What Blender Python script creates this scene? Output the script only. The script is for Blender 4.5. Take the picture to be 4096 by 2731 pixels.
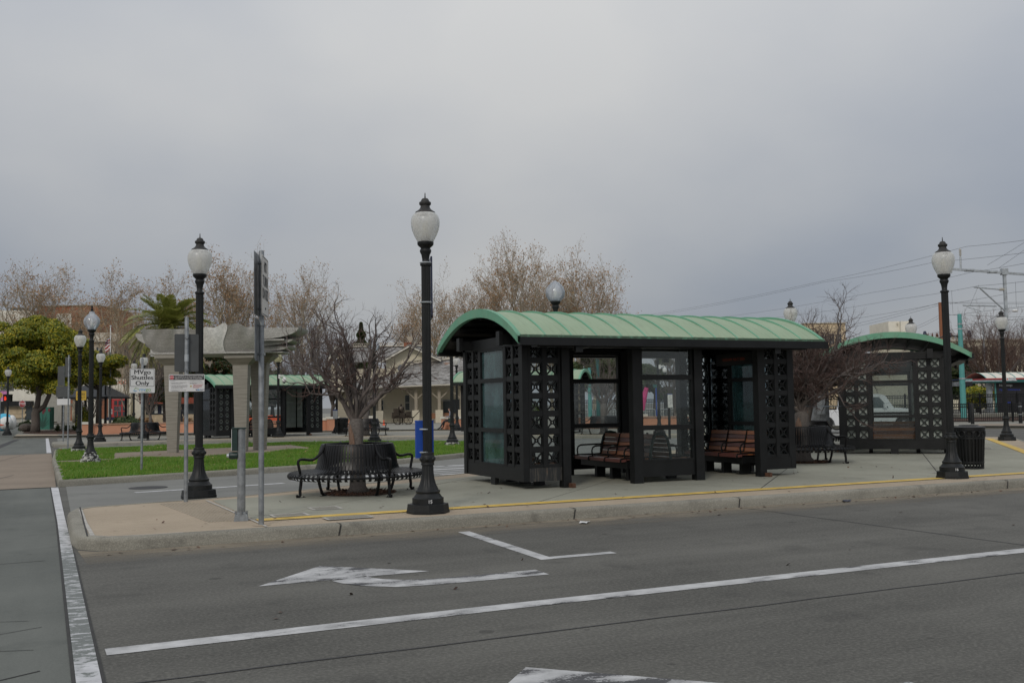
import bpy, math, random
import numpy as np
from mathutils import Matrix, Vector

for o in list(bpy.data.objects):
    bpy.data.objects.remove(o)
scene = bpy.context.scene
COL = scene.collection
R = math.radians

# ---------------------------------------------------------------- camera
# world: X runs along the bus island kerb, Y away from the viewer, metres, road surface z = 0
PITCH, ROLL, YAW, EYE = 3.6, 0.87, -24.8, 1.68
cam = bpy.data.cameras.new('camera')
cam.lens, cam.sensor_width, cam.sensor_fit = 35.0, 36.0, 'HORIZONTAL'
cam.clip_start, cam.clip_end = 0.1, 3000.0
cam_ob = bpy.data.objects.new('camera', cam)
COL.objects.link(cam_ob)
_fw = np.array([math.sin(R(-YAW)) * math.cos(R(PITCH)), math.cos(R(-YAW)) * math.cos(R(PITCH)), math.sin(R(PITCH))])
_rt0 = np.array([math.cos(R(-YAW)), -math.sin(R(-YAW)), 0.0])
_up0 = np.cross(_rt0, _fw)
_rt = _rt0 * math.cos(R(ROLL)) - _up0 * math.sin(R(ROLL))
_up = _rt0 * math.sin(R(ROLL)) + _up0 * math.cos(R(ROLL))
cam_ob.matrix_world = Matrix(((_rt[0], _up[0], -_fw[0], 0.0), (_rt[1], _up[1], -_fw[1], 0.0),
                              (_rt[2], _up[2], -_fw[2], EYE), (0, 0, 0, 1)))
scene.camera = cam_ob

OFFX, OFFY = 8.64, 2.35
# ---------------------------------------------------------------- sky, sun, exposure
SUN_EL, SUN_AZ = 33.0, 222.0          # azimuth of the sun measured clockwise from +Y
world = bpy.data.worlds.new('World')
scene.world = world
world.use_nodes = True
nt = world.node_tree
nt.nodes.clear()
def wn(t, **kw):
    n = nt.nodes.new(t)
    for k, v in kw.items():
        setattr(n, k, v)
    return n
def wm(op, a, b=None, c=None, clamp=False):
    n = wn('ShaderNodeMath', operation=op, use_clamp=clamp)
    for i, v in enumerate((a, b, c)):
        if v is None:
            continue
        if isinstance(v, (int, float)):
            n.inputs[i].default_value = v
        else:
            nt.links.new(v, n.inputs[i])
    return n.outputs[0]
sky = wn('ShaderNodeTexSky', sky_type='NISHITA')
sky.sun_disc = False
sky.sun_elevation = R(SUN_EL)
sky.sun_rotation = R(SUN_AZ)
sky.altitude = 30
sky.dust_density = 2.0
tc = wn('ShaderNodeTexCoord')
sep = wn('ShaderNodeSeparateXYZ')
nt.links.new(tc.outputs['Generated'], sep.inputs[0])
zc = wm('MAXIMUM', sep.outputs[2], 0.0)
den = wm('ADD', zc, 0.42)
cmb = wn('ShaderNodeCombineXYZ')
nt.links.new(wm('DIVIDE', sep.outputs[0], den), cmb.inputs[0])
nt.links.new(wm('DIVIDE', sep.outputs[1], den), cmb.inputs[1])
def wnoise(scale, detail, rough, off):
    mp = wn('ShaderNodeMapping')
    mp.inputs['Location'].default_value = off
    nt.links.new(cmb.outputs[0], mp.inputs[0])
    n = wn('ShaderNodeTexNoise')
    n.inputs['Scale'].default_value = scale
    n.inputs['Detail'].default_value = detail
    n.inputs['Roughness'].default_value = rough
    nt.links.new(mp.outputs[0], n.inputs[0])
    return n.outputs[0]
cl1 = wnoise(1.25, 2.0, 0.4, (OFFX, OFFY, 0.0))
cl2 = wnoise(2.6, 5.0, 0.5, (4.1, 2.2, 0.0))
cl = wm('ADD', wm('MULTIPLY', cl1, 0.8), wm('MULTIPLY', cl2, 0.2))
cl = wm('MULTIPLY', wm('SUBTRACT', cl, 0.36), 3.6, clamp=True)       # 0 thick dull cloud .. 1 bright cloud
ramp = wn('ShaderNodeMix', data_type='RGBA')
nt.links.new(cl, ramp.inputs[0])
ramp.inputs[6].default_value = (0.345, 0.379, 0.440, 1)
ramp.inputs[7].default_value = (0.570, 0.573, 0.572, 1)
grad = wm('ADD', 0.76, wm('MULTIPLY', zc, 1.30))    # overcast sky: brighter overhead
bgc = wn('ShaderNodeBackground')
nt.links.new(ramp.outputs[2], bgc.inputs[0])
nt.links.new(wm('MULTIPLY', grad, 0.93), bgc.inputs[1])
bgs = wn('ShaderNodeBackground')
nt.links.new(sky.outputs[0], bgs.inputs[0])
bgs.inputs[1].default_value = 0.07
mixw = wn('ShaderNodeMixShader')
mixw.inputs[0].default_value = 0.93
nt.links.new(bgs.outputs[0], mixw.inputs[1])
nt.links.new(bgc.outputs[0], mixw.inputs[2])
wout = wn('ShaderNodeOutputWorld')
nt.links.new(mixw.outputs[0], wout.inputs[0])

sl = bpy.data.lights.new('sun', 'SUN')
sl.energy = 1.0
sl.angle = R(12)
sl.color = (1.0, 0.93, 0.84)
sun = bpy.data.objects.new('sun', sl)
COL.objects.link(sun)
_s = Vector((math.sin(R(SUN_AZ)) * math.cos(R(SUN_EL)), math.cos(R(SUN_AZ)) * math.cos(R(SUN_EL)), math.sin(R(SUN_EL))))
sun.rotation_euler = _s.to_track_quat('Z', 'Y').to_euler()
sun.location = (-20, -20, 40)
scene.view_settings.view_transform = 'Standard'
scene.view_settings.look = 'None'
scene.view_settings.gamma = 1
scene.view_settings.exposure = 0.0
scene.view_settings.use_curve_mapping = False
scene.cycles.max_bounces = 8
scene.cycles.transparent_max_bounces = 24

# ---------------------------------------------------------------- where things stand
CAMP = np.array([0, 0, EYE])
F = 35.0 / 36.0 * 4096
def at(px, py, d):
    """point at camera distance d (metres along the view) for a spot measured on the 4096 px photograph"""
    return CAMP + d * (_fw + _rt * (px - 2048) / F - _up * (py - 1365.5) / F)
def gxy(px, d):
    p = at(px, 1616 - (px - 2048) * 0.0152, d)
    return (float(p[0]), float(p[1]))
def zat(px, py, d):
    return float(at(px, py, d)[2])

# ---------------------------------------------------------------- mesh builder
class MB:
    def __init__(s):
        s.v, s.f, s.n = [], [], 0
    def add(s, verts, faces):
        verts = np.asarray(verts, dtype=np.float64).reshape(-1, 3)
        s.v.append(verts)
        if isinstance(faces, np.ndarray):
            s.f.append(faces + s.n)
        else:
            by = {}
            for f in faces:
                by.setdefault(len(f), []).append(f)
            for k, fs in by.items():
                s.f.append(np.asarray(fs, dtype=np.int64) + s.n)
        s.n += len(verts)
        return s
    def box(s, c, d, rz=0.0, M=None):
        x, y, z = d[0] / 2, d[1] / 2, d[2] / 2
        v = np.array([(-x, -y, -z), (x, -y, -z), (x, y, -z), (-x, y, -z), (-x, -y, z), (x, -y, z), (x, y, z), (-x, y, z)])
        if rz:
            ca, sa = math.cos(rz), math.sin(rz)
            v = v @ np.array([(ca, sa, 0), (-sa, ca, 0), (0, 0, 1)])
        if M is not None:
            v = v @ np.array(M.to_3x3()).T
        v = v + np.asarray(c)
        return s.add(v, [(0, 3, 2, 1), (4, 5, 6, 7), (0, 1, 5, 4), (1, 2, 6, 5), (2, 3, 7, 6), (3, 0, 4, 7)])
    def bb(s, x0, x1, y0, y1, z0, z1):
        return s.box(((x0 + x1) / 2, (y0 + y1) / 2, (z0 + z1) / 2), (x1 - x0, y1 - y0, z1 - z0))
    def bar(s, a, b, w, h=None, up=(0, 0, 1)):
        a, b = np.asarray(a, float), np.asarray(b, float)
        h = h or w
        d = b - a; L = np.linalg.norm(d); d = d / L
        u = np.asarray(up, float)
        if abs(u @ d) > 0.98: u = np.array([1.0, 0, 0])
        x = np.cross(d, u); x /= np.linalg.norm(x); y = np.cross(x, d)
        v = [p + sx * x * w / 2 + sy * y * h / 2 for p in (a, b) for sx, sy in ((-1, -1), (1, -1), (1, 1), (-1, 1))]
        return s.add(v, [(0, 1, 2, 3), (7, 6, 5, 4), (0, 4, 5, 1), (1, 5, 6, 2), (2, 6, 7, 3), (3, 7, 4, 0)])
    def tube(s, pts, rad, n=8, cap=True):
        P = np.asarray(pts, float); m = len(P)
        rad = np.full(m, rad, float) if np.isscalar(rad) else np.asarray(rad, float)
        T = np.empty_like(P)
        T[1:-1] = P[2:] - P[:-2]; T[0] = P[1] - P[0]; T[-1] = P[-1] - P[-2]
        T /= np.linalg.norm(T, axis=1)[:, None] + 1e-12
        ref = np.array([0.0, 0.0, 1.0]) if abs(T[0][2]) < 0.9 else np.array([1.0, 0.0, 0.0])
        ang = np.arange(n) * 2 * math.pi / n
        ca, sa = np.cos(ang)[:, None], np.sin(ang)[:, None]
        V = np.empty((m, n, 3)); u = ref
        for i in range(m):
            u = u - T[i] * (u @ T[i])
            l = np.linalg.norm(u)
            u = u / l if l > 1e-6 else np.cross(T[i], (0.3, 0.9, 0.1))
            w = np.cross(T[i], u)
            V[i] = P[i] + rad[i] * (ca * u + sa * w)
        i = np.arange(m - 1)[:, None] * n; j = np.arange(n)[None, :]; k = (j + 1) % n
        f = np.stack([i + j, i + k, i + n + k, i + n + j], -1).reshape(-1, 4)
        s.add(V.reshape(-1, 3), f)
        if cap:
            b = s.n - m * n
            s.f.append(np.array([[b + q for q in range(n - 1, -1, -1)]]))
            s.f.append(np.array([[b + (m - 1) * n + q for q in range(n)]]))
        return s
    def lathe(s, prof, n=24, c=(0, 0, 0), mod=None, cap=True):
        ang = np.arange(n) * 2 * math.pi / n
        V = []
        for r, z in prof:
            rr = np.full(n, r) if mod is None else mod(r, z, ang)
            V.append(np.stack([c[0] + rr * np.cos(ang), c[1] + rr * np.sin(ang), np.full(n, c[2] + z)], 1))
        m = len(prof)
        i = np.arange(m - 1)[:, None] * n; j = np.arange(n)[None, :]; k = (j + 1) % n
        f = np.stack([i + j, i + k, i + n + k, i + n + j], -1).reshape(-1, 4)
        s.add(np.concatenate(V), f)
        if cap:
            b = s.n - m * n
            s.f.append(np.array([[b + q for q in range(n - 1, -1, -1)]]))
            s.f.append(np.array([[b + (m - 1) * n + q for q in range(n)]]))
        return s
    def prism(s, poly, z0, z1):
        n = len(poly)
        a = sum(poly[i][0] * poly[(i + 1) % n][1] - poly[(i + 1) % n][0] * poly[i][1] for i in range(n))
        if a < 0: poly = list(poly)[::-1]
        v = [(x, y, z0) for x, y in poly] + [(x, y, z1) for x, y in poly]
        f = [tuple(range(n - 1, -1, -1)), tuple(range(n, 2 * n))] + [(i, (i + 1) % n, n + (i + 1) % n, n + i) for i in range(n)]
        return s.add(v, f)
    def prism_xz(s, poly, y0, y1):
        m = MB().prism(poly, 0, 1)
        v = np.concatenate(m.v)
        w = np.stack([v[:, 0], np.where(v[:, 2] < .5, y1, y0), v[:, 1]], 1)
        for f in m.f: s.f.append(f + s.n)
        s.v.append(w); s.n += len(w)
        return s
    def grid(s, G):
        G = np.asarray(G, float); a, b = G.shape[:2]
        i = np.arange(a - 1)[:, None] * b; j = np.arange(b - 1)[None, :]
        return s.add(G.reshape(-1, 3), np.stack([i + j, i + j + 1, i + b + j + 1, i + b + j], -1).reshape(-1, 4))
    def sphere(s, c, r, n=12, m=8, sz=1.0):
        prof = [(max(1e-4, r * math.sin(math.pi * i / m)), -r * sz * math.cos(math.pi * i / m)) for i in range(m + 1)]
        return s.lathe(prof, n, c)
    def quads(s, C, U, W):
        C, U, W = (np.asarray(q, float) for q in (C, U, W))
        V = np.stack([C - U - W, C + U - W, C + U + W, C - U + W], 1).reshape(-1, 3)
        return s.add(V, np.arange(len(V)).reshape(-1, 4))
    def merge(s, o, M=None):
        if not o.v: return s
        v = np.concatenate(o.v)
        if M is not None:
            A = np.array(M); v = v @ A[:3, :3].T + A[:3, 3]
        for f in o.f: s.f.append(f + s.n)
        s.v.append(v); s.n += len(v)
        return s
    def mesh(s, name, mat=None, smooth=False, angle=None):
        me = bpy.data.meshes.new(name)
        v = np.concatenate(s.v)
        loops = np.concatenate([f.reshape(-1) for f in s.f])
        cnt = np.concatenate([np.full(len(f), f.shape[1]) for f in s.f])
        me.vertices.add(len(v)); me.vertices.foreach_set('co', v.astype(np.float32).ravel())
        me.loops.add(len(loops)); me.loops.foreach_set('vertex_index', loops.astype(np.int32))
        me.polygons.add(len(cnt))
        st = np.zeros(len(cnt), np.int32); st[1:] = np.cumsum(cnt)[:-1]
        me.polygons.foreach_set('loop_start', st)
        me.polygons.foreach_set('loop_total', cnt.astype(np.int32))
        me.update(calc_edges=True); me.validate()
        me.polygons.foreach_set('use_smooth', np.full(len(me.polygons), bool(smooth)))
        if smooth:
            if angle: me.set_sharp_from_angle(angle=R(angle))
        if mat: me.materials.append(mat)
        return me

def link(name, data, parent=None, loc=None, rz=None):
    o = bpy.data.objects.new(name, data)
    COL.objects.link(o)
    if parent is not None: o.parent = parent
    if loc is not None: o.location = loc
    if rz is not None: o.rotation_euler = (0, 0, rz)
    return o
def part(name, mb, mat, parent, loc=None, rz=None, smooth=False, angle=None, kind=None):
    me = mb if isinstance(mb, bpy.types.Mesh) else mb.mesh(name, mat, smooth, angle)
    o = link(name, me, parent, loc, rz)
    if kind: o['kind'] = kind
    return o
def tag(o, label, cat, group=None):
    o['label'] = label; o['category'] = cat
    if group: o['group'] = group
    return o
def thing(name, label, cat, loc=(0, 0, 0), rz=0.0, group=None):
    return tag(link(name, None, None, loc, rz), label, cat, group)
def solid(name, mb, mat, label, cat, loc=(0, 0, 0), rz=0.0, group=None, smooth=False, angle=None):
    return tag(part(name, mb, mat, None, loc, rz, smooth, angle), label, cat, group)
def struct(name, mb, mat, smooth=False, angle=None, parent=None):
    o = part(name, mb, mat, parent, smooth=smooth, angle=angle)
    if parent is None: o['kind'] = 'structure'
    return o
def copy_tree(o, loc, rz=0.0, label=None, scale=None, group=None):
    def rec(a, par):
        c = a.copy(); COL.objects.link(c)
        if par is not None:
            c.parent = par
        for ch in a.children: rec(ch, c)
        return c
    c = rec(o, None)
    c.location = loc; c.rotation_euler = (0, 0, rz)
    if scale: c.scale = scale if hasattr(scale, '__len__') else (scale,) * 3
    if label: c['label'] = label
    if group: c['group'] = group
    return c
def lettering(body, size, mat, parent, loc, rot=(R(90), 0, 0), align='CENTER', bold=0.0, width=1.0, name='lettering', sp=1.0):
    cu = bpy.data.curves.new(name, 'FONT')
    cu.body = body; cu.size = size; cu.align_x = align; cu.align_y = 'CENTER'
    cu.offset = bold; cu.space_line = sp; cu.extrude = 0.0006
    cu.materials.append(mat)
    tmp = bpy.data.objects.new('tmp', cu)
    me = bpy.data.meshes.new_from_object(tmp); me.name = name
    bpy.data.objects.remove(tmp); bpy.data.curves.remove(cu)
    if not me.materials: me.materials.append(mat)
    o = link(name, me, parent, loc); o.rotation_euler = rot; o.scale = (width, 1, 1)
    return o

def clip(poly, cell):
    out = list(poly)
    m = len(cell)
    for i in range(m):
        (ax, ay), (bx, by) = cell[i], cell[(i + 1) % m]
        side = lambda p: (bx - ax) * (p[1] - ay) - (by - ay) * (p[0] - ax)
        inp, out = out, []
        for k in range(len(inp)):
            p, q = inp[k], inp[(k + 1) % len(inp)]
            sp, sq = side(p), side(q)
            if sp >= 0: out.append(p)
            if (sp >= 0) != (sq >= 0):
                t = sp / (sp - sq); out.append((p[0] + t * (q[0] - p[0]), p[1] + t * (q[1] - p[1])))
        if len(out) < 3: return []
    return out
def offset_poly(poly, d):
    """shrink a counter-clockwise polygon by d"""
    n = len(poly); out = []
    for i in range(n):
        p0, p1, p2 = (np.array(poly[(i + k) % n], float) for k in (-1, 0, 1))
        a = (p1 - p0) / np.linalg.norm(p1 - p0); b = (p2 - p1) / np.linalg.norm(p2 - p1)
        na, nb = np.array([-a[1], a[0]]), np.array([-b[1], b[0]])
        m = na + nb; m /= np.linalg.norm(m)
        out.append(tuple(p1 + m * d / max(0.4, m @ na)))
    return out
def smooth_poly(poly, it=2, keep=0.25):
    for _ in range(it):
        q = []
        n = len(poly)
        for i in range(n):
            a, b = np.array(poly[i], float), np.array(poly[(i + 1) % n], float)
            q += [tuple(a * (1 - keep) + b * keep), tuple(a * keep + b * (1 - keep))]
        poly = q
    return poly

# ---------------------------------------------------------------- materials
def nodes(m):
    m.use_nodes = True
    return m.node_tree, m.node_tree.nodes['Principled BSDF']
class NT:
    """short hand for building shader graphs"""
    def __init__(s, m):
        s.m = m; s.t, s.b = nodes(m)
    def n(s, t, **kw):
        x = s.t.nodes.new(t)
        for k, v in kw.items(): setattr(x, k, v)
        return x
    def set(s, sock, v):
        if hasattr(v, 'is_linked') or isinstance(v, bpy.types.NodeSocket): s.t.links.new(v, sock)
        else: sock.default_value = v
    def coord(s, kind='Object', scale=(1, 1, 1), loc=(0, 0, 0)):
        if kind == 'Position': o = s.n('ShaderNodeNewGeometry').outputs['Position']
        else: o = s.n('ShaderNodeTexCoord').outputs[kind]
        mp = s.n('ShaderNodeMapping'); s.t.links.new(o, mp.inputs[0])
        mp.inputs['Scale'].default_value = scale; mp.inputs['Location'].default_value = loc
        return mp.outputs[0]
    def noise(s, co, scale, detail=4.0, rough=0.55, dist=0.0):
        x = s.n('ShaderNodeTexNoise'); s.t.links.new(co, x.inputs['Vector'])
        x.inputs['Scale'].default_value = scale; x.inputs['Detail'].default_value = detail
        x.inputs['Roughness'].default_value = rough; x.inputs['Distortion'].default_value = dist
        return x.outputs[0]
    def step(s, v, a, b):
        x = s.n('ShaderNodeMapRange'); s.t.links.new(v, x.inputs[0])
        x.inputs[1].default_value = a; x.inputs[2].default_value = b
        return x.outputs[0]
    def mix(s, f, a, b, mode='MIX'):
        x = s.n('ShaderNodeMix', data_type='RGBA', blend_type=mode)
        s.set(x.inputs[0], f)
        for q, v in ((6, a), (7, b)):
            s.set(x.inputs[q], v if isinstance(v, bpy.types.NodeSocket) else (*v, 1))
        return x.outputs[2]
    def math(s, op, a, b=0.0, clamp=False):
        x = s.n('ShaderNodeMath', operation=op, use_clamp=clamp)
        s.set(x.inputs[0], a); s.set(x.inputs[1], b)
        return x.outputs[0]
    def bump(s, h, strength, dist=0.01):
        x = s.n('ShaderNodeBump'); s.t.links.new(h, x.inputs['Height'])
        x.inputs['Strength'].default_value = strength; x.inputs['Distance'].default_value = dist
        s.t.links.new(x.outputs[0], s.b.inputs['Normal'])
    def base(s, c): s.set(s.b.inputs['Base Color'], c if isinstance(c, bpy.types.NodeSocket) else (*c, 1))
    def rough(s, r): s.set(s.b.inputs['Roughness'], r)
def pm(name, col, rough=0.6, metal=0.0, var=0.18, scale=6.0, bump=0.0, bscale=60.0, spec=0.5, coord='Object', emit=None):
    m = bpy.data.materials.new(name); g = NT(m)
    co = g.coord(coord)
    f = g.noise(co, scale, 5.0)
    d = tuple(max(0, c * (1 - var)) for c in col); l = tuple(min(1, c * (1 + var)) for c in col)
    g.base(g.mix(g.step(f, 0.3, 0.7), d, l))
    g.b.inputs['Roughness'].default_value = rough
    g.b.inputs['Metallic'].default_value = metal
    g.b.inputs['Specular IOR Level'].default_value = spec
    if bump: g.bump(g.noise(co, bscale, 3.0), bump)
    if emit:
        g.b.inputs['Emission Color'].default_value = (*emit[:3], 1); g.b.inputs['Emission Strength'].default_value = emit[3]
    return m
def ground_mat(name, c0, c1, rough=0.85, speck=0.25, fine=90.0, stain=(0.6, 0.6, 0.6), stain_amt=0.5, bump=0.25, streak=None, samt=0.35):
    """worn paving: broad blotches, fine aggregate, dark stains"""
    m = bpy.data.materials.new(name); g = NT(m)
    co = g.coord('Position')
    broad = g.noise(co, 0.45, 5.0, 0.6)
    c = g.mix(g.step(broad, 0.32, 0.68), c0, c1)
    if streak:
        st = g.noise(g.coord('Position', streak), 1.0, 4.0, 0.6)
        c = g.mix(g.math('MULTIPLY', g.step(st, 0.42, 0.72), samt), c, tuple(x * 0.58 for x in c0))
        st2 = g.noise(g.coord('Position', tuple(q * 0.6 for q in streak), (31, 17, 0)), 1.0, 5.0, 0.6)
        c = g.mix(g.math('MULTIPLY', g.step(st2, 0.50, 0.72), samt * 0.8), c, tuple(x * 1.32 for x in c1))
    agg = g.noise(co, fine, 2.0, 0.7)
    c = g.mix(g.math('MULTIPLY', g.step(agg, 0.42, 0.72), speck), c, tuple(min(1, x * 2.4) for x in c1))
    agg2 = g.noise(g.coord('Position', loc=(7, 3, 0)), fine * 0.6, 2.0, 0.7)
    c = g.mix(g.math('MULTIPLY', g.step(agg2, 0.6, 0.78), speck * 1.6), c, tuple(x * 0.45 for x in c0))
    s1 = g.noise(g.coord('Position', loc=(13, 5, 2)), 1.7, 6.0, 0.65)
    c = g.mix(g.math('MULTIPLY', g.step(s1, 0.56, 0.78), stain_amt), c, tuple(a * b for a, b in zip(c0, stain)))
    spots = g.n('ShaderNodeTexVoronoi'); g.t.links.new(g.coord('Position', (1, 1, 0)), spots.inputs['Vector'])
    spots.inputs['Scale'].default_value = 0.9; spots.inputs['Randomness'].default_value = 1.0
    c = g.mix(g.math('MULTIPLY', g.math('LESS_THAN', spots.outputs['Distance'], 0.055), 0.55), c, tuple(x * 0.5 for x in c0))
    gum = g.n('ShaderNodeTexVoronoi'); g.t.links.new(g.coord('Position', (1, 1, 0), (3.3, 1.7, 0)), gum.inputs['Vector'])
    gum.inputs['Scale'].default_value = 2.6; gum.inputs['Randomness'].default_value = 1.0
    pick = g.n('ShaderNodeSeparateColor'); g.t.links.new(gum.outputs['Color'], pick.inputs[0])
    c = g.mix(g.math('MULTIPLY', g.math('MULTIPLY', g.math('LESS_THAN', gum.outputs['Distance'], 0.075), g.math('LESS_THAN', pick.outputs[0], 0.35)), 0.5), c, tuple(x * 0.5 for x in c0))
    g.base(c); g.rough(rough)
    g.b.inputs['Specular IOR Level'].default_value = 0.3
    g.bump(agg, bump, 0.006)
    return m
ASPH0, ASPH1 = (0.072, 0.0698, 0.0615), (0.116, 0.1125, 0.099)
M = {}
M['asphalt'] = ground_mat('asphalt', ASPH0, ASPH1, 0.82, 0.30, 34, (0.60, 0.60, 0.62), 0.65, 0.4, (0.10, 1.3, 1), 0.6)
M['far_ground'] = ground_mat('far_ground', (0.13, 0.13, 0.12), (0.17, 0.165, 0.15), 0.9, 0.1, 30)
M['street_concrete'] = ground_mat('street_concrete', (0.101, 0.108, 0.097), (0.142, 0.148, 0.133), 0.85, 0.10, 60, (0.6, 0.62, 0.62), 0.5, 0.2, (1.4, 0.15, 1))
M['road_concrete'] = ground_mat('road_concrete', (0.165, 0.165, 0.152), (0.205, 0.205, 0.188), 0.85, 0.10, 60, (0.6, 0.6, 0.62), 0.55, 0.2, (0.2, 1.2, 1))
M['slab'] = ground_mat('slab', (0.255, 0.251, 0.200), (0.318, 0.312, 0.252), 0.85, 0.10, 60, (0.62, 0.64, 0.64), 0.6, 0.2, (0.7, 0.25, 1))
M['tan'] = ground_mat('tan', (0.340, 0.273, 0.196), (0.405, 0.332, 0.245), 0.85, 0.12, 70, (0.68, 0.66, 0.62), 0.55, 0.2, (0.5, 0.6, 1))
M['brick_walk'] = ground_mat('brick_walk', (0.215, 0.172, 0.130), (0.265, 0.215, 0.165), 0.85, 0.1, 60, (0.6, 0.58, 0.55), 0.5, 0.2, (0.4, 0.6, 1))
M['kerb'] = ground_mat('kerb', (0.195, 0.184, 0.152), (0.250, 0.238, 0.200), 0.9, 0.28, 60, (0.40, 0.40, 0.42), 0.9, 0.5, (0.8, 0.8, 5), 0.6)
M['far_paving'] = ground_mat('far_paving', (0.21, 0.205, 0.175), (0.26, 0.25, 0.215), 0.88, 0.1, 40)
M['mulch'] = ground_mat('mulch', (0.030, 0.018, 0.012), (0.055, 0.032, 0.020), 0.95, 0.5, 35, bump=1.0)
M['soil'] = ground_mat('soil', (0.05, 0.025, 0.016), (0.075, 0.04, 0.026), 0.95, 0.3, 35, bump=0.8)
def dust_mat():
    m = bpy.data.materials.new('road_dust'); g = NT(m)
    sp = g.n('ShaderNodeSeparateXYZ'); g.t.links.new(g.n('ShaderNodeNewGeometry').outputs['Position'], sp.inputs[0])
    n1 = g.noise(g.coord('Position', (.5, 2, 1)), 1.6, 6.0, .65)
    k = g.step(g.math('ADD', sp.outputs[1], g.math('MULTIPLY', n1, 1.5)), 12.75, 13.75)
    tr = g.n('ShaderNodeBsdfTransparent'); mx = g.n('ShaderNodeMixShader'); g.t.links.new(g.math('MULTIPLY', k, .85), mx.inputs[0])
    g.base(g.mix(n1, (.22, .185, .135), (.32, .27, .20))); g.rough(.9)
    g.t.links.new(tr.outputs[0], mx.inputs[1]); g.t.links.new(g.b.outputs[0], mx.inputs[2]); g.t.links.new(mx.outputs[0], g.t.nodes['Material Output'].inputs[0])
    return m
M['dust'] = dust_mat()
M['joint'] = pm('joint', (0.035, 0.034, 0.032), 0.9)
M['tar'] = pm('tar', (0.030, 0.030, 0.031), 0.75, coord='Position')
M['joint_light'] = pm('joint_light', (0.42, 0.40, 0.36), 0.9)

def paint_mat(name, paint, under, amount, yfade=None, scale=3.0, stretch=(1, 1, 1)):
    m = bpy.data.materials.new(name); g = NT(m)
    a = g.noise(g.coord('Position', stretch), scale, 7.0, 0.68, 0.3)
    b = g.noise(g.coord('Position'), 60.0, 3.0, 0.6)
    v = g.math('ADD', g.math('MULTIPLY', a, 0.85), g.math('MULTIPLY', b, 0.15))
    if yfade is not None:      # (y centre, half length, extra): a stretch where the paint is more worn
        sp = g.n('ShaderNodeSeparateXYZ'); g.t.links.new(g.n('ShaderNodeNewGeometry').outputs['Position'], sp.inputs[0])
        for yc, hl, ex in yfade:
            d = g.math('ABSOLUTE', g.math('SUBTRACT', sp.outputs[1], yc))
            w = g.n('ShaderNodeMapRange'); g.t.links.new(d, w.inputs[0])
            w.inputs[1].default_value = hl * 0.6; w.inputs[2].default_value = hl; w.inputs[3].default_value = ex; w.inputs[4].default_value = 0
            v = g.math('ADD', v, w.outputs[0])
    k = g.step(v, amount, amount + 0.02)
    dirt = g.noise(g.coord('Position', (2, 2, 2)), 2.2, 5.0)
    pc = g.mix(g.step(dirt, 0.35, 0.7), paint, tuple(x * 0.66 for x in paint))
    pc = g.mix(g.math('MULTIPLY', g.step(v, amount - 0.09, amount), 0.45), pc, tuple(x * 1.6 for x in under))
    pc = g.mix(g.math('MULTIPLY', g.step(b, 0.55, 0.8), 0.3), pc, tuple(x * 0.72 for x in paint))
    uc = g.mix(g.step(b, 0.3, 0.7), under, tuple(x * 1.35 for x in under))
    g.base(g.mix(k, pc, uc)); g.rough(0.75)
    g.bump(b, 0.15, 0.004)
    return m
WHITE = (0.54, 0.54, 0.535)
M['line'] = paint_mat('line', WHITE, (0.055, 0.055, 0.057), 0.580, scale=2.2, stretch=(.7, 2.2, 1))
M['arrow'] = paint_mat('arrow', WHITE, (0.050, 0.050, 0.052), 0.540, scale=1.6, stretch=(0.7, 1.5, 1))
M['gutter'] = paint_mat('gutter', (0.60, 0.60, 0.61), (0.13, 0.14, 0.132), 0.66, [(9.9, 3.6, 0.20), (14.4, 1.8, 0.13), (12.3, 1.0, .05)], 2.6, (2.4, 4.2, 1))
M['far_line'] = paint_mat('far_line', (0.58, 0.58, 0.58), (0.12, 0.12, 0.12), 0.68)
M['yellow'] = paint_mat('yellow', (0.72, 0.48, 0.09), (0.30, 0.24, 0.12), 0.64, scale=4.0)
M['yellow_light'] = paint_mat('yellow_light', (0.62, 0.47, 0.17), (0.30, 0.24, 0.12), 0.60, scale=4.0)

def metal_paint(name, col, rough=0.38, wear=(0.10, 0.08, 0.06), amt=0.74, dust=0.10, spec=0.5, wsc=24.0):
    m = bpy.data.materials.new(name); g = NT(m)
    co = g.coord('Object')
    n1 = g.noise(co, 3.0, 6.0); n2 = g.noise(co, wsc, 5.0, 0.7)
    c = g.mix(g.step(n1, 0.3, 0.75), tuple(x * 0.8 for x in col), tuple(min(1, x * 1.35 + 0.003) for x in col))
    c = g.mix(g.math('MULTIPLY', g.step(n2, 0.5, 0.8), dust), c, (0.13, 0.13, 0.125))
    c = g.mix(g.step(n2, amt, amt + 0.03), c, wear)
    g.base(c)
    g.rough(g.math('ADD', g.math('MULTIPLY', n1, 0.25), rough - 0.1)); g.b.inputs['Specular IOR Level'].default_value = spec
    g.bump(g.noise(co, 45.0, 2.0), 0.04, 0.004)
    return m
M['black'] = metal_paint('black', (0.0048, 0.0055, 0.0060), 0.45, dust=0.035, spec=0.35)
M['bench_black'] = metal_paint('bench_black', (0.0045, 0.0045, 0.005), 0.36, dust=0.01, amt=0.82, spec=0.28)
M['lamp'] = metal_paint('lamp', (0.0085, 0.0098, 0.0100), 0.5, (0.25, 0.25, 0.24), 0.78, 0.06, 0.35)
M['lamp_cap'] = metal_paint('lamp_cap', (0.026, 0.025, 0.024), 0.65, (0.2, 0.2, 0.19), 0.78, 0.3)
M['lamp_worn'] = metal_paint('lamp_worn', (0.02, 0.02, 0.02), 0.7, (0.5, 0.49, 0.46), 0.50, 0.1, wsc=9.0)
M['roof_green'] = None
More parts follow.
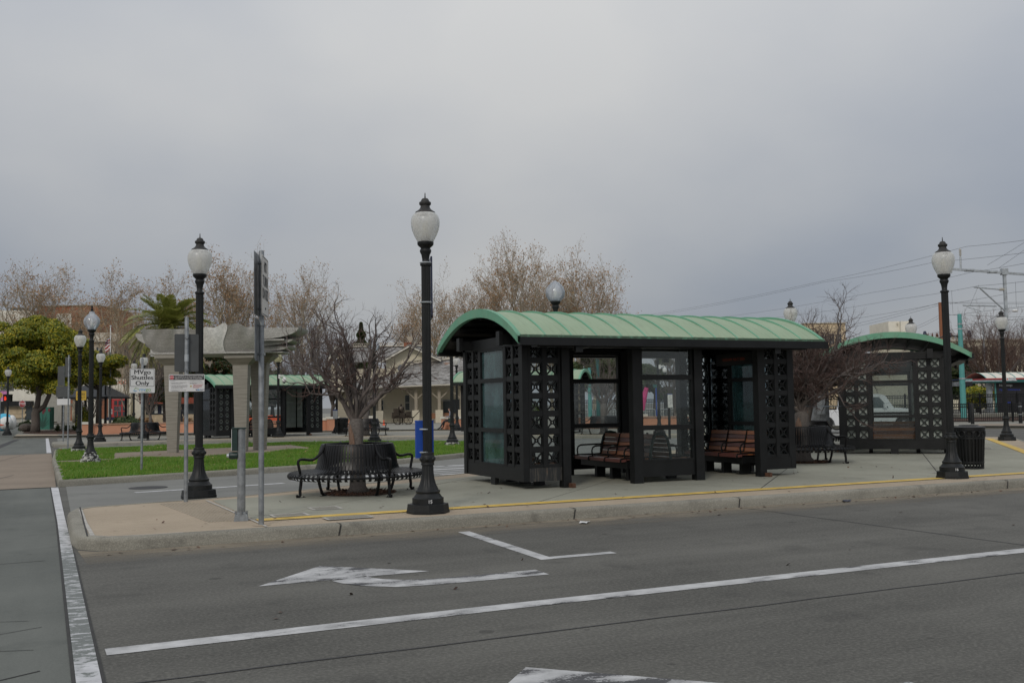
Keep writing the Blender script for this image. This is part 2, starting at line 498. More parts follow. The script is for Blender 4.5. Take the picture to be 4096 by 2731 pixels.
def roof_mat(name, a, b):
    m = bpy.data.materials.new(name); g = NT(m)
    co = g.coord('Object')
    n1 = g.noise(co, 1.3, 6.0, 0.6); n2 = g.noise(g.coord('Object', (9, 1.0, 1.0)), 3.0, 4.0)
    c = g.mix(g.step(n1, 0.3, 0.7), a, b)
    c = g.mix(g.math('MULTIPLY', g.step(n2, 0.45, 0.75), 0.34), c, (0.25, 0.28, 0.20))
    n3 = g.noise(g.coord('Object', (14, .9, 1)), 2.0, 5.0, 0.65)
    c = g.mix(g.math('MULTIPLY', g.step(n3, 0.50, 0.70), 0.42), c, tuple(x * 0.62 for x in a))
    n4 = g.noise(co, 11.0, 4.0, 0.7)
    c = g.mix(g.math('MULTIPLY', g.step(n4, 0.66, 0.72), 0.35), c, (0.42, 0.46, 0.40))
    sp = g.n('ShaderNodeSeparateXYZ'); g.t.links.new(co, sp.inputs[0])     # moss and dirt caught along the eaves
    ed = g.math('ADD', g.math('ABSOLUTE', sp.outputs[1]), g.math('MULTIPLY', g.math('SUBTRACT', n4, 0.5), 0.35))
    c = g.mix(g.math('MULTIPLY', g.step(ed, 1.93, 2.02), 0.75), c, (0.045, 0.042, 0.025))
    g.base(c); g.rough(0.6)
    return m
M['roof_green'] = roof_mat('roof_green', (0.258, 0.350, 0.222), (0.305, 0.400, 0.262))
M['trim_green'] = roof_mat('trim_green', (0.125, 0.340, 0.215), (0.150, 0.382, 0.250))
M['steel'] = pm('steel', (0.23, 0.245, 0.255), 0.5, 0.35, 0.35, 9.0, 0.05)
M['steel_bright'] = pm('steel_bright', (0.40, 0.43, 0.45), 0.45, 0.3, 0.25, 5.0)
M['sign_back'] = pm('sign_back', (0.085, 0.09, 0.092), 0.45, 0.4, 0.15, 4.0)
M['sign_white'] = pm('sign_white', (0.66, 0.66, 0.655), 0.45, 0, 0.05, 3.0)
M['sign_grey'] = pm('sign_grey', (0.60, 0.575, 0.53), 0.5, 0, 0.08, 3.0)
M['ink'] = pm('ink', (0.014, 0.013, 0.017), 0.5, 0, 0.05)
M['ink_grey'] = pm('ink_grey', (0.22, 0.22, 0.23), 0.5, 0, 0.05)
M['ink_red'] = pm('ink_red', (0.52, 0.03, 0.045), 0.5, 0, 0.05)
M['ink_blue'] = pm('ink_blue', (0.02, 0.05, 0.22), 0.5, 0, 0.05)
M['ad_blue'] = pm('ad_blue', (0.012, 0.05, 0.42), 0.5, 0, 0.05)
M['ink_cyan'] = pm('ink_cyan', (0.05, 0.32, 0.60), 0.5, 0, 0.05)
M['ink_green'] = pm('ink_green', (0.16, 0.33, 0.09), 0.5, 0, 0.05)
M['ink_gold'] = pm('ink_gold', (0.48, 0.33, 0.07), 0.5, 0, 0.05)
M['led_red'] = pm('led_red', (0.3, 0.02, 0.01), 0.5, emit=(1.0, 0.05, 0.015, 0.8))
M['led_amber'] = pm('led_amber', (0.10, 0.02, 0.008), 0.5, emit=(1.0, 0.14, 0.03, 0.02))
M['sign_yellow'] = pm('sign_yellow', (0.50, 0.32, 0.03), 0.5, 0, 0.06, 3.0)
M['blue'] = pm('blue', (0.004, 0.055, 0.33), 0.4, 0, 0.08, 3.0)
M['navy'] = pm('navy', (0.008, 0.014, 0.045), 0.4, 0, 0.1, 3.0)
M['dark_green'] = metal_paint('dark_green', (0.008, 0.028, 0.024), 0.4)
M['teal'] = pm('teal', (0.09, 0.32, 0.30), 0.5, 0, 0.12, 3.0)
M['teal_dark'] = pm('teal_dark', (0.012, 0.105, 0.10), 0.5, 0, 0.1, 3.0)
M['red'] = pm('red', (0.40, 0.03, 0.03), 0.5, 0, 0.1, 3.0)
M['redwood'] = pm('redwood', (0.36, 0.060, 0.028), 0.6, 0, 0.25, 4.0)
M['orange'] = pm('orange', (0.75, 0.10, 0.025), 0.55, 0, 0.1, 3.0)
M['white'] = pm('white', (0.72, 0.72, 0.70), 0.5, 0, 0.06, 3.0)
M['white_car'] = pm('white_car', (0.70, 0.71, 0.72), 0.22, 0, 0.03, 2.0)
M['tyre'] = pm('tyre', (0.015, 0.015, 0.015), 0.8)
M['cream'] = pm('cream', (0.60, 0.55, 0.42), 0.8, 0, 0.10, 1.5)
M['cream_white'] = pm('cream_white', (0.70, 0.67, 0.58), 0.8, 0, 0.08, 1.5)
M['beige'] = pm('beige', (0.42, 0.36, 0.28), 0.85, 0, 0.12, 0.7)
M['tan_wall'] = pm('tan_wall', (0.56, 0.45, 0.30), 0.85, 0, 0.10, 0.7)
M['brick_far'] = pm('brick_far', (0.27, 0.105, 0.055), 0.85, 0, 0.18, 1.1)
M['stone'] = pm('stone', (0.50, 0.40, 0.27), 0.85, 0, 0.25, 2.2, 0.6, 7.0)
M['window_dark'] = pm('window_dark', (0.05, 0.06, 0.065), 0.15, 0, 0.4, 0.6)
M['trim'] = pm('trim', (0.52, 0.48, 0.40), 0.7, 0, 0.1, 2.0)
M['taupe'] = pm('taupe', (0.30, 0.26, 0.20), 0.7, 0, 0.12, 2.0)
M['salmon'] = pm('salmon', (0.56, 0.270, 0.165), 0.85, 0, 0.09, 1.4, 0.2, 30)
M['salmon_cap'] = pm('salmon_cap', (0.36, 0.22, 0.15), 0.85, 0, 0.12, 1.4)
M['bronze'] = pm('bronze', (0.045, 0.035, 0.026), 0.45, 0.6, 0.3, 5)
M['wood_light'] = None
def wood_mat(name, col, axis=(1, 12, 12)):
    m = bpy.data.materials.new(name); g = NT(m)
    n1 = g.noise(g.coord('Object', axis), 3.5, 6.0, 0.6, 0.6)
    g.base(g.mix(g.step(n1, 0.3, 0.7), tuple(x * 0.7 for x in col), tuple(min(1, x * 1.25) for x in col)))
    g.rough(0.38); g.bump(n1, 0.1, 0.004)
    return m
M['wood_light'] = wood_mat('wood_light', (0.300, 0.112, 0.045))
M['wood_dark'] = wood_mat('wood_dark', (0.115, 0.044, 0.034))
M['wood_seat'] = wood_mat('wood_seat', (0.150, 0.056, 0.047))
M['pole_wood'] = wood_mat('pole_wood', (0.26, 0.10, 0.045), (12, 12, 1))
def bark_mat(name, a, b, sc=(6, 6, 2), strip=None):
    m = bpy.data.materials.new(name); g = NT(m)
    n1 = g.noise(g.coord('Object', sc), 3.0, 7.0, 0.65, 0.8); n2 = g.noise(g.coord('Object'), 1.3, 4.0)
    c = g.mix(g.step(n1, 0.35, 0.68), a, b)
    if strip: c = g.mix(g.math('MULTIPLY', g.step(n2, 0.54, 0.60), 0.9), c, strip)
    g.base(c); g.rough(0.85); g.bump(n1, 0.9, 0.02)
    return m
M['bark'] = bark_mat('bark', (0.085, 0.072, 0.064), (0.20, 0.178, 0.158), (8, 8, 26))
M['bark_wood'] = bark_mat('bark_wood', (0.15, 0.085, 0.055), (0.30, 0.205, 0.15), (16, 16, 2))
M['twig'] = bark_mat('twig', (0.085, 0.070, 0.064), (0.165, 0.140, 0.128))
M['twig_red'] = bark_mat('twig_red', (0.062, 0.038, 0.032), (0.135, 0.086, 0.072))
M['syc_bark'] = bark_mat('syc_bark', (0.26, 0.23, 0.17), (0.48, 0.43, 0.33), (1, 1, 0.6))
M['syc_twig'] = bark_mat('syc_twig', (0.27, 0.22, 0.155), (0.42, 0.36, 0.26))
M['grey_bark'] = bark_mat('grey_bark', (0.085, 0.070, 0.060), (0.17, 0.145, 0.125), (4, 4, 14))
def leaf_mat(name, cols, rough=0.55, trans=0.25, blend=0.5):
    """each leaf keeps one colour of the set, as leaves do"""
    m = bpy.data.materials.new(name); g = NT(m)
    rp = g.n('ShaderNodeValToRGB')
    g.t.links.new(g.n('ShaderNodeNewGeometry').outputs['Random Per Island'], rp.inputs[0])
    e = rp.color_ramp.elements
    while len(e) < len(cols): e.new(0.5)
    for i, c in enumerate(cols):
        e[i].position = i / max(1, len(cols) - 1); e[i].color = (*c, 1)
    big = g.noise(g.coord('Position'), 0.9, 3.0)
    c = g.mix(g.step(big, 0.35, 0.7), rp.outputs[0], cols[0], 'MIX')
    g.base(g.mix(blend, rp.outputs[0], c)); g.rough(rough)
    if trans:
        tr = g.n('ShaderNodeBsdfTranslucent'); g.t.links.new(rp.outputs[0], tr.inputs[0])
        mx = g.n('ShaderNodeMixShader'); mx.inputs[0].default_value = trans
        g.t.links.new(g.b.outputs[0], mx.inputs[1]); g.t.links.new(tr.outputs[0], mx.inputs[2])
        g.t.links.new(mx.outputs[0], g.t.nodes['Material Output'].inputs[0])
    return m
M['leaf_gold'] = leaf_mat('leaf_gold', [(0.075, 0.120, 0.014), (0.18, 0.22, 0.016), (0.40, 0.36, 0.02), (0.56, 0.44, 0.025)], blend=0.6)  # clump-wide mix to dark green puts light-and-shade contrast into the leaf colour
M['leaf_dark'] = leaf_mat('leaf_dark', [(0.025, 0.045, 0.012), (0.05, 0.08, 0.02), (0.09, 0.12, 0.03)])
M['leaf_red'] = leaf_mat('leaf_red', [(0.022, 0.045, 0.012), (0.045, 0.08, 0.018), (0.07, 0.10, 0.02), (0.22, 0.045, 0.02)])
M['leaf_palm'] = leaf_mat('leaf_palm', [(0.17, 0.21, 0.04), (0.33, 0.35, 0.08), (0.50, 0.48, 0.19)], 0.45, 0.15, 0.1)
M['leaf_brown'] = leaf_mat('leaf_brown', [(0.26, 0.135, 0.060), (0.42, 0.245, 0.115), (0.52, 0.34, 0.18)])
M['leaf_rust'] = leaf_mat('leaf_rust', [(0.14, 0.05, 0.02), (0.28, 0.09, 0.03)])
M['leaf_yellow'] = leaf_mat('leaf_yellow', [(0.14, 0.14, 0.012), (0.28, 0.25, 0.02)])
M['brush'] = leaf_mat('brush', [(0.10, 0.055, 0.042), (0.17, 0.10, 0.075), (0.22, 0.15, 0.115)])
M['grass'] = leaf_mat('grass', [(0.075, 0.185, 0.014), (0.115, 0.275, 0.018), (0.18, 0.32, 0.028), (0.34, 0.33, 0.10)], 0.6, 0.35)
M['turf'] = pm('turf', (0.075, 0.165, 0.018), 0.9, 0, 0.35, 2.2, 0.5, 30, coord='Position')

def glass_mat(name, tint, dirt, dirt_amt, gloss=0.10, rough=0.03):
    m = bpy.data.materials.new(name); g = NT(m)
    tr = g.n('ShaderNodeBsdfTransparent'); tr.inputs[0].default_value = (*tint, 1)
    gl = g.n('ShaderNodeBsdfGlossy'); gl.inputs[0].default_value = (0.9, 0.95, 1, 1); gl.inputs[1].default_value = rough
    df = g.n('ShaderNodeBsdfDiffuse'); df.inputs[0].default_value = (*dirt, 1)
    tl = g.n('ShaderNodeBsdfTranslucent'); tl.inputs[0].default_value = (*dirt, 1)
    ad = g.n('ShaderNodeMixShader'); ad.inputs[0].default_value = 0.5
    g.t.links.new(df.outputs[0], ad.inputs[1]); g.t.links.new(tl.outputs[0], ad.inputs[2])
    n1 = g.noise(g.coord('Object'), 2.5, 5.0, 0.6)
    am = g.math('MULTIPLY', g.step(n1, 0.15, 0.85), 2 * dirt_amt, clamp=True)
    m1 = g.n('ShaderNodeMixShader'); g.t.links.new(am, m1.inputs[0])
    g.t.links.new(tr.outputs[0], m1.inputs[1]); g.t.links.new(ad.outputs[0], m1.inputs[2])
    fr = g.n('ShaderNodeFresnel'); fr.inputs[0].default_value = 1.45
    m2 = g.n('ShaderNodeMixShader'); g.t.links.new(g.math('MULTIPLY', fr.outputs[0], gloss * 10, clamp=True), m2.inputs[0])
    g.t.links.new(m1.outputs[0], m2.inputs[1]); g.t.links.new(gl.outputs[0], m2.inputs[2])
    g.t.links.new(m2.outputs[0], g.t.nodes['Material Output'].inputs[0])
    return m
M['glass'] = glass_mat('glass', (0.86, 0.89, 0.88), (0.32, 0.36, 0.35), 0.05)
M['glass_dusty'] = glass_mat('glass_dusty', (0.60, 0.74, 0.74), (0.18, 0.33, 0.33), 0.45, 0.10)
M['glass_frosted'] = glass_mat('glass_frosted', (0.7, 0.74, 0.72), (0.74, 0.80, 0.75), 1.30, 0.05)
M['car_glass'] = pm('car_glass', (0.06, 0.08, 0.085), 0.06, 0, 0.1)
M['globe'] = glass_mat('globe', (0.90, 0.91, 0.91), (0.90, 0.89, 0.85), 0.80, 0.05, 0.25)
M['globe_clear'] = glass_mat('globe_clear', (0.92, 0.93, 0.95), (0.84, 0.87, 0.92), 0.52, 0.10, 0.12)
M['globe_old'] = glass_mat('globe_old', (0.85, 0.84, 0.72), (0.62, 0.58, 0.38), 0.72, 0.06, 0.2)
M['bulb'] = pm('bulb', (0.80, 0.79, 0.72), 0.4, 0, 0.03)
M['bulb_base'] = pm('bulb_base', (0.30, 0.33, 0.37), 0.5, 0, 0.1)
def hammered(name, col, rough):
    m = bpy.data.materials.new(name); g = NT(m)
    co = g.coord('Object')
    v = g.n('ShaderNodeTexVoronoi'); g.t.links.new(co, v.inputs['Vector']); v.inputs['Scale'].default_value = 17.0
    n1 = g.noise(g.coord('Object', (1, 1, 9)), 3.0, 6.0, 0.65)
    fl = g.n('ShaderNodeTexVoronoi'); g.t.links.new(g.coord('Object', (1, 1, .8)), fl.inputs['Vector']); fl.inputs['Scale'].default_value = 24.0
    g.base(g.mix(g.math('MULTIPLY', g.math('LESS_THAN', fl.outputs['Distance'], 0.24), 0.5), g.mix(g.step(n1, 0.3, 0.7), tuple(x * 0.72 for x in col), col), tuple(min(1, x * 1.8) for x in col)))
    g.b.inputs['Metallic'].default_value = 0.35
    g.rough(g.math('ADD', g.math('MULTIPLY', n1, 0.2), rough - 0.1))
    g.bump(v.outputs['Distance'], 0.30, 0.012)
    return m
M['hammered'] = hammered('hammered', (0.40, 0.39, 0.365), 0.55)
M['sky_glint'] = pm('sky_glint', (0.70, 0.69, 0.66), 0.6, 0.2, 0.2, 14.0, 0.3, 22)  # pale colour stands in for bright sky reflected in the concave facet
M['brushed'] = None
def column_mat(name):
    m = bpy.data.materials.new(name); g = NT(m)
    n1 = g.noise(g.coord('Object', (1.2, 1.2, 42)), 1.0, 5.0, 0.7); n2 = g.noise(g.coord('Object'), 4.0, 4.0)
    c = g.mix(g.step(n1, 0.35, 0.65), (0.20, 0.185, 0.155), (0.33, 0.31, 0.27))
    g.base(c); g.rough(0.5); g.b.inputs['Metallic'].default_value = 0.35
    g.bump(n1, 0.5, 0.01)
    return m
M['brushed'] = column_mat('brushed')
def boards_mat(name, col, pitch):
    """painted clapboard: the lap of each board is too fine to build at this distance"""
    m = bpy.data.materials.new(name); g = NT(m)
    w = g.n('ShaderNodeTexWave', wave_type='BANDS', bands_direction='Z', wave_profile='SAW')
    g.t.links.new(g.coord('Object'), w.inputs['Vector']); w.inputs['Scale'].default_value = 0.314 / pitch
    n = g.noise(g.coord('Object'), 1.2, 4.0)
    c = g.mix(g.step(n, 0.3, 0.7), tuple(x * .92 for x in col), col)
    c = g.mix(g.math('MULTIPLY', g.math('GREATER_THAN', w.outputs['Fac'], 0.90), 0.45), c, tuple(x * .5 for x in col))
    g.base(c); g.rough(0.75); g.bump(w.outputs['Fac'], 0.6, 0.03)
    return m
M['clapboard'] = boards_mat('clapboard', (0.64, 0.58, 0.45), 0.19)
M['gable_shingle'] = boards_mat('gable_shingle', (0.72, 0.67, 0.52), 0.16)
def shingle_mat(name):
    m = bpy.data.materials.new(name); g = NT(m)
    b = g.n('ShaderNodeTexNoise'); co = g.coord('Object', (2.2, 5, 7)); g.t.links.new(co, b.inputs['Vector'])
    b.inputs['Scale'].default_value = 0.75; b.inputs['Detail'].default_value = 6.0; b.inputs['Roughness'].default_value = 0.75
    n2 = g.noise(g.coord('Object'), 0.5, 4.0, 0.6)
    c = g.mix(g.step(b.outputs[0], 0.36, 0.62), (0.050, 0.043, 0.036), (0.36, 0.35, 0.335))
    c = g.mix(g.math('MULTIPLY', g.step(n2, 0.62, 0.72), 0.7), c, (0.28, 0.12, 0.045))
    g.base(c); g.rough(0.9); g.bump(b.outputs[0], 0.7, 0.04)
    return m
M['shingle'] = shingle_mat('shingle')
M['poster'] = pm('poster', (0.62, 0.62, 0.58), 0.4, 0, 0.35, 9.0)
M['skin'] = pm('skin', (0.42, 0.24, 0.17), 0.6, 0, 0.05)
M['cloth_dark'] = pm('cloth_dark', (0.02, 0.02, 0.024), 0.8, 0, 0.2)
M['cloth_grey'] = pm('cloth_grey', (0.22, 0.24, 0.29), 0.8, 0, 0.15)
M['cloth_hivis'] = pm('cloth_hivis', (0.50, 0.62, 0.03), 0.7, 0, 0.08)
M['hair'] = pm('hair', (0.02, 0.015, 0.012), 0.7)
M['cyan'] = pm('cyan', (0.06, 0.42, 0.62), 0.5, 0, 0.1)
M['pink'] = pm('pink', (0.55, 0.20, 0.42), 0.6, 0, 0.25, 3.0)
M['magenta'] = pm('magenta', (0.50, 0.02, 0.16), 0.6, 0, 0.15, 3.0)
M['mural'] = pm('mural', (0.025, 0.145, 0.105), 0.6, 0, 0.18, 2.0)
M['mural_dark'] = pm('mural_dark', (0.010, 0.06, 0.042), 0.6, 0, 0.1)
M['mural_red'] = pm('mural_red', (0.14, 0.015, 0.025), 0.6, 0, 0.1)
M['rust'] = pm('rust', (0.10, 0.045, 0.025), 0.8, 0, 0.4, 14)
M['insulator'] = pm('insulator', (0.55, 0.52, 0.45), 0.4, 0, 0.1)
M['wire'] = pm('wire', (0.035, 0.033, 0.035), 0.6, 0, 0.1)

# ---------------------------------------------------------------- the ground, roads, islands
def sheet(name, poly, z, mat, parent=None):
    m = MB(); n = len(poly)
    a = sum(poly[i][0] * poly[(i + 1) % n][1] - poly[(i + 1) % n][0] * poly[i][1] for i in range(n))
    if a < 0: poly = list(poly)[::-1]
    m.add([(x, y, z) for x, y in poly], [tuple(range(n))])
    return struct(name, m, M[mat], parent=parent)
def strip(name, pts, w, z, mat):
    P = [np.array(p, float) for p in pts]; L, Rr = [], []
    for i, p in enumerate(P):
        d = (P[min(i + 1, len(P) - 1)] - P[max(i - 1, 0)]); d /= np.linalg.norm(d)
        nrm = np.array([-d[1], d[0]]) * w / 2
        L.append(p + nrm); Rr.append(p - nrm)
    m = MB(); m.grid([[(*a, z), (*b, z)] for a, b in zip(Rr, L)])
    return struct(name, m, M[mat])
def wobble(a, b, n, amp, seed):
    r = random.Random(seed); a, b = np.array(a, float), np.array(b, float)
    d = b - a; nrm = np.array([-d[1], d[0]]) / np.linalg.norm(d)
    return [tuple(a + d * i / n + nrm * (r.uniform(-amp, amp) if 0 < i < n else 0)) for i in range(n + 1)]

sheet('ground', [(-900, -200), (900, -200), (900, 1200), (-900, 1200)], -0.03, 'far_ground')
sheet('road', [(-120, -60), (140, -60), (140, 120), (-120, 120)], 0.0, 'asphalt')
# older concrete carriageways behind the island
sheet('back_road', [(0.30, 17.9), (2.4, 18.3), (4.2, 19.0), (9, 21.6), (14, 24.8), (19, 28.2), (24, 32.4), (30, 34.5), (36, 37), (42, 40),
                    (36, 50), (30, 56.5), (24, 60), (19, 62.5), (13, 64), (6, 67.5), (0.3, 68), (0.3, 44.6)], 0.004, 'road_concrete')
sheet('cross_street', [(-60, -30), (0.30, -30), (0.165, -2), (0.135, 6.84), (0.075, 16.6), (-0.02, 24.25), (-60, 22.0)], 0.004, 'street_concrete')
sheet('crossing_walk', [(-60, 22.06), (-0.02, 24.31), (0.10, 24.32), (0.06, 34.0), (0.0, 43.6), (-60, 36.0)], 0.012, 'brick_walk')
sheet('far_street', [(-60, 36.06), (-0.04, 43.66), (-0.35, 68.6), (-60, 66.0)], 0.004, 'street_concrete')
sheet('gutter', [(0.185, -2.0), (0.345, -2.0), (0.300, 6.8), (0.238, 14.3), (0.20, 17.6), (0.145, 24.2), (0.0, 24.25), (0.095, 16.6), (0.155, 6.84)], 0.010, 'gutter')
sheet('gutter_far', [(-0.18, 44.3), (0.0, 44.3), (-0.18, 68.4), (-0.34, 68.4)], 0.010, 'gutter')
strip('joint', [(0.172, -2), (0.142, 6.84), (0.082, 16.6), (-0.012, 24.25)], 0.024, 0.008, 'joint')
strip('joint', [(0.360, -2), (0.312, 6.8), (0.252, 13.0)], 0.022, 0.008, 'joint')
strip('joint', [(-60, 22.03), (0.0, 24.28)], 0.03, 0.016, 'joint')
for k, (a, b) in enumerate([((-12, 11.6), (-0.05, 12.5)), ((-12, 3.2), (-0.05, 8.7)), ((-9, 2.0), (-0.05, 7.25)), ((-12, 4.9), (-0.6, 10.0)),
                            ((-3, 8.8), (-0.1, 7.9)), ((-3.5, 10.2), (-0.15, 9.0)), ((-12, 0.6), (-0.05, 5.6)), ((-4, 17.2), (-0.05, 18.2))]):
    strip('street_joint', wobble(a, b, 8, 0.012, k), 0.016 if k in (0, 2, 3) else 0.009, 0.0075, 'joint')
strip('street_joint', wobble((-1.9, 36.4), (-0.95, 42.9), 3, 0.03, 8), 0.03, 0.0145, 'joint')
strip('street_joint', wobble((-2.2, 24.0), (-0.9, 29.5), 4, 0.03, 9), 0.03, 0.0145, 'joint')
strip('tar_patch', wobble((-2.6, 44.8), (-1.9, 66.5), 4, 0.05, 7), 0.34, 0.0085, 'tar')
# sealed cracks and saw cuts of the front road
strip('road_joint', wobble((0.4, 6.66), (40, 6.92), 80, 0.012, 1), 0.022, 0.004, 'tar')
strip('road_joint', wobble((9.87, 12.78), (10.02, 7.80), 14, 0.010, 2), 0.020, 0.004, 'tar')

# painted markings
strip('lane_line', [(0.36, 7.60), (3.5, 7.66), (8, 7.66), (40, 7.66)], 0.21, 0.004, 'line')
strip('bay_line', [(4.98, 12.40), (4.89, 9.74)], 0.16, 0.004, 'line')
strip('bay_line', [(4.975, 9.81), (5.75, 9.81)], 0.14, 0.0045, 'line')
def arrow(dx, dy):
    m = MB()
    m.add([(1.79 + dx, 9.66 + dy, 0.0042), (3.50 + dx, 9.66 + dy, 0.0042), (2.60 + dx, 10.56 + dy, 0.0042)], [(0, 1, 2)])
    cl = [(4.47, 9.04), (3.9, 9.04), (3.35, 9.06), (3.02, 9.14), (2.80, 9.32), (2.70, 9.50), (2.66, 9.655)]
    L, Rr = [], []
    for i, p in enumerate(cl):
        d = np.array(cl[min(i + 1, len(cl) - 1)]) - np.array(cl[max(i - 1, 0)]); d = d / np.linalg.norm(d)
        nn = np.array([-d[1], d[0]]) * (0.155 if i < 3 else 0.19)
        L.append((p[0] + nn[0] + dx, p[1] + nn[1] + dy, 0.0042)); Rr.append((p[0] - nn[0] + dx, p[1] - nn[1] + dy, 0.0042))
    m.grid([[a, b] for a, b in zip(L, Rr)])
    return struct('turn_arrow', m, M['arrow'])
arrow(0, 0); arrow(0.17, -4.70)
strip('back_road_line', [(1.55, 21.72), (2.35, 21.88), (3.1, 21.98), (4.7, 22.38)], 0.20, 0.009, 'far_line')
for (a, b, w) in [((8.45, 22.15), (10.6, 22.45), .28), ((8.55, 22.75), (11.2, 23.1), .22), ((8.5, 23.3), (11.5, 23.7), .13), ((8.8, 23.9), (12, 24.3), .12),
                  ((9.0, 24.6), (12.4, 25.0), .30), ((9.3, 25.3), (12.6, 25.7), .13), ((9.5, 25.85), (9.85, 25.88), .2), ((9.95, 25.9), (12.5, 26.1), .3),
                  ((5.4, 21.4), (8.2, 22.2), 1.1), ((5.0, 22.9), (8.3, 23.7), 0.3)]:
    strip('back_road_line', [a, b], w, 0.009, 'far_line' if w < 1 else 'far_paving')

# --- island 1: the one with the shelter
ISLE = [(2.45, 12.90), (10, 12.90), (18.4, 12.92), (19.4, 13.15), (20.2, 13.8), (26, 19.5), (32.0, 25.4), (33.0, 26.9), (32.6, 28.6), (31, 31), (28.6, 32.6), (25.6, 32.4),
        (19.3, 27.8), (15.0, 24.8), (11.6, 22.6), (8.57, 21.03), (6.2, 19.72), (3.9, 18.45), (3.0, 18.02), (2.0, 17.74), (0.95, 17.52), (0.55, 17.40),
        (0.33, 17.18), (0.235, 16.7), (0.245, 13.85), (0.31, 13.35), (0.55, 13.03), (1.0, 12.92)]
isle = struct('pavement', MB().prism(offset_poly(ISLE, 0.08), -0.02, 0.149), M['tan'])
def kerb_ring(name, poly, h, mat, wid=0.16):
    m = MB(); rings = []
    for d, z in ((-0.012, -0.02), (0.0, h - 0.045), (0.018, h - 0.012), (0.045, h + 0.004), (wid, h + 0.005), (wid + 0.001, h - 0.02)):
        rings.append([(x, y, z) for x, y in offset_poly(poly, d)])
    n = len(poly)
    G = [[rings[k][i % n] for k in range(len(rings))] for i in range(n + 1)]
    m.grid(G)
    return struct(name, m, M[mat], smooth=True, angle=50)
def densify(poly, step=1.5):
    out = []
    n = len(poly)
    for i in range(n):
        a, b = np.array(poly[i], float), np.array(poly[(i + 1) % n], float)
        k = max(1, int(np.linalg.norm(b - a) / step))
        out += [tuple(a + (b - a) * j / k) for j in range(k)]
    return out
kerb_ring('kerb', densify(ISLE), 0.150, 'kerb')
# concrete slabs of the waiting area, each one its own piece
WAIT = [(2.55, 14.02), (18.6, 14.02), (19.3, 14.3), (31.6, 26.6), (31.2, 28.2), (29.6, 30.4), (27.9, 31.3), (25.9, 31.2), (19.7, 26.9), (15.3, 23.8), (11.9, 21.7), (8.9, 20.25), (6.5, 18.95), (4.2, 17.75), (2.45, 17.30)]
struct('joint_bed', MB().add([(x, y, 0.1515) for x, y in WAIT], [tuple(range(len(WAIT)))]), M['joint'])
c45 = math.cos(R(45)); CELL = 3.05
for i in range(2, 20):
    for j in range(-8, 12):
        u0, v0 = i * CELL, j * CELL - 1.05
        g = 0.011
        cell = [(u0 + g, v0 + g), (u0 + CELL - g, v0 + g), (u0 + CELL - g, v0 + CELL - g), (u0 + g, v0 + CELL - g)]
        cell = [(c45 * (u - v), c45 * (u + v)) for u, v in cell]
        pc = clip(WAIT, cell)
        if len(pc) >= 3:
            a = abs(sum(pc[k][0] * pc[(k + 1) % len(pc)][1] - pc[(k + 1) % len(pc)][0] * pc[k][1] for k in range(len(pc)))) / 2
            if a > 0.02:
                part('slab', MB().prism(pc, 0.12, 0.1555 + 0.001 * ((i * 7 + j * 5) % 3)), M['slab'], isle)
YL = [(2.56, 13.93), (9, 13.90), (18.0, 13.92), (18.9, 14.06), (19.6, 14.45), (25.5, 20.3), (31.3, 26.1)]
strip('yellow_line', YL, 0.22, 0.160, 'yellow')
strip('yellow_line', [(x + 0.0, y - 0.13) for x, y in YL[:3]] + [(18.98, 13.95), (19.7, 14.37), (25.6, 20.2), (31.4, 26.0)], 0.05, 0.159, 'yellow_light')
strip('nose_joint', [(2.36, 17.40), (2.50, 14.06), (2.53, 13.10)], 0.035, 0.158, 'joint_light')
strip('nose_joint', [(0.47, 13.35), (0.43, 15.0), (0.42, 16.9)], 0.05, 0.1565, 'joint_light')
strip('nose_joint', [(0.6, 13.12), (1.5, 13.08)], 0.022, 0.1565, 'joint_light')
strip('kerb_joint', [(0.42, 17.36), (0.41, 13.3)], 0.02, 0.1572, 'joint')
m = MB()                                            # grooved warning band beside the ramp
for k in range(16):
    t = k / 15
    m.bar((1.62 + 0.055 * k, 17.30 - 0.02 * k, 0.152), (1.95 + 0.040 * k, 14.05 + 0.0 * k, 0.152), 0.016, 0.006)
struct('grooved_band', m, M['taupe'])
# kerb stains and joints seen as open cracks
for x in (3.42, 9.85, 15.9, 6.9):
    m = MB()
    m.bar((x, 12.884, 0.0), (x + 0.03, 12.894, 0.14), 0.012, 0.012); m.bar((x + 0.03, 12.89, 0.1545), (x + 0.02, 13.06, 0.1545), 0.012, 0.006)
    struct('kerb_joint', m, M['joint'])
# dirt swept along the foot of the kerb
sheet('gutter_dirt', [(0.4, 11.4), (24, 11.4), (24, 12.893), (0.9, 12.893), (0.5, 12.98), (0.3, 13.2)], 0.003, 'dust')

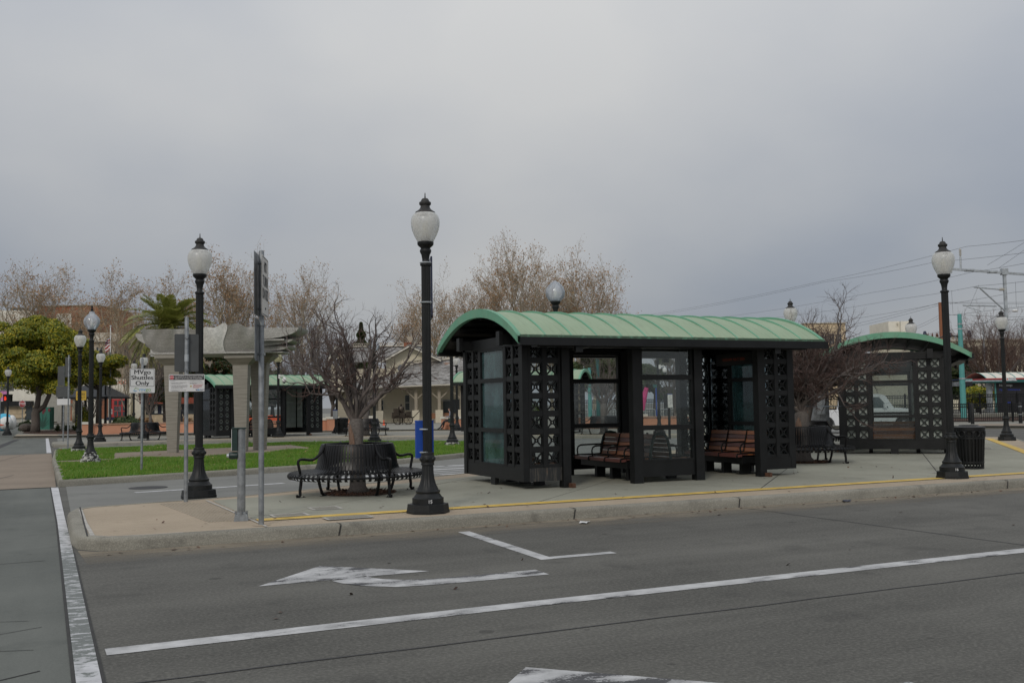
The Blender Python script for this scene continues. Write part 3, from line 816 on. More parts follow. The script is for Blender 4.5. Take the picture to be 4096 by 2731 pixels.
# --- lawn island
LAWN = [(0.15, 24.40), (1.4, 24.80), (2.9, 25.30), (5.6, 26.28), (8.8, 27.40), (10.8, 28.75), (12.4, 30.0), (14.2, 31.6), (15.6, 33.4), (16.3, 35.4), (16.2, 37.6), (15.1, 40.0), (13.0, 42.4), (10.6, 44.0), (8.0, 44.7), (4.5, 44.8), (1.2, 44.3), (0.1, 43.7), (0.02, 36.0)]
struct('lawn_bed', MB().prism(offset_poly(LAWN, 0.08), -0.02, 0.13), M['turf'])
kerb_ring('lawn_kerb', densify(LAWN, 1.2), 0.145, 'kerb', 0.15)
PATH = [(0.18, 33.0), (1.75, 33.25), (6.1, 33.9), (8.9, 36.9), (8.9, 41.2), (2.05, 38.7), (1.8, 34.15), (0.18, 33.9)]
struct('lawn_path', MB().prism(PATH, 0.1, 0.150), M['brick_walk'])
def inside(P, poly):
    x, y = P[:, 0], P[:, 1]; c = np.zeros(len(P), bool); n = len(poly)
    for i in range(n):
        (x0, y0), (x1, y1) = poly[i], poly[(i + 1) % n]
        k = ((y0 > y) != (y1 > y)) & (x < (x1 - x0) * (y - y0) / (y1 - y0 + 1e-12) + x0)
        c ^= k
    return c
rs = np.random.RandomState(3)
P = np.stack([rs.uniform(0, 16.5, 420000), rs.uniform(24.3, 45, 420000)], 1)
P = P[inside(P, offset_poly(LAWN, 0.10)) & (inside(P, offset_poly(LAWN, 0.17)) | (np.sin(P[:, 0] * 5.3) * np.sin(P[:, 1] * 4.1 + P[:, 0]) > .15)) & ~inside(P, PATH)]
keep = rs.rand(len(P)) < np.clip(1.35 - (P[:, 1] - 24) / 26, 0.3, 1)
keep &= (np.sin(P[:, 0] * 2.1 + 1.3 * np.sin(P[:, 1] * 1.7)) * np.sin(P[:, 1] * 2.6 + P[:, 0]) > -.93) | (rs.rand(len(P)) < .25)
P = P[keep][:200000]
n = len(P); hgt = rs.uniform(0.045, 0.12, n) * (0.85 + 0.45 * np.sin(P[:, 0] * 1.9) * np.sin(P[:, 1] * 1.3)); az = rs.uniform(0, 2 * math.pi, n)
dx = np.stack([np.cos(az), np.sin(az), np.zeros(n)], 1) * rs.uniform(0.008, 0.017, n)[:, None]
b0 = np.stack([P[:, 0], P[:, 1], np.full(n, 0.128)], 1)
ln = rs.normal(0, 0.038, (n, 3)); ln[:, 2] = np.maximum(hgt, 0.02)
V = np.stack([b0 - dx, b0 + dx, b0 + ln], 1).reshape(-1, 3)
gm = MB().add(V, np.arange(3 * n).reshape(-1, 3))
g = part('grass', gm, M['grass'], None); g['kind'] = 'stuff'

# --- second platform and the plaza beyond
PLAT = [(0.10, 50.75), (1.6, 50.6), (6.5, 51.1), (10, 50.9), (13, 49.8), (16.7, 47.1), (19.5, 44.9), (22.9, 41.9), (25.5, 39.2), (28.5, 37.6), (32, 38.2), (35, 40.5), (36.0, 43.2), (34.5, 46.5), (31, 50.6), (26.5, 54.0), (21, 57.8), (15, 60.6), (9, 61.2), (3.5, 59.8), (0.8, 58.2), (0.0, 54.5)]
struct('platform', MB().prism(offset_poly(PLAT, 0.08), -0.02, 0.149), M['far_paving'])
kerb_ring('platform_kerb', densify(PLAT, 2.0), 0.150, 'kerb')
strip('yellow_line', [p for p in offset_poly(PLAT, 1.0)][2:12], 0.13, 0.154, 'yellow')
strip('yellow_line', [p for p in offset_poly(PLAT, 0.9)][13:21], 0.13, 0.154, 'yellow')
sheet('platform_edge', [p for p in offset_poly(PLAT, 0.16)][1:12] + [p for p in offset_poly(PLAT, 0.93)][1:12][::-1], 0.152, 'tan')
PLAZA = [(-2.2, 70.6), (-0.4, 69.6), (0.5, 68.6), (3, 68.0), (6, 67.4), (13, 64.0), (19, 62.4), (24, 60), (30, 56.4), (36, 51), (41, 44.8), (44.6, 38.6), (47, 34), (50, 26), (60, 5),
         (140, 5), (140, 230), (-2.2, 230)]
struct('plaza', MB().prism(PLAZA, -0.02, 0.149), M['far_paving'])
strip('plaza_kerb', PLAZA[:15], 0.34, 0.153, 'kerb')
sheet('corner_ramp', [(-2.1, 70.8), (-0.5, 69.9), (0.3, 69.0), (0.4, 71.2), (-0.6, 73.4), (-2.1, 73.8)], 0.153, 'tan')
sheet('planting_bed', [(-1.9, 78.5), (-0.8, 74.5), (1.9, 70.6), (2.0, 90), (-1.9, 90)], 0.156, 'soil')
sheet('brick_strip', [(44.9, 38.9), (47.3, 34.3), (50.3, 26.3), (53.5, 26.8), (50.6, 35.6), (48.2, 40.6)], 0.156, 'brick_walk')
sheet('far_road_side', [(-60, 66.1), (-2.25, 69.0), (-2.25, 230), (-60, 230)], 0.006, 'street_concrete')

# ---------------------------------------------------------------- street lamps
def flute(k, depth):
    return lambda r, z, a: r - depth * (0.5 + 0.5 * np.cos(a * k))
def lamp_parts(root, kind, worn):
    lm = M['lamp']
    b = MB()
    b.lathe([(0.31, -0.02), (0.31, 0.035), (0.302, 0.04), (0.292, 0.125), (0.25, 0.128)], 8)
    base = part('plinth', b, M['lamp_worn'] if worn else lm, root, rz=R(22.5))
    p = [(0.225, 0.12), (0.225, 0.205), (0.218, 0.212), (0.205, 0.216), (0.17, 0.262), (0.166, 0.27), (0.174, 0.282), (0.176, 0.298), (0.168, 0.312), (0.155, 0.318)]
    part('drum', MB().lathe(p, 40), M['lamp_worn'] if worn == 2 else lm, root, smooth=True, angle=35)
    bell = [(0.155, 0.318), (0.142, 0.345), (0.118, 0.40), (0.098, 0.47), (0.087, 0.55), (0.083, 0.63), (0.08, 0.66)]
    part('bell', MB().lathe(bell, 96, mod=lambda r, z, a: r - 0.006 * (0.5 + 0.5 * np.cos(a * 16)) * min(1, max(0, (z - 0.34) / 0.06))), lm, root, smooth=True, angle=50)
    cb = MB().lathe([(0.083, 0.655), (0.094, 0.66), (0.096, 0.675), (0.090, 0.69), (0.098, 0.705), (0.102, 0.75), (0.098, 0.79), (0.09, 0.80), (0.094, 0.815), (0.088, 0.835), (0.07, 0.84)], 32)
    for k in range(6):
        a = k * math.pi / 3
        cb.sphere((0.094 * math.cos(a), 0.094 * math.sin(a), 0.745), 0.034, 10, 6)
    part('rosette_band', cb, lm, root, smooth=True, angle=45)
    part('shaft', MB().lathe([(0.067, 0.835), (0.066, 3.47)], 96, mod=flute(16, 0.009)), lm, root, smooth=True, angle=60)
    neck = [(0.064, 3.455), (0.080, 3.46), (0.083, 3.475), (0.078, 3.49), (0.058, 3.497), (0.049, 3.51), (0.052, 3.56), (0.062, 3.615), (0.080, 3.65), (0.085, 3.672), (0.078, 3.692), (0.068, 3.70),
            (0.072, 3.715), (0.095, 3.735), (0.113, 3.752), (0.1185, 3.765), (0.1185, 3.797), (0.09, 3.80)]
    part('neck', MB().lathe(neck, 40), lm, root, smooth=True, angle=40)
    if kind == 'capped':
        gl = [(0.108, 3.79), (0.125, 3.82), (0.16, 3.885), (0.19, 3.955), (0.206, 4.02), (0.211, 4.07), (0.206, 4.12), (0.19, 4.165), (0.165, 4.198), (0.14, 4.212)]
        gp = part('globe', MB().lathe(gl, 40, cap=False), M['globe'], root, smooth=True)
        cap = [(0.145, 4.195), (0.146, 4.212), (0.142, 4.226), (0.118, 4.24), (0.088, 4.262), (0.070, 4.29), (0.066, 4.315), (0.078, 4.326), (0.086, 4.335), (0.087, 4.362), (0.080, 4.37), (0.064, 4.372), (0.058, 4.395), (0.042, 4.418), (0.018, 4.426), (0.010, 4.43), (0.008, 4.445), (0.013, 4.452), (0.006, 4.458), (0.008, 4.475), (0.006, 4.495), (0.001, 4.505)]
        part('cap', MB().lathe(cap, 36), M['lamp_cap'], root, smooth=True, angle=40)
    else:
        gl = [(0.108, 3.79), (0.13, 3.82), (0.175, 3.88), (0.212, 3.95), (0.226, 4.01), (0.222, 4.07), (0.20, 4.13), (0.165, 4.17), (0.14, 4.20)]
        if kind != 'acorn': gl = [(.118, 3.79), (.165, 3.825), (.205, 3.88), (.224, 3.945), (.226, 4.0), (.215, 4.055), (.190, 4.11), (.152, 4.16), (.11, 4.20), (.066, 4.232), (.03, 4.252), (.003, 4.265)]
        else: gl += [(0.10, 4.235), (0.075, 4.28), (0.066, 4.315)]
        part('globe', MB().lathe(gl, 40, cap=False), M['globe_clear'] if kind != 'old' else M['globe_old'], root, smooth=True)
        if kind == 'acorn':
            part('finial', MB().lathe([(0.070, 4.31), (0.045, 4.325), (0.03, 4.345), (0.040, 4.37), (0.035, 4.40), (0.016, 4.41), (0.022, 4.43), (0.030, 4.45), (0.022, 4.475), (0.002, 4.50)], 20), M['lamp'], root, smooth=True, angle=40)
    part('bulb', MB().lathe([(0.028, 3.86), (0.042, 3.95), (0.042, 4.03), (0.03, 4.08), (0.004, 4.10)], 14), M['bulb'], root, smooth=True)
    part('lamp_holder', MB().lathe([(0.068, 3.79), (0.066, 3.85), (0.03, 3.865)], 16), M['bulb_base'], root, smooth=True, angle=40)
PROTO = {}
def lamp(loc, label, kind='capped', worn=0, rz=0.0, group='black cast iron street lamps'):
    key = (kind, worn)
    if key not in PROTO:
        r = thing('street_lamp', label, 'street lamp', loc, rz, group)
        lamp_parts(r, kind, worn); PROTO[key] = r; r.scale = (1, 1, 1.028)
        return r
    return copy_tree(PROTO[key], loc, rz, label)
def cast_number(txt, l, rz):
    """cast iron number painted on the drum of the lamp, on the side towards the road"""
    s = l.location
    v = np.array([math.sin(rz), -math.cos(rz)])
    lettering(txt, 0.065, M['sign_white'], l, (v[0] * 0.2275, v[1] * 0.2275, 0.167), (R(90), 0, rz), bold=0.001)

lA = lamp((4.91, 13.58, .15), 'tall lamp nearest the viewer, with blue bus sign and bin strapped to its pole', rz=0.1)
lB = lamp((2.34, 18.17, .15), 'lamp with frosted globe behind the narrow sign post on the island nose')
lC = lamp((15.62, 13.86, .15), 'lamp beside the litter bin at the right end of the near kerb', rz=-0.08)
lD = lamp((30.4, 24.57, .15), 'lamp at the far right edge in front of the railway fence')
lE = lamp((1.03, 31.67, .15), 'lamp with clear acorn globe and peeling white base on the lawn', 'acorn', 2)
lF = lamp((0.92, 40.37, .15), 'lamp with peeling base just behind the clear globe lamp', 'capped', 1)
lG = lamp((2.16, 53.2, .15), 'lamp on the far platform right of the two lawn lamps at left')
lH = lamp((-2.7, 74.6, .15), 'lamp at far left carrying the do not block sign and red hand signal')
lamp((*gxy(574, 53.5), .15), 'lamp directly behind the shuttle stop sign', 'capped')
lamp((*gxy(535, 70.5), .62), 'lamp in the planter just left of the shuttle stop sign')
lamp((*gxy(421, 84), .15), 'small distant lamp in front of the cream restaurant wall')
lamp((10.7, 52.3, .15), 'lamp with yellowed cap-less globe and white dome camera in front of far shelter', 'old')
lamp((12.6, 41.5, .15), 'lamp with clear globe behind the bare tree, at the rear lawn edge', 'ball')
lamp((15.2, 57.6, .15), 'lamp before the left gable of the station house', 'ball')
lamp((13.75, 35.27, .15), 'lamp on the right tip of the lawn behind shelter corner', 'capped', 1)
lamp((22.0, 55.6, .15), 'lamp beside the seated person before the station porch')
lamp((*gxy(2229, 23.0), .15), 'lamp whose clear pointed globe rises above the middle of the shelter roof', 'ball')
lamp((20.5, 24.0, .15), 'lamp above the right end of the near shelter roof beside the bare trees')
lamp((29.5, 27.8, .15), 'lamp whose top shows over the curved roof of the right shelter')
lamp((27.0, 41.4, .15), 'lamp seen through the front window pane of the near shelter')

cast_number('15', lA, R(-12) - lA.rotation_euler.z); cast_number('16', lC, R(-28) - lC.rotation_euler.z)
# things strapped to the nearest lamp
t = thing('bus_stop_sign', 'narrow blue bus stop sign seen edge on, strapped high on nearest lamp', 'sign', (4.987, 13.544, 2.95), R(73))
pl = MB().prism_xz([(-0.0, 0.04), (0.03, 0.0), (0.42, 0.0), (0.45, 0.04), (0.45, 0.86), (0.42, 0.90), (0.03, 0.90), (0.0, 0.86)], -0.012, 0.012)
part('plate', pl, M['navy'], t)
for z in (0.22, 0.80):
    part('band', MB().tube([(.012 + 0.078 * math.cos(a), .084 + 0.078 * math.sin(a), z) for a in np.linspace(0, 2 * math.pi, 21)], 0.011, 6), M['steel_bright'], t)
    part('bracket', MB().box((0.02, .018, z), (0.06, 0.010, 0.05)), M['steel_bright'], t)
lettering('O', 0.11, M['sign_white'], t, (0.22, -0.0135, 0.74))
t = thing('timetable_case', 'bright blue curved timetable case hung on the back of the nearest lamp', 'timetable case', (4.925, 13.75, 0.92), R(-16))
m = MB(); prof = [(-0.135, -0.015), (-0.12, -0.05), (0.12, -0.05), (0.135, -0.015), (0.12, 0.03), (-0.12, 0.03)]
m.prism(prof, 0.0, 0.53)
part('case', m, M['blue'], t)
part('case_cap', MB().prism([(x * 1.04, y * 1.06) for x, y in prof], 0.525, 0.545), M['blue'], t)
for z in (0.09, 0.42):
    part('band', MB().tube([(-0.0 + 0.073 * math.cos(a), -0.155 + 0.073 * math.sin(a), z) for a in np.linspace(0, 2 * math.pi, 21)], 0.010, 6), M['steel_bright'], t)

# ---------------------------------------------------------------- round tree benches
def strap(parent_mesh=None):
    pr = [(0.585, 0.865), (0.60, 0.885), (0.622, 0.88), (0.642, 0.835), (0.668, 0.74), (0.685, 0.62), (0.70, 0.53), (0.73, 0.455), (0.785, 0.412), (0.88, 0.395), (1.02, 0.402), (1.12, 0.404), (1.175, 0.392), (1.205, 0.36), (1.205, 0.325), (1.18, 0.297), (1.14, 0.292)]
    m = MB(); w, th = 0.0242, 0.004
    G = []
    for i, (r, z) in enumerate(pr):
        a, b = pr[max(0, i - 1)], pr[min(len(pr) - 1, i + 1)]
        d = np.array([b[0] - a[0], b[1] - a[1]]); d /= np.linalg.norm(d); nx, nz = -d[1] * th, d[0] * th
        ww = w * (0.95 + 0.10 * (r - 0.6))
        G.append([(r + nx, -ww, z + nz), (r + nx, ww, z + nz), (r - nx, ww, z - nz), (r - nx, -ww, z - nz), (r + nx, -ww, z + nz)])
    return m.grid(G)
def ring(r, z, rad, n=64, sides=8):
    return MB().tube([(r * math.cos(a), r * math.sin(a), z) for a in np.linspace(0, 2 * math.pi, n + 1)], rad, sides, cap=False)
STRAP = strap().mesh('slat', M['bench_black'], True, 30)
NS = 76
SLATS = MB()
for k in range(NS):
    SLATS.merge(strap(), Matrix.Rotation(2 * math.pi * k / NS, 4, 'Z'))
SLATS = SLATS.mesh('slats', M['bench_black'], True, 30)
RINGS = MB().merge(ring(0.60, 0.87, 0.017)).merge(ring(1.165, 0.345, 0.016)).merge(ring(0.74, 0.40, 0.013)).merge(ring(0.66, 0.66, 0.010)).mesh('frame_ring', M['bench_black'], True)
def leg_out(a):
    m = MB(); pts = [(1.09, 0.40), (1.075, 0.33), (1.085, 0.22), (1.10, 0.12), (1.095, 0.05), (1.12, 0.02), (1.155, 0.025), (1.16, 0.045), (1.14, 0.05)]
    m.tube([(r, 0, z) for r, z in pts], [.029, .029, .028, .027, .026, .026, .023, .018, .012], 8)
    m.box((1.07, 0, 0.006), (0.13, 0.05, 0.012)); m.tube([(1.03, 0, 0), (1.03, 0, 0.03)], 0.012, 6)
    return m.mesh('leg', M['bench_black'], True, 40)
def leg_in():
    m = MB(); pts = [(0.76, 0.40), (0.755, 0.30), (0.73, 0.18), (0.69, 0.06), (0.66, 0.025), (0.62, 0.02)]
    m.tube([(r, 0, z) for r, z in pts], [.029, .029, .027, .026, .026, .018], 8); m.box((0.66, 0, 0.006), (0.12, 0.05, 0.012))
    return m.mesh('leg', M['bench_black'], True, 40)
def arm():
    pts = [(1.09, 0.38), (1.115, 0.50), (1.135, 0.58), (1.13, 0.625), (1.09, 0.648), (1.03, 0.648), (0.93, 0.632), (0.86, 0.632), (0.80, 0.66), (0.74, 0.71), (0.69, 0.76), (0.655, 0.83), (0.61, 0.89)]
    return MB().tube([(r, 0, z) for r, z in pts], 0.024, 8).mesh('arm', M['bench_black'], True, 40)
LEGO, LEGI, ARM = leg_out(0), leg_in(), arm()
def tree_bench(loc, label, rz, fine):
    t = thing('tree_bench', label, 'bench', loc, rz, 'round black slatted benches around trees')
    if fine:
        for k in range(NS): part('slat', STRAP, None, t, rz=2 * math.pi * k / NS)
    else: part('slat', SLATS, None, t, kind='stuff')
    part('frame_ring', RINGS, None, t)
    for k in range(4):
        for nm, me in (('leg', LEGO), ('leg', LEGI), ('arm', ARM)): part(nm, me, None, t, rz=k * math.pi / 2)
    return t
tree_bench((4.90, 17.18, .15), 'large round slatted bench around the nearest bare tree, left of the shelter', R(13), True)
tree_bench((16.75, 19.30, .15), 'round glossy bench with a bare tree in it right of the near shelter', R(20), True)
tree_bench((20.9, 23.9, .15), 'round bench half hidden behind the one right of the near shelter', R(30), False)
tree_bench((15.0, 50.9, .15), 'round bench on the far platform before the station house', R(5), False)
tree_bench((4.3, 54.0, .15), 'round bench on the far platform just right of the shuttle stop sign', R(5), False)
tree_bench((24.6, 42.6, .15), 'round bench seen through the windows of the near shelter', R(65), False)
def mulch_ring(x, y, r, seed):
    m = MB().prism([(x + r * (1 + 0.05 * math.sin(5 * a + seed)) * math.cos(a), y + r * (1 + 0.05 * math.cos(4 * a)) * math.sin(a)) for a in np.linspace(0, 2 * math.pi, 40)[:-1]], 0.12, 0.1625)
    struct('tree_pit', m, M['mulch'])
    q = np.random.RandomState(seed); n = 900
    rr = r * 0.98 * np.sqrt(q.rand(n)); aa = q.uniform(0, 2 * math.pi, n)
    C = np.stack([x + rr * np.cos(aa), y + rr * np.sin(aa), 0.163 + 0.025 * q.rand(n)], 1)
    u = q.normal(0, 1, (n, 3)); u[:, 2] *= 0.4; u /= np.linalg.norm(u, axis=1)[:, None]
    w = np.cross(u, q.normal(0, 1, (n, 3))); w /= np.linalg.norm(w, axis=1)[:, None]
    o = part('bark_mulch', MB().quads(C, u * q.uniform(.012, .035, n)[:, None], w * q.uniform(.004, .012, n)[:, None]), M['leaf_mulch'], None); o['kind'] = 'stuff'
M['leaf_mulch'] = leaf_mat('leaf_mulch', [(0.03, 0.015, 0.010), (0.075, 0.035, 0.022), (0.13, 0.06, 0.035), (0.17, 0.10, 0.06)], 0.9, 0)
mulch_ring(4.95, 17.25, 0.66, 1); mulch_ring(16.75, 19.30, 0.66, 2); mulch_ring(20.9, 23.9, 0.62, 3)

# ---------------------------------------------------------------- bus shelters
def arc_pts(w, rise, n, z0):
    Rr = (w * w + rise * rise) / (2 * rise); a0 = math.asin(w / Rr)
    return [(Rr * math.sin(a), z0 + rise - Rr + Rr * math.cos(a)) for a in np.linspace(-a0, a0, n)]
HL, HD, PITCHZ, ROW0 = 3.02, 1.375, 0.322, 0.385
EAVE, RISE, HW, RX = 2.70, 0.60, 2.0, 3.38
def lattice_tile_mesh():
    m = MB(); s, b, d = 0.121, 0.016, 0.03
    m.bb(-s, s, -d, d, -s, -s + b); m.bb(-s, s, -d, d, s - b, s); m.bb(-s, -s + b, -d, d, -s + b, s - b); m.bb(s - b, s, -d, d, -s + b, s - b)
    for sx in (-1, 1):
        for sz in (-1, 1):
            m.bar((sx * 0.024, 0, sz * 0.024), (sx * 0.109, 0, sz * 0.109), 0.021, 0.036, up=(0, 1, 0))
    n = 14
    G = []
    for k in range(n + 1):
        a = 2 * math.pi * k / n; c, q = math.cos(a), math.sin(a)
        G.append([(r * c, y, r * q) for r, y in ((0.036, -0.022), (0.036, 0.022), (0.02, 0.022), (0.02, -0.022), (0.036, -0.022))])
    m.grid(G)
    return m.mesh('lattice_tile', M['black'])
TILE = lattice_tile_mesh()
def panel_frame(x0, x1, z0, z1, cols, rows, wbar=0.06, dep=0.09):
    """grid of bars around square openings, standing in the xz plane"""
    m = MB(); pz = PITCHZ; cw = (x1 - x0) / cols
    zt = z0 + rows * pz
    op = 0.242
    xs = [x0 + cw * (i + .5) for i in range(cols)]
    edges = [x0] + sum(([c - op / 2, c + op / 2] for c in xs), []) + [x1]
    for i in range(0, len(edges), 2): m.bb(edges[i], edges[i + 1], -dep / 2, dep / 2, z0, z1)
    for c in xs:
        zz = [z0] + sum(([z0 + pz * (j + .5) - op / 2, z0 + pz * (j + .5) + op / 2] for j in range(rows)), []) + [z1]
        for j in range(0, len(zz), 2): m.bb(c - op / 2, c + op / 2, -dep / 2 + .006, dep / 2 - .006, zz[j], zz[j + 1])
    cent = [(c, z0 + pz * (j + .5)) for c in xs for j in range(rows)]
    return m, cent
def shelter(name_label, loc, rz, glassmat, lattmat, led, rustpanel=False):
    t = thing('bus_shelter', name_label, 'bus shelter', loc, rz, 'green roofed bus shelters')
    bk = M['black']
    ztop = ROW0 + 7 * PITCHZ + 0.005
    # posts that reach the ground
    for sy in (-1, 1):
        for x in (-2.22, 2.22, -0.70, 0.70):
            w = 0.16 if abs(x) > 1 else 0.19
            part('post', MB().bb(x - w / 2, x + w / 2, sy * HD - .085, sy * HD + .085, -0.0, 2.66), bk, t)
        for x in (-2.22, 2.22):
            part('drain_outlet', MB().bb(x - .02 + .06, x + .10, sy * (HD + .15) - .06, sy * (HD + .15) + .06, 0.01, .09).bb(x + .02, x + .12, sy * (HD + .09) - .03, sy * (HD + .09) + .03, .015, .085), M['rust'], t)
    # short front and rear returns, two lattice columns each
    for sx in (-1, 1):
        for sy in (-1, 1):
            x0, x1 = sorted((sx * 2.305, sx * 2.96))
            m, cent = panel_frame(x0, x1, ROW0, 2.66, 2, 7)
            part('lattice_frame', m, bk, t, (0, sy * HD, 0))
            part('kick_panel', MB().bb(x0, x1, sy * HD - .035, sy * HD + .035, 0.14, ROW0 - .002), M['black_rusty'] if (rustpanel and sx < 0 and sy < 0) else bk, t)
            for c in cent: part('lattice_tile', TILE, None, t, (c[0], sy * HD, c[1]))
            part('lattice_glass', MB().bb(x0 + .02, x1 - .02, -.003, .003, ROW0 + .02, ztop), lattmat, t, (0, sy * (HD - .052), 0))
    # end walls: lattice, window, lattice
    for sx in (-1, 1):
        X = sx * HL
        for sy in (-1, 1):
            y0, y1 = sorted((sy * 0.62, sy * 1.275))
            m, cent = panel_frame(y0, y1, ROW0, 2.60, 2, 7)
            part('lattice_frame', m, bk, t, (X, 0, 0), R(90))
            for c in cent: part('lattice_tile', TILE, None, t, (X, c[0], c[1]), R(90))
            part('lattice_glass', MB().bb(-.003, .003, y0 + .02, y1 - .02, ROW0 + .02, ztop), lattmat, t, (X - sx * .052, 0, 0))
            part('corner_post', MB().bb(X - .06, X + .06, sy * 1.345 - .07, sy * 1.345 + .07, 0.14, 2.66), bk, t)
        part('kick_panel', MB().bb(X - .04, X + .04, -1.272, 1.272, 0.14, ROW0 - .002), bk, t)
        part('foot', MB().bb(X - .04, X + .04, -.1, .1, -0.0, .138), bk, t)
        for z0, z1 in ((ROW0 + .02, 1.0), (1.08, 1.95), (2.03, 2.56)):
            part('window_pane', MB().bb(X - .004, X + .004, -.53, .53, z0 - .01, z1 + .01), glassmat, t)
        f = MB()
        for z0, z1 in ((ROW0, ROW0 + .03), (1.0, 1.08), (1.95, 2.03), (2.555, 2.60)): f.bb(X - .05, X + .05, -.54, .54, z0, z1)
        for sy in (-1, 1):
            y0, y1 = sorted((sy * .54, sy * .618)); f.bb(X - .047, X + .047, y0, y1, ROW0, 2.60)
        part('window_frame', f, bk, t)
    # glazed screens in the middle of both long sides
    for sy in (-1, 1):
        Y = sy * HD
        part('kick_panel', MB().bb(-.60, .60, Y - .04, Y + .04, 0.12, 0.40), bk, t)
        f = MB()
        for z0, z1 in ((0.40, .44), (1.0, 1.09), (1.955, 2.05), (2.56, 2.66)): f.bb(-.60, .60, Y - .05, Y + .05, z0, z1)
        for sx in (-1, 1):
            x0, x1 = sorted((sx * .555, sx * .60)); f.bb(x0, x1, Y - .044, Y + .044, .44, 2.56)
        part('window_frame', f, bk, t)
        for z0, z1 in ((.44, 1.0), (1.09, 1.955), (2.05, 2.56)):
            part('window_pane', MB().bb(-.56, .56, Y - .004, Y + .004, z0 - .01, z1 + .01), M['glass'], t)
    # ring beam, brackets, tie beams
    m = MB()
    for sy in (-1, 1): m.bb(-HL + .07, HL - .07, sy * HD - .06, sy * HD + .06, 2.662, 2.80)
    for sx in (-1, 1): m.bb(sx * HL - .06, sx * HL + .06, -1.44, 1.44, 2.602, 2.80)
    for x in (-2.22, -.7, .7, 2.22): m.bb(x - .05, x + .05, -1.30, 1.30, 2.665, 2.79)
    part('ring_beam', m, bk, t)
    for sy in (-1, 1):
        for x in (-2.22, 2.22):
            y0, y1 = sorted((sy * 1.44, sy * 1.93)); m = MB().bb(x - .05, x + .05, y0, y1, 2.58, 2.68)
            y0, y1 = sorted((sy * 1.93, sy * 2.0)); m.bb(x - .07, x + .07, y0, y1, 2.44, 2.70)
            part('bracket', m, bk, t)
        for sx in (-1, 1):
            x0, x1 = sorted((sx * (HL + .06), sx * (RX - .10))); m = MB().bb(x0, x1, sy * .98 - .05, sy * .98 + .05, 2.62, 2.80)
            x0, x1 = sorted((sx * (RX - .10), sx * (RX - .02))); m.bb(x0, x1, sy * .98 - .075, sy * .98 + .075, 2.60, 2.86)
            part('bracket', m, bk, t)
        y0, y1 = sorted((sy * 1.93, sy * 2.06))
        m = MB().bb(-RX - .02, RX + .06, y0, y1, EAVE - .15, EAVE - .012)
        m.bb(-HL, HL, *sorted((sy * 1.70, sy * 1.92)), EAVE - .17, EAVE - .13)
        part('fascia', m, bk, t)
    # vault: dark boarded underside, purlins, green sheets, standing ribs, end trims
    lo = arc_pts(HW - .05, RISE - .03, 17, EAVE - .05)
    part('soffit', MB().grid([[(x, y, z) for y, z in lo] for x in (-RX + .09, RX - .09)]), bk, t)
    m = MB()
    for y, z in lo[2:-2:2]: m.bb(-RX + .10, RX - .10, y - .04, y + .04, z - .07, z - .012)
    part('purlins', m, bk, t)
    tymp = [(y, z) for y, z in arc_pts(1.42, .40, 11, 2.80)]
    for sx in (-1, 1):
        part('gable_panel', MB().prism([(y, z) for y, z in tymp], -.02, .02), bk, t)
        o = t.children[-1]; o.matrix_local = Matrix(((0, 0, 1, sx * HL), (1, 0, 0, 0), (0, 1, 0, 0), (0, 0, 0, 1)))
    up = arc_pts(HW, RISE, 25, EAVE); ud = arc_pts(HW, RISE - .03, 25, EAVE - .002)
    NB = 13; bw = 2 * RX / NB
    for k in range(NB):
        x0, x1 = -RX + k * bw + .004, -RX + (k + 1) * bw - .004
        G = [[(x0, y, z), (x1, y, z), (x1, y2, z2 - .01), (x0, y2, z2 - .01), (x0, y, z)] for (y, z), (y2, z2) in zip(up, ud)]
        part('roof_panel', MB().grid(G), M['roof_green'], t, smooth=True, angle=30)
    hi = arc_pts(HW + .005, RISE + .035, 25, EAVE - .0)
    for k in range(1, NB):
        x = -RX + k * bw
        G = [[(x - .022, y, z - .02), (x - .016, y2, z2), (x + .016, y2, z2), (x + .022, y, z - .02)] for (y, z), (y2, z2) in zip(up, hi)]
        part('roof_rib', MB().grid(G), M['trim_green'], t, smooth=True, angle=30)
    bot = arc_pts(HW, RISE, 25, EAVE - .118)
    for sx in (-1, 1):
        a, b = sx * (RX - .035), sx * (RX + .05)
        G = [[(a, y2, z2 + .01), (b, y2, z2 + .01), (b, y, z), (a, y, z), (a, y2, z2 + .01)] for (y, z), (y2, z2) in zip(bot, hi)]
        part('roof_trim', MB().grid(G), M['trim_green'], t, smooth=True, angle=30)
    for sy in (-1, 1):
        part('eave_trim', MB().bb(-RX, RX, *sorted((sy * 1.975, sy * 2.02)), EAVE - .008, EAVE + .035), M['trim_green'], t)
    if led:
        s = part('display_sign', MB().bb(HL - .36, HL - .16, -.62, .62, 2.30, 2.56), bk, t)
        x = HL - .3615
        lettering('10:23 AM  Feb 7, 2026', .085, M['led_amber'], s, (x, 0, 2.42), (R(90), 0, R(-90)))
        s = part('display_sign', MB().bb(-HL + .10, -HL + .30, -.50, .50, 2.30, 2.56), bk, t)
        lettering('10:23 AM  Feb 7, 2026', .085, M['led_amber'], s, (-HL + .0985, 0, 2.43), (R(90), 0, R(-90)))
    return t
def rusty(name):
    m = bpy.data.materials.new(name); g = NT(m)
    n = g.noise(g.coord('Object', (9, 9, 0.9)), 3.0, 6.0, 0.7); n2 = g.noise(g.coord('Object'), 1.5, 3.0)
    c = g.mix(g.math('MULTIPLY', g.step(n, 0.50, 0.66), 0.75), (0.016, 0.017, 0.018), (0.115, 0.105, 0.085))
    c = g.mix(g.math('MULTIPLY', g.step(n, 0.60, 0.70), 0.6), c, (0.11, 0.045, 0.02))
    g.base(c); g.rough(0.55); return m
M['black_rusty'] = rusty('black_rusty')
S1 = (10.73, 17.56, .15)
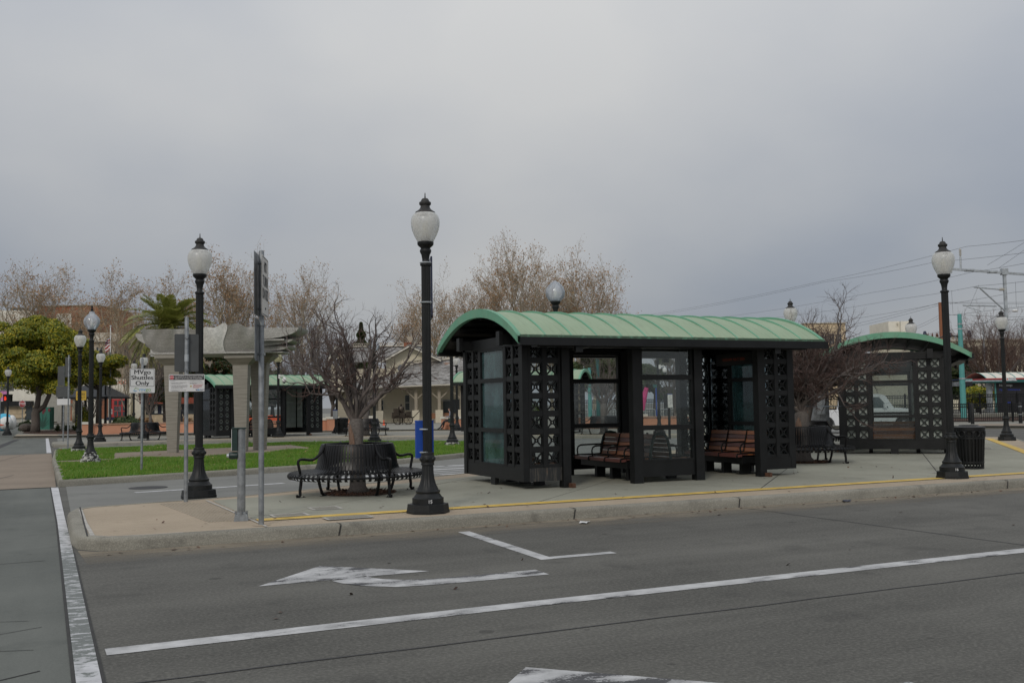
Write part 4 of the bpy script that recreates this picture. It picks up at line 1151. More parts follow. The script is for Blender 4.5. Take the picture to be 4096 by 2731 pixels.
shelter('near bus shelter in the middle, wooden benches inside and rust streaked corner panel', S1, 0.0, M['glass_dusty'], M['glass'], True, True)
S2 = (10.2, 54.9, .15); S2R = R(16)
S3A = R(45); _e = gxy(3571, 27.5); S3 = (_e[0] + 3.02 * math.cos(S3A), _e[1] + 3.02 * math.sin(S3A), .15)
shelter('far bus shelter across the lawn behind the metal sculpture', S2, S2R, M['glass'], M['glass_frosted'], False)
shelter('bus shelter at right seen end on, with frosted lattice squares and display in its window', S3, S3A, M['glass'], M['glass_frosted'], True)
S4 = (22.9, 48.2, .15)
shelter('distant bus shelter behind the near shelter, its left roof end showing by the station porch', S4, R(-39), M['glass'], M['glass_frosted'], False)

def wood_bench(loc, rz, label, double):
    t = thing('wooden_bench', label, 'bench', loc, rz, 'wooden slatted benches inside the shelters')
    sides = (-1, 1) if double else (-1,)
    off = 0.0 if double else 0.10
    for s in sides:
        # local: bench runs along y, sits facing s * x
        def bx(n, x0, x1, y0, y1, z0, z1, mat, tilt=0.0):
            m = MB().bb(-abs(x1 - x0) / 2, abs(x1 - x0) / 2, y0, y1, -abs(z1 - z0) / 2, abs(z1 - z0) / 2)
            o = part(n, m, M[mat], t, (s * (x0 + x1) / 2 + off, 0, (z0 + z1) / 2)); o.rotation_euler = (0, tilt * s, 0)
        for k, (x, mat) in enumerate(((0.28, 'wood_light'), (0.42, 'wood_dark'), (0.56, 'wood_light'), (0.70, 'wood_dark'))):
            bx('seat_slat', x - .062, x + .062, -.95, .95, .415, .445, mat)
        bx('seat_slat', .775, .89, -.95, .95, .385, .445, 'wood_seat', .12)
        for k in range(5):
            z = .50 + k * .088; x = .215 - k * .021
            bx('back_slat', x - .014, x + .014, -.95, .95, z - .039, z + .039, 'wood_light' if k % 2 == 0 else 'wood_dark', -.24)
        for y in (-.945, -.32, .32, .945):
            pts = [(.10, .90), (.125, .90), (.145, .87), (.175, .77), (.215, .62), (.235, .50), (.255, .462), (.40, .455), (.80, .455), (.89, .44), (.905, .40), (.88, .37)]
            part('strap', MB().tube([(s * x + off, y, z) for x, z in pts], .017, 6), M['black'], t, smooth=True, angle=40)
            pts = [(.80, .45), (.815, .56), (.79, .625), (.73, .655), (.50, .66), (.20, .665)]
            part('arm', MB().tube([(s * x + off, y, z) for x, z in pts], .017, 6), M['black'], t, smooth=True, angle=40)
        part('seat_beam', MB().bb(*sorted((s * .30 + off, s * .74 + off)), -.93, .93, .25, .385), M['black'], t)
    legs = (-.62, 0, .62)
    for y in legs:
        for s in sides:
            m = MB().bb(*sorted((s * .36 + off, s * .56 + off)), y - .05, y + .05, 0.012, .25); m.bb(*sorted((s * .30 + off, s * .62 + off)), y - .11, y + .11, 0, .012)
            part('leg', m, M['black'], t)
    if double:
        for y in (-.965, .965):
            pts = [(-.24, .40), (-.215, .62), (-.16, .82), (-.10, .895), (0, .915), (.10, .895), (.16, .82), (.215, .62), (.24, .40)]
            part('end_frame', MB().tube([(x, y, z) for x, z in pts], .03, 8), M['dark_green'], t, smooth=True, angle=40)
    return t
wood_bench((10.83, 17.55, .15), 0, 'double sided wooden bench in the middle of the near shelter', True)
wood_bench((13.48, 17.55, .15), 0, 'single wooden bench against the right end wall of the near shelter', False)
wood_bench((7.98, 17.55, .15), R(180), 'single wooden bench behind the left end wall of the near shelter', False)
def inshelter(Sx, a, lx, ly): return (Sx[0] + lx * math.cos(a) - ly * math.sin(a), Sx[1] + lx * math.sin(a) + ly * math.cos(a), Sx[2])
wood_bench(inshelter(S3, S3A, -2.74, 0), S3A + R(180), 'wooden bench showing through the bottom pane of the right shelter', False)
wood_bench(inshelter(S2, S2R, 0.1, 0), S2R, 'wooden bench inside the far shelter across the lawn', True)

# hanging devices in the near shelter

# ---------------------------------------------------------------- sign posts on the island nose
def post(t, h, r, mat='steel', z0=0.0):
    part('post', MB().lathe([(r, z0), (r, h - .03), (r * .8, h - .008), (r * .2, h)], 16), M[mat], t, smooth=True, angle=50)
def rounded(w, h, r=.03):
    out = []
    for cx, cy, a0 in ((w / 2 - r, h / 2 - r, 0), (-w / 2 + r, h / 2 - r, 90), (-w / 2 + r, -h / 2 + r, 180), (w / 2 - r, -h / 2 + r, 270)):
        for k in range(4):
            a = R(a0 + 30 * k); out.append((cx + r * math.cos(a), cy + r * math.sin(a)))
    return out
def plate(name, t, w, h, mat, loc, rz=0.0, r=.03, border=None, th=.004):
    """flat sign plate; its front looks towards local -y"""
    o = part(name, MB().prism_xz(rounded(w, h, r), 0, th), M[mat], t, loc, rz)
    if border:
        bw, gap, bm = border
        m = MB(); a, b = rounded(w - 2 * gap, h - 2 * gap, r), rounded(w - 2 * gap - 2 * bw, h - 2 * gap - 2 * bw, max(.005, r - bw))
        m.grid([[(*a[i % len(a)][:1], -.001, a[i % len(a)][1]), (b[i % len(b)][0], -.001, b[i % len(b)][1])] for i in range(len(a) + 1)])
        part('border', m, M[bm], o)
    return o
def clamp(t, r, z, rz=0.0):
    m = MB().tube([(r * math.cos(a), r * math.sin(a), z) for a in np.linspace(0, 2 * math.pi, 17)], .007, 5)
    m.box((-math.sin(rz) * -r * 1.4, -math.cos(rz) * r * 1.4, z), (.035, .035, .035), rz)
    part('clamp', m, M['steel'], t)

t = thing('shuttle_sign', 'galvanised post on the lawn with white shuttles only sign', 'sign', (2.07, 26.9, .145), R(-3))
post(t, 2.85, .03)
p = plate('sign_plate', t, .60, .615, 'sign_white', (0, -.045, 2.27), r=.025)
m = MB(); a, b = rounded(.57, .44, .02), rounded(.553, .423, .015)
m.grid([[(a[i % 16][0], -.0015, a[i % 16][1] + .075), (b[i % 16][0], -.0015, b[i % 16][1] + .075)] for i in range(17)])
part('border', m, M['ink'], p)
for dx_ in (-.004, .0, .004):
    lettering('MVgo', .155, M['ink'], p, (dx_, -.002 - abs(dx_) * .05 + dx_ * .03, .215), width=1.10)
    lettering('Shuttles', .15, M['ink'], p, (dx_, -.002 + dx_ * .03, .075), width=1.10)
    lettering('Only', .15, M['ink'], p, (dx_, -.002 + dx_ * .03, -.065), width=1.10)
lettering('mv', .125, M['ink_cyan'], p, (.005, -.002, -.225), width=1.05)
lettering('go', .125, M['ink_green'], p, (.145, -.002, -.225), width=1.05)
lettering('MOUNTAIN VIEW COMMUNITY SHUTTLE', .014, M['ink'], p, (.10, -.002, -.285))
m = MB().tube([(-.21, -.002, -.245), (-.18, -.002, -.258), (-.13, -.002, -.255)], .008, 5); part('logo_swoosh', m, M['ink_cyan'], p)
m = MB().tube([(-.19, -.002, -.23), (-.15, -.002, -.165), (-.12, -.002, -.205), (-.105, -.002, -.19), (-.085, -.002, -.23)], .006, 5); part('logo_peaks', m, M['ink_green'], p)

t = thing('rules_sign_post', 'galvanised post with wide white rules sign low down and grey sign back above', 'sign', (2.03, 17.37, .15), R(-6))
post(t, 3.07, .033)
part('sleeve', MB().lathe([(.037, 2.32), (.037, 2.44)], 16, cap=True), M['steel_bright'], t, smooth=True, angle=50)
plate('sign_back', t, .385, .63, 'sign_back', (0.0, .04, 2.47), R(180), .02)
clamp(t, .037, 2.72); clamp(t, .037, 2.18)
p = plate('sign_plate', t, .565, .285, 'sign_white', (0.005, -.042, 1.965), r=.012)
part('header', MB().bb(-.274, .274, -.0015, 0, .052, .130), M['ink'], p)
oct8 = [(.033 * math.cos(R(22.5 + 45 * k)), .033 * math.sin(R(22.5 + 45 * k))) for k in range(8)]
part('stop_emblem', MB().prism_xz([(x * 1.12 - .236, z * 1.12 + .092) for x, z in oct8], -.002, -.0012), M['sign_white'], p)
part('stop_emblem', MB().prism_xz([(x - .236, z + .092) for x, z in oct8], -.003, -.0021), M['ink_red'], p)
lettering('STOP', .021, M['sign_white'], p, (-.236, -.004, .092), bold=.0008)
lettering('It is unlawful for any person to possess any of the', .0245, M['sign_white'], p, (-.19, -.003, .108), align='LEFT', bold=.0008, width=.93)
lettering('following items on a bus, train or transit facility:', .0245, M['sign_white'], p, (-.19, -.003, .076), align='LEFT', bold=.0008, width=.93)
lettering('1.  Any firearm\n\n2.  Any imitation firearm as defined in California\n     Penal Code (CPC), Section 417.4\n\n3.  Any instrument that expels a metallic projectile,\n     such as a BB or pellet, through the force of air\n     pressure, CO2 pressure, or spring action, or\n     any spot marker gun or paint gun\n\n4.  Any metal military practice, metal or plastic\n     replica hand grenade', .0155, M['ink_grey'], p, (-.262, -.002, -.048), align='LEFT', width=.86)
lettering('5.  Any unauthorized tear gas weapon\n\n6.  Any undetectable knife, as described in\n     CPC Section 17290', .0155, M['ink_grey'], p, (.03, -.002, .012), align='LEFT', width=.86)
lettering('Violators will be prosecuted\nto the maximum penalty\nallowed by law pursuant\nto CPC 171.7(b).', .0165, M['ink_red'], p, (.098, -.002, -.055), align='LEFT', width=.86)
st = [((.020 if k % 2 == 0 else .009) * math.sin(k * math.pi / 5) + .066, (.020 if k % 2 == 0 else .009) * math.cos(k * math.pi / 5) - .055) for k in range(10)]
part('star_emblem', MB().prism_xz([(x, z) for x, z in st], -.002, -.001), M['ink_gold'], p)
lettering('V', .036, M['ink_blue'], p, (.152, -.002, -.118), bold=.002)
lettering('T', .030, M['ink_blue'], p, (.171, -.002, -.120), bold=.001)
lettering('A', .036, M['ink_cyan'], p, (.190, -.002, -.118), bold=.002)
lettering('Santa Clara Valley\nTransportation\nAuthority', .011, M['ink_blue'], p, (.207, -.002, -.117), align='LEFT')

t = thing('call_button_post', 'short galvanised post with dark green push button box on the island nose', 'button post', (2.37, 14.05, .15), R(-12))
part('post', MB().lathe([(.055, .04), (.055, 1.25)], 18), M['steel'], t, smooth=True, angle=50)
part('base', MB().lathe([(.135, -.0), (.115, .085), (.085, .09), (.08, .115), (.06, .12)], 4, mod=None), M['steel'], t, rz=R(45))
for a in range(4):
    part('bolt', MB().lathe([(.013, .085), (.013, .13)], 6, (.075 * math.cos(a * 1.571), .075 * math.sin(a * 1.571), 0)), M['steel'], t)
part('button_box', MB().bb(-.125, -.053, -.045, .045, .95, 1.25).bb(-.125, .062, -.058, .058, 1.25, 1.268), M['dark_green'], t)
part('instruction_plate', MB().bb(-.131, -.1255, -.05, .05, .96, 1.245), M['sign_white'], t)
lettering('PUSH\nBUTTON', .026, M['ink'], t, (-.1315, 0, 1.12), (R(90), 0, R(-90)))
m = MB().tube([(-.05, 0, .885), (-.15, 0, .885), (-.165, 0, .885)], [.05, .05, .04], 14)
part('button_housing', m, M['dark_green'], t, smooth=True, angle=40)
part('button', MB().tube([(-.165, 0, .885), (-.195, 0, .885)], [.03, .022], 12), M['steel_bright'], t)

t = thing('no_turn_post', 'tall galvanised post carrying the edge on no turn on red sign', 'sign', (2.51, 13.36, .15), R(-18.5))
post(t, 3.63, .036)
part('stain', MB().lathe([(.12, .004), (.06, .006), (.036, .008)], 18), M['tan'], t)
p = plate('sign_plate', t, .60, .79, 'sign_grey', (.05, 0, 3.135), R(90), .035, (.012, .012, 'ink'))
for z, s in ((.25, 'NO'), (.06, 'TURN'), (-.11, 'ON RED')):
    lettering(s, .205, M['ink'], p, (0, -.003, z), width=.82 if s != 'ON RED' else .72)
for z in (.31, -.29): part('bolt', MB().tube([(0, -.012, z), (0, 0, z)], .012, 8), M['ink'], p)
plate('sign_plate', t, .61, .83, 'steel', (-.055, .0, 3.165), R(-90), .01)
plate('sign_plate', t, .46, .56, 'steel', (-.055, .0, 2.43), R(-90), .03)
for z in (3.45, 2.84, 2.62, 2.24):
    m = MB().tube([(.039 * math.cos(a), .039 * math.sin(a), z) for a in np.linspace(0, 6.2832, 17)], .006, 5); m.box((-.045, 0, z), (.03, .03, .035)); m.box((.042, 0, z), (.02, .03, .035))
    part('clamp', m, M['steel'], t)

# flush lids in the pavement
def lid(x, y, w, d, label, a):
    t = thing('utility_cover', label, 'cover', (x, y, .1605), a, 'flush utility covers')
    o, i = rounded(w, d, .04), rounded(w - .09, d - .09, .03)
    m = MB().grid([[(o[k % 16][0], o[k % 16][1], .003), (i[k % 16][0], i[k % 16][1], .003)] for k in range(17)]); part('rim', m, M['joint_light'], t)
    part('lid', MB().prism(i, -.02, .0015), M['kerb'], t)
lid(3.08, 14.28, .52, .42, 'pale rimmed cover left of the other two on the yellow line', 0)
lid(3.76, 14.95, .46, .46, 'pale rimmed cover farthest from the kerb, before the round bench', 0)
lid(3.72, 13.52, .66, .36, 'pale rimmed cover between yellow line and kerb near the tall lamp', 0)
lid(16.6, 14.9, .6, .4, 'pale rimmed cover near the lamp by the litter bin', R(10))
lid(25.2, 21.2, .8, .5, 'pale rimmed cover beside the diagonal yellow line at right', R(45))
t = solid('manhole_cover', MB().lathe([(.40, .0), (.40, .008), (.37, .011), (.001, .011)], 32), M['tar'], 'dark round manhole cover in the road before the lawn', 'manhole cover', (1.9, 22.9, .004))

# litter bin
def bin_(loc, label, s=1.0):
    t = thing('litter_bin', label, 'litter bin', loc, 0, 'black slatted litter bins')
    rt, rb = .315, .262
    rr = lambda z: rb + (rt - rb) * (z / .86)
    m = MB(); NBAR = 26
    for k in range(NBAR):
        a = 2 * math.pi * k / NBAR
        o = MB().bar((rr(.02), 0, .02), (rr(.66), 0, .66), .030, .010, up=(1, 0, 0))
        part('slat', o, M['black'], t, rz=a)
    for z in (.02, .145, .655, .845):
        part('hoop', MB().lathe([(rr(z) - .012, z - .018), (rr(z) + .009, z - .018), (rr(z) + .009, z + .018), (rr(z) - .012, z + .018), (rr(z) - .012, z - .018)], 40, cap=False), M['black'], t)
    for k in range(13):
        a = 2 * math.pi * k / 13; r0 = rr(.75) + .002
        o = MB().tube([(r0, .066 * math.cos(b), .75 + .066 * math.sin(b)) for b in np.linspace(0, 6.2832, 17)], .010, 5)
        part('ring', o, M['black'], t, rz=a)
        part('slat', MB().bb(r0 - .01, r0 + .006, -.016, .016, .67, .83), M['black'], t, rz=a + math.pi / 13)
    part('liner', MB().lathe([(.215, .09), (.24, .13), (.285, .84), (.285, .85)], 32), M['black'], t, smooth=True, angle=50)
    part('lid', MB().lathe([(.31, .855), (.325, .862), (.325, .885), (.30, .895), (.20, .915), (.19, .93), (.13, .93), (.12, .88)], 40), M['black'], t, smooth=True, angle=40)
    return t
bin_((17.90, 15.40, .157), 'black slatted litter bin beside the lamp numbered sixteen')
bin_((*gxy(1370, 56.0), .15), 'black litter bin on the far platform right of the far shelter')

# litter
def litter(name, loc, label, mat, s, seed):
    r = random.Random(seed); G = [[((i - 1.5) * .07 * s, (j - 1) * .05 * s, .006 + r.random() * .025 * s) for j in range(3)] for i in range(4)]
    solid(name, MB().grid(G), mat, label, 'litter', loc, seed)
litter('paper_scrap', (6.80, 12.38, .004), 'crumpled white paper scrap in the road by the kerb', M['sign_white'], 1.1, 4)
litter('wrapper', (11.9, 12.72, .004), 'dark shiny wrapper lying against the kerb', M['navy'], 1.3, 7)
# fallen leaves
q = np.random.RandomState(11); n = 190
X = q.uniform(0.4, 18, n); Y = np.where(q.rand(n) < .55, q.uniform(12.55, 12.86, n), q.uniform(13.1, 17.2, n)); Y = np.where(q.rand(n) < .12, q.uniform(6, 12.5, n), Y)
Z = np.where(Y > 12.9, .166, .010)
C = np.stack([X, Y, Z], 1); u = q.normal(0, 1, (n, 3)); u[:, 2] *= .25; u /= np.linalg.norm(u, axis=1)[:, None]
w = np.cross(u, np.array([.1, .05, 1.0])); w /= np.linalg.norm(w, axis=1)[:, None]
o = part('fallen_leaves', MB().quads(C, u * q.uniform(.012, .035, n)[:, None], w * q.uniform(.008, .02, n)[:, None]), M['leaf_mulch'], None); o['kind'] = 'stuff'

q = np.random.RandomState(17); n = 420
P = np.stack([q.uniform(0.3, 16, n), q.uniform(24.5, 44.5, n)], 1); P = P[inside(P, offset_poly(LAWN, .2))]; n = len(P)
u = q.normal(0, 1, (n, 3)); u[:, 2] *= .3; u /= np.linalg.norm(u, axis=1)[:, None]; w = np.cross(u, np.array([.2, .1, 1.0])); w /= np.linalg.norm(w, axis=1)[:, None]
o = part('fallen_leaves', MB().quads(np.stack([P[:, 0], P[:, 1], np.full(n, .20)], 1), u * q.uniform(.02, .045, n)[:, None], w * q.uniform(.015, .03, n)[:, None]), M['leaf_brown'], None); o['kind'] = 'stuff'
# ---------------------------------------------------------------- metal sculpture on the lawn
SD = 36.0; sx, sy = gxy(880, SD); PX = SD / F
t = thing('metal_sculpture', 'hammered metal trough sculpture on tapering pillars standing on the lawn path', 'sculpture', (sx, sy, .15), R(YAW))
def lx(px, y=0.0): return (px - 2048) * (SD + y) / F - (880 - 2048) * PX
def lz(py): return 1.68 - .15 + (1633 - py) * PX
def pillar(px, y, wt, wb, ztop):
    m = MB(); hw = lambda w: w / 2
    G = []
    for k, z in enumerate(np.linspace(0, ztop, 9)):
        w = wb + (wt - wb) * (z / ztop) ** 1.1; d = w * .8
        G.append([(-hw(w), -hw(d), z), (hw(w), -hw(d), z), (hw(w), hw(d), z), (-hw(w), hw(d), z), (-hw(w), -hw(d), z)])
    m.grid(G)
    p = part('pillar', m, M['brushed'], t, (lx(px, y), y, 0))
    c = MB(); a, b, zz = wt * .5, wt * .92, ztop
    c.add([(-a, -a * .8, zz), (a, -a * .8, zz), (a, a * .8, zz), (-a, a * .8, zz), (-b, -b * .8, zz + .24), (b, -b * .8, zz + .24), (b, b * .8, zz + .24), (-b, b * .8, zz + .24)],
          [(3, 2, 1, 0), (4, 5, 6, 7), (0, 1, 5, 4), (1, 2, 6, 5), (2, 3, 7, 6), (3, 0, 4, 7)])
    c.bb(-b * 1.05, b * 1.05, -b * .85, b * .85, zz + .245, zz + .42)
    part('capital', c, M['brushed'], t, (lx(px, y), y, 0))
for px, y, wt, wb, row in ((693, -.7, .55, .33, 1462), (967, -.6, .54, .38, 1464), (1040, .7, .60, .42, 1452)):
    pillar(px, y, wt, wb, lz(row) )
zb = lz(1413)
part('floor_plate', MB().bb(lx(640), lx(1055), -1.15, 1.25, zb - .06, zb), M['hammered'], t)
def wavy(xs, tops, zb, y0, bulge, flip=1, n=60, bow=None):
    """sheet standing on the floor plate with a waved rim and a bellied face"""
    X = np.linspace(xs[0], xs[-1], n); T = np.interp(X, xs, tops)
    k = np.array([.1, .2, .4, .2, .1]); T = np.convolve(np.pad(T, 2, 'edge'), k, 'valid')
    G = []
    for i, (x0_, tz) in enumerate(zip(X, T)):
        row = []
        for s in np.linspace(0, 1, 12):
            x = x0_ + (0 if bow is None else bow * (1 - math.sqrt(max(0, 1 - (1 - s) ** 2))) * (1 - i / (n - 1)) ** 1.5)
            y = y0 - flip * (bulge * s ** .7 + .05 * math.sin(x * .045 + s * 3.0) * s + .02 * math.sin(x * .11 - s * 4) * s)
            row.append((lx(x, y), y, zb + (lz(tz) - zb) * s))
        G.append(row)
    return G
def sheet2(G, th=.02):
    m = MB().grid(G); G2 = [[(x, y + th, z) for x, y, z in r] for r in G]; m.grid(G2)
    m.grid([[a[-1], b[-1]] for a, b in zip(G, G2)])
    return m
front = wavy([564, 700, 740, 760, 785, 812, 840, 868, 892, 905, 915, 930, 948, 968, 985, 1005, 1030, 1056], [1322, 1323, 1322, 1326, 1324, 1319, 1322, 1316, 1303, 1306, 1322, 1304, 1302, 1312, 1323, 1318, 1315, 1323], zb, -1.0, .30, bow=78)
part('front_sheet', sheet2(front), M['hammered'], t, smooth=True, angle=60)
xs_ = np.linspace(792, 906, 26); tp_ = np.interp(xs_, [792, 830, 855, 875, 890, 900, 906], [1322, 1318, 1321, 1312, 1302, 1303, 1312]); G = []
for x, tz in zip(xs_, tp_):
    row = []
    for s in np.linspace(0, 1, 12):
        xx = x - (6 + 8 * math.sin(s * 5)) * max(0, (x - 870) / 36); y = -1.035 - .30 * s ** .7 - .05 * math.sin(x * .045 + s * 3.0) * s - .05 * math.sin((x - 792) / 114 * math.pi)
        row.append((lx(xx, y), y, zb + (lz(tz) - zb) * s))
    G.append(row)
part('sky_glint_sheet', sheet2(G), M['sky_glint'], t, smooth=True, angle=60)  # sheet added over the front one to carry the painted sky reflection
rear = wavy([600, 700, 800, 900, 955, 965, 975, 1000, 1060, 1150], [1322, 1320, 1318, 1314, 1312, 1303, 1312, 1316, 1318, 1320], zb, 1.25, .40, -1)
part('rear_sheet', sheet2(rear), M['hammered'], t, smooth=True, angle=60)
def scoop(x0, x1, z0, z1, y0, y1, side, nm):
    """end of a trough tier: floor curling up into a rounded lip"""
    prof = []
    for s in np.linspace(0, 1, 12):
        a = s * math.pi / 2
        prof.append((x0 + (x1 - x0) * math.sin(a), z0 + (z1 - z0) * (1 - math.cos(a))))
    m = MB(); G = [[(lx(x), y, z) for x, z in prof] for y in np.linspace(y0, y1, 6)]; m.grid(G); m.grid([[(a, b, c + .025) for a, b, c in r] for r in G])
    poly = [(lx(x), z) for x, z in prof]
    m.prism_xz(poly + [(poly[0][0], poly[-1][1])], y0 - .02, y0)
    m.prism_xz(poly + [(poly[0][0], poly[-1][1])], y1, y1 + .02)
    part(nm, m, M['hammered'], t, smooth=True, angle=40)
scoop(620, 551, lz(1375), lz(1331), -.25, 1.1, -1, 'end_scoop')
scoop(650, 578, lz(1394), lz(1372), .0, 1.2, -1, 'end_scoop')
scoop(665, 602, lz(1412), lz(1396), .1, 1.25, -1, 'end_scoop')
scoop(1060, 1208, lz(1360), lz(1317), -.55, 1.1, 1, 'end_scoop')
scoop(1050, 1180, lz(1385), lz(1362), -.35, 1.1, 1, 'end_scoop')
scoop(1040, 1160, lz(1410), lz(1388), -.2, 1.1, 1, 'end_scoop')
part('tier_plate', MB().bb(lx(1056), lx(1150), -.55, 1.1, lz(1368), lz(1361)).bb(lx(1056), lx(1140), -.35, 1.1, lz(1414), lz(1410)), M['hammered'], t)

# ---------------------------------------------------------------- trees
def rot_about(d, axis, ang):
    axis = axis / (np.linalg.norm(axis) + 1e-9)
    return d * math.cos(ang) + np.cross(axis, d) * math.sin(ang) + axis * (axis @ d) * (1 - math.cos(ang))
class Grow:
    def __init__(s, seed, kids, ratio, angle, trop, wig, nseg, sides, twig_level, taper=.5, minr=.0022, wind=(0, 0, 0)):
        s.r = np.random.RandomState(seed); s.kids, s.ratio, s.angle, s.trop, s.wig, s.nseg, s.sides = kids, ratio, angle, trop, wig, nseg, sides
        s.tw = twig_level; s.taper = taper; s.big, s.small, s.tips = MB(), MB(), []; s.wind = np.array(wind, float); s.minr = minr
    def branch(s, p, d, L, rad, lev):
        r = s.r; d = np.asarray(d, float); d = d / np.linalg.norm(d)
        n = s.nseg[min(lev, len(s.nseg) - 1)]; pts = [np.asarray(p, float)]; dirs = [d]
        for i in range(n):
            d = d + r.normal(0, s.wig[min(lev, len(s.wig) - 1)], 3) + np.array([0, 0, s.trop[min(lev, len(s.trop) - 1)]]) + s.wind * (.06 * (lev + 1))
            d /= np.linalg.norm(d); pts.append(pts[-1] + d * L / n); dirs.append(d)
        rads = rad * np.linspace(1, s.taper if lev < len(s.kids) else .35, n + 1)
        (s.small if lev >= s.tw else s.big).tube(pts, rads, s.sides[min(lev, len(s.sides) - 1)], cap=False)
        if lev >= len(s.kids):
            s.tips.append((pts[-1], dirs[-1])); return
        k = s.kids[lev]; k = max(1, int(round(k * r.uniform(.8, 1.25))))
        for j in range(k):
            f = r.uniform(.22, 1.0) if j < k - 1 else 1.0
            x = f * n; i = min(n - 1, int(x)); q = pts[i] + (pts[i + 1] - pts[i]) * (x - i)
            dd = dirs[i + 1]; ax = np.cross(dd, r.normal(0, 1, 3)); a = R(s.angle[min(lev, len(s.angle) - 1)]) * r.uniform(.6, 1.3) * (.35 if f == 1.0 else 1)
            nd = rot_about(dd, ax, a)
            s.branch(q, nd, L * s.ratio[min(lev, len(s.ratio) - 1)] * r.uniform(.65, 1.2) * (1.15 - .35 * f), max(rads[i] * .62, s.minr), lev + 1)
def pruned_tree(loc, label, seed, trunk_pts, trunk_r, limbs, kids, wind=(0, 0, 0), peel=None, tw='twig', trop=(.06, .10, .06), ratio=(.52, .52, .6)):
    t = thing('bare_tree', label, 'tree', loc, 0, 'pruned bare trees inside the round benches')
    g = Grow(seed, kids, ratio, (44, 50, 44), trop, (.17, .24, .25), (7, 5, 4, 3), (7, 5, 4, 3), 2, .42, wind=wind)
    fk = np.array(trunk_pts[-1], float)
    for az, el, L, rad in limbs:
        d = np.array([math.cos(R(az)) * math.cos(R(el)), math.sin(R(az)) * math.cos(R(el)), math.sin(R(el))])
        g.branch(fk + d * .02 + np.array([0, 0, g.r.uniform(-.12, .03)]), d, L, rad, 0)
    tk = MB(); ts = np.array(trunk_pts, float); tk.tube(ts, trunk_r, 18)
    n = 18; jit = np.random.RandomState(seed); v = tk.v[0]; v[:, :2] += jit.normal(0, .008, (len(v), 2)); 
    part('trunk', tk, M['bark'], t, smooth=True)
    part('limbs', g.big, M['twig'], t, smooth=True)
    part('twigs', g.small, M[tw], t, smooth=True)
    if peel:
        z0, z1, az, rr = peel; m = MB(); G = []
        for z in np.linspace(z0, z1, 8):
            c = np.array([np.interp(z, ts[:, 2], ts[:, k]) for k in (0, 1)]); rad = np.interp(z, ts[:, 2], trunk_r) + .012
            w = rr * math.sin(math.pi * (z - z0 + .03) / (z1 - z0 + .06))
            G.append([(c[0] + rad * math.cos(R(az) + w * q), c[1] + rad * math.sin(R(az) + w * q), z) for q in (-1, -.5, 0, .5, 1)])
        part('bare_wood', m.grid(G), M['bark_wood'], t, smooth=True)
    return t
CR = np.array([.908, -.419])      # towards the right of the picture, on the ground
def hd(a):                        # azimuth of a direction given as degrees right of "away from the viewer"
    return 90 - (24.8 + a)
pruned_tree((4.93, 17.25, .15), 'bare pruned tree with peeling trunk growing through the nearest round bench', 21,
            [(0, 0, 0), (0.0, 0, .12), (-.01, 0, .5), (-.02, 0, .9), (-.03, .0, 1.18), (-.03, 0, 1.32)], [.23, .145, .13, .122, .135, .10],
            [(hd(-88), 46, 1.45, .052), (hd(-80), 58, 1.6, .046), (hd(-130), 62, 1.4, .034), (hd(-50), 66, 1.4, .036), (hd(10), 76, 1.6, .045), (hd(60), 68, 1.45, .042), (hd(-98), 52, 1.7, .040),
             (hd(88), 56, 1.5, .042), (hd(95), 36, 1.45, .042), (hd(140), 60, 1.3, .034), (hd(175), 66, 1.4, .034), (hd(78), 76, 1.55, .038), (hd(-92), 76, 1.55, .038)],
            (6, 6, 3), peel=(.62, 1.22, hd(-138), .62), tw='twig_red', ratio=(.44, .5, .6))
pruned_tree((16.75, 19.35, .15), 'bare tree with wind swept crown inside the bench right of the near shelter', 33,
            [(0, 0, 0), (0.0, 0, .12), (0, 0, .45), (.0, 0, .85), (.02, .0, 1.14), (.02, 0, 1.25)], [.32, .21, .175, .17, .175, .12],
            [(hd(-85), 45, 1.15, .045), (hd(-60), 60, 1.01, .04), (hd(-120), 55, 1.10, .036), (hd(0), 62, 1.10, .04), (hd(40), 62, 1.15, .045), (hd(70), 61, 1.43, .05), (hd(85), 55, 1.84, .05), (hd(150), 54, 1.10, .036),
             (hd(92), 45, 1.84, .045), (hd(100), 59, 1.62, .042), (hd(120), 67, 1.23, .036), (hd(170), 62, 0.97, .032), (hd(80), 70, 1.15, .036), (hd(-30), 72, 1.06, .032), (hd(97), 51, 2.27, .046), (hd(88), 49, 2.48, .046), (hd(-90), 68, 1.23, .032), (hd(84), 59, 2.38, .042), (hd(92), 62, 1.50, .036), (hd(-60), 66, 1.41, .034), (hd(0), 74, 1.55, .036), (hd(60), 70, 1.59, .036), (hd(-110), 64, 1.33, .032), (hd(120), 70, 1.41, .032), (hd(80), 67, 2.00, .040), (hd(-20), 80, 1.67, .034), (hd(45), 76, 1.67, .034), (hd(90), 74, 1.72, .034), (hd(-80), 74, 1.50, .032), (hd(100), 66, 1.67, .034), (hd(70), 64, 1.76, .036), (hd(180), 76, 1.50, .032), (hd(140), 68, 1.50, .032)],
            (10, 8, 5), wind=(CR[0] * .06, CR[1] * .06, .02), peel=(.55, 1.1, hd(-140), .5), tw='twig_red', trop=(.03, .09, .06), ratio=(.42, .52, .55))
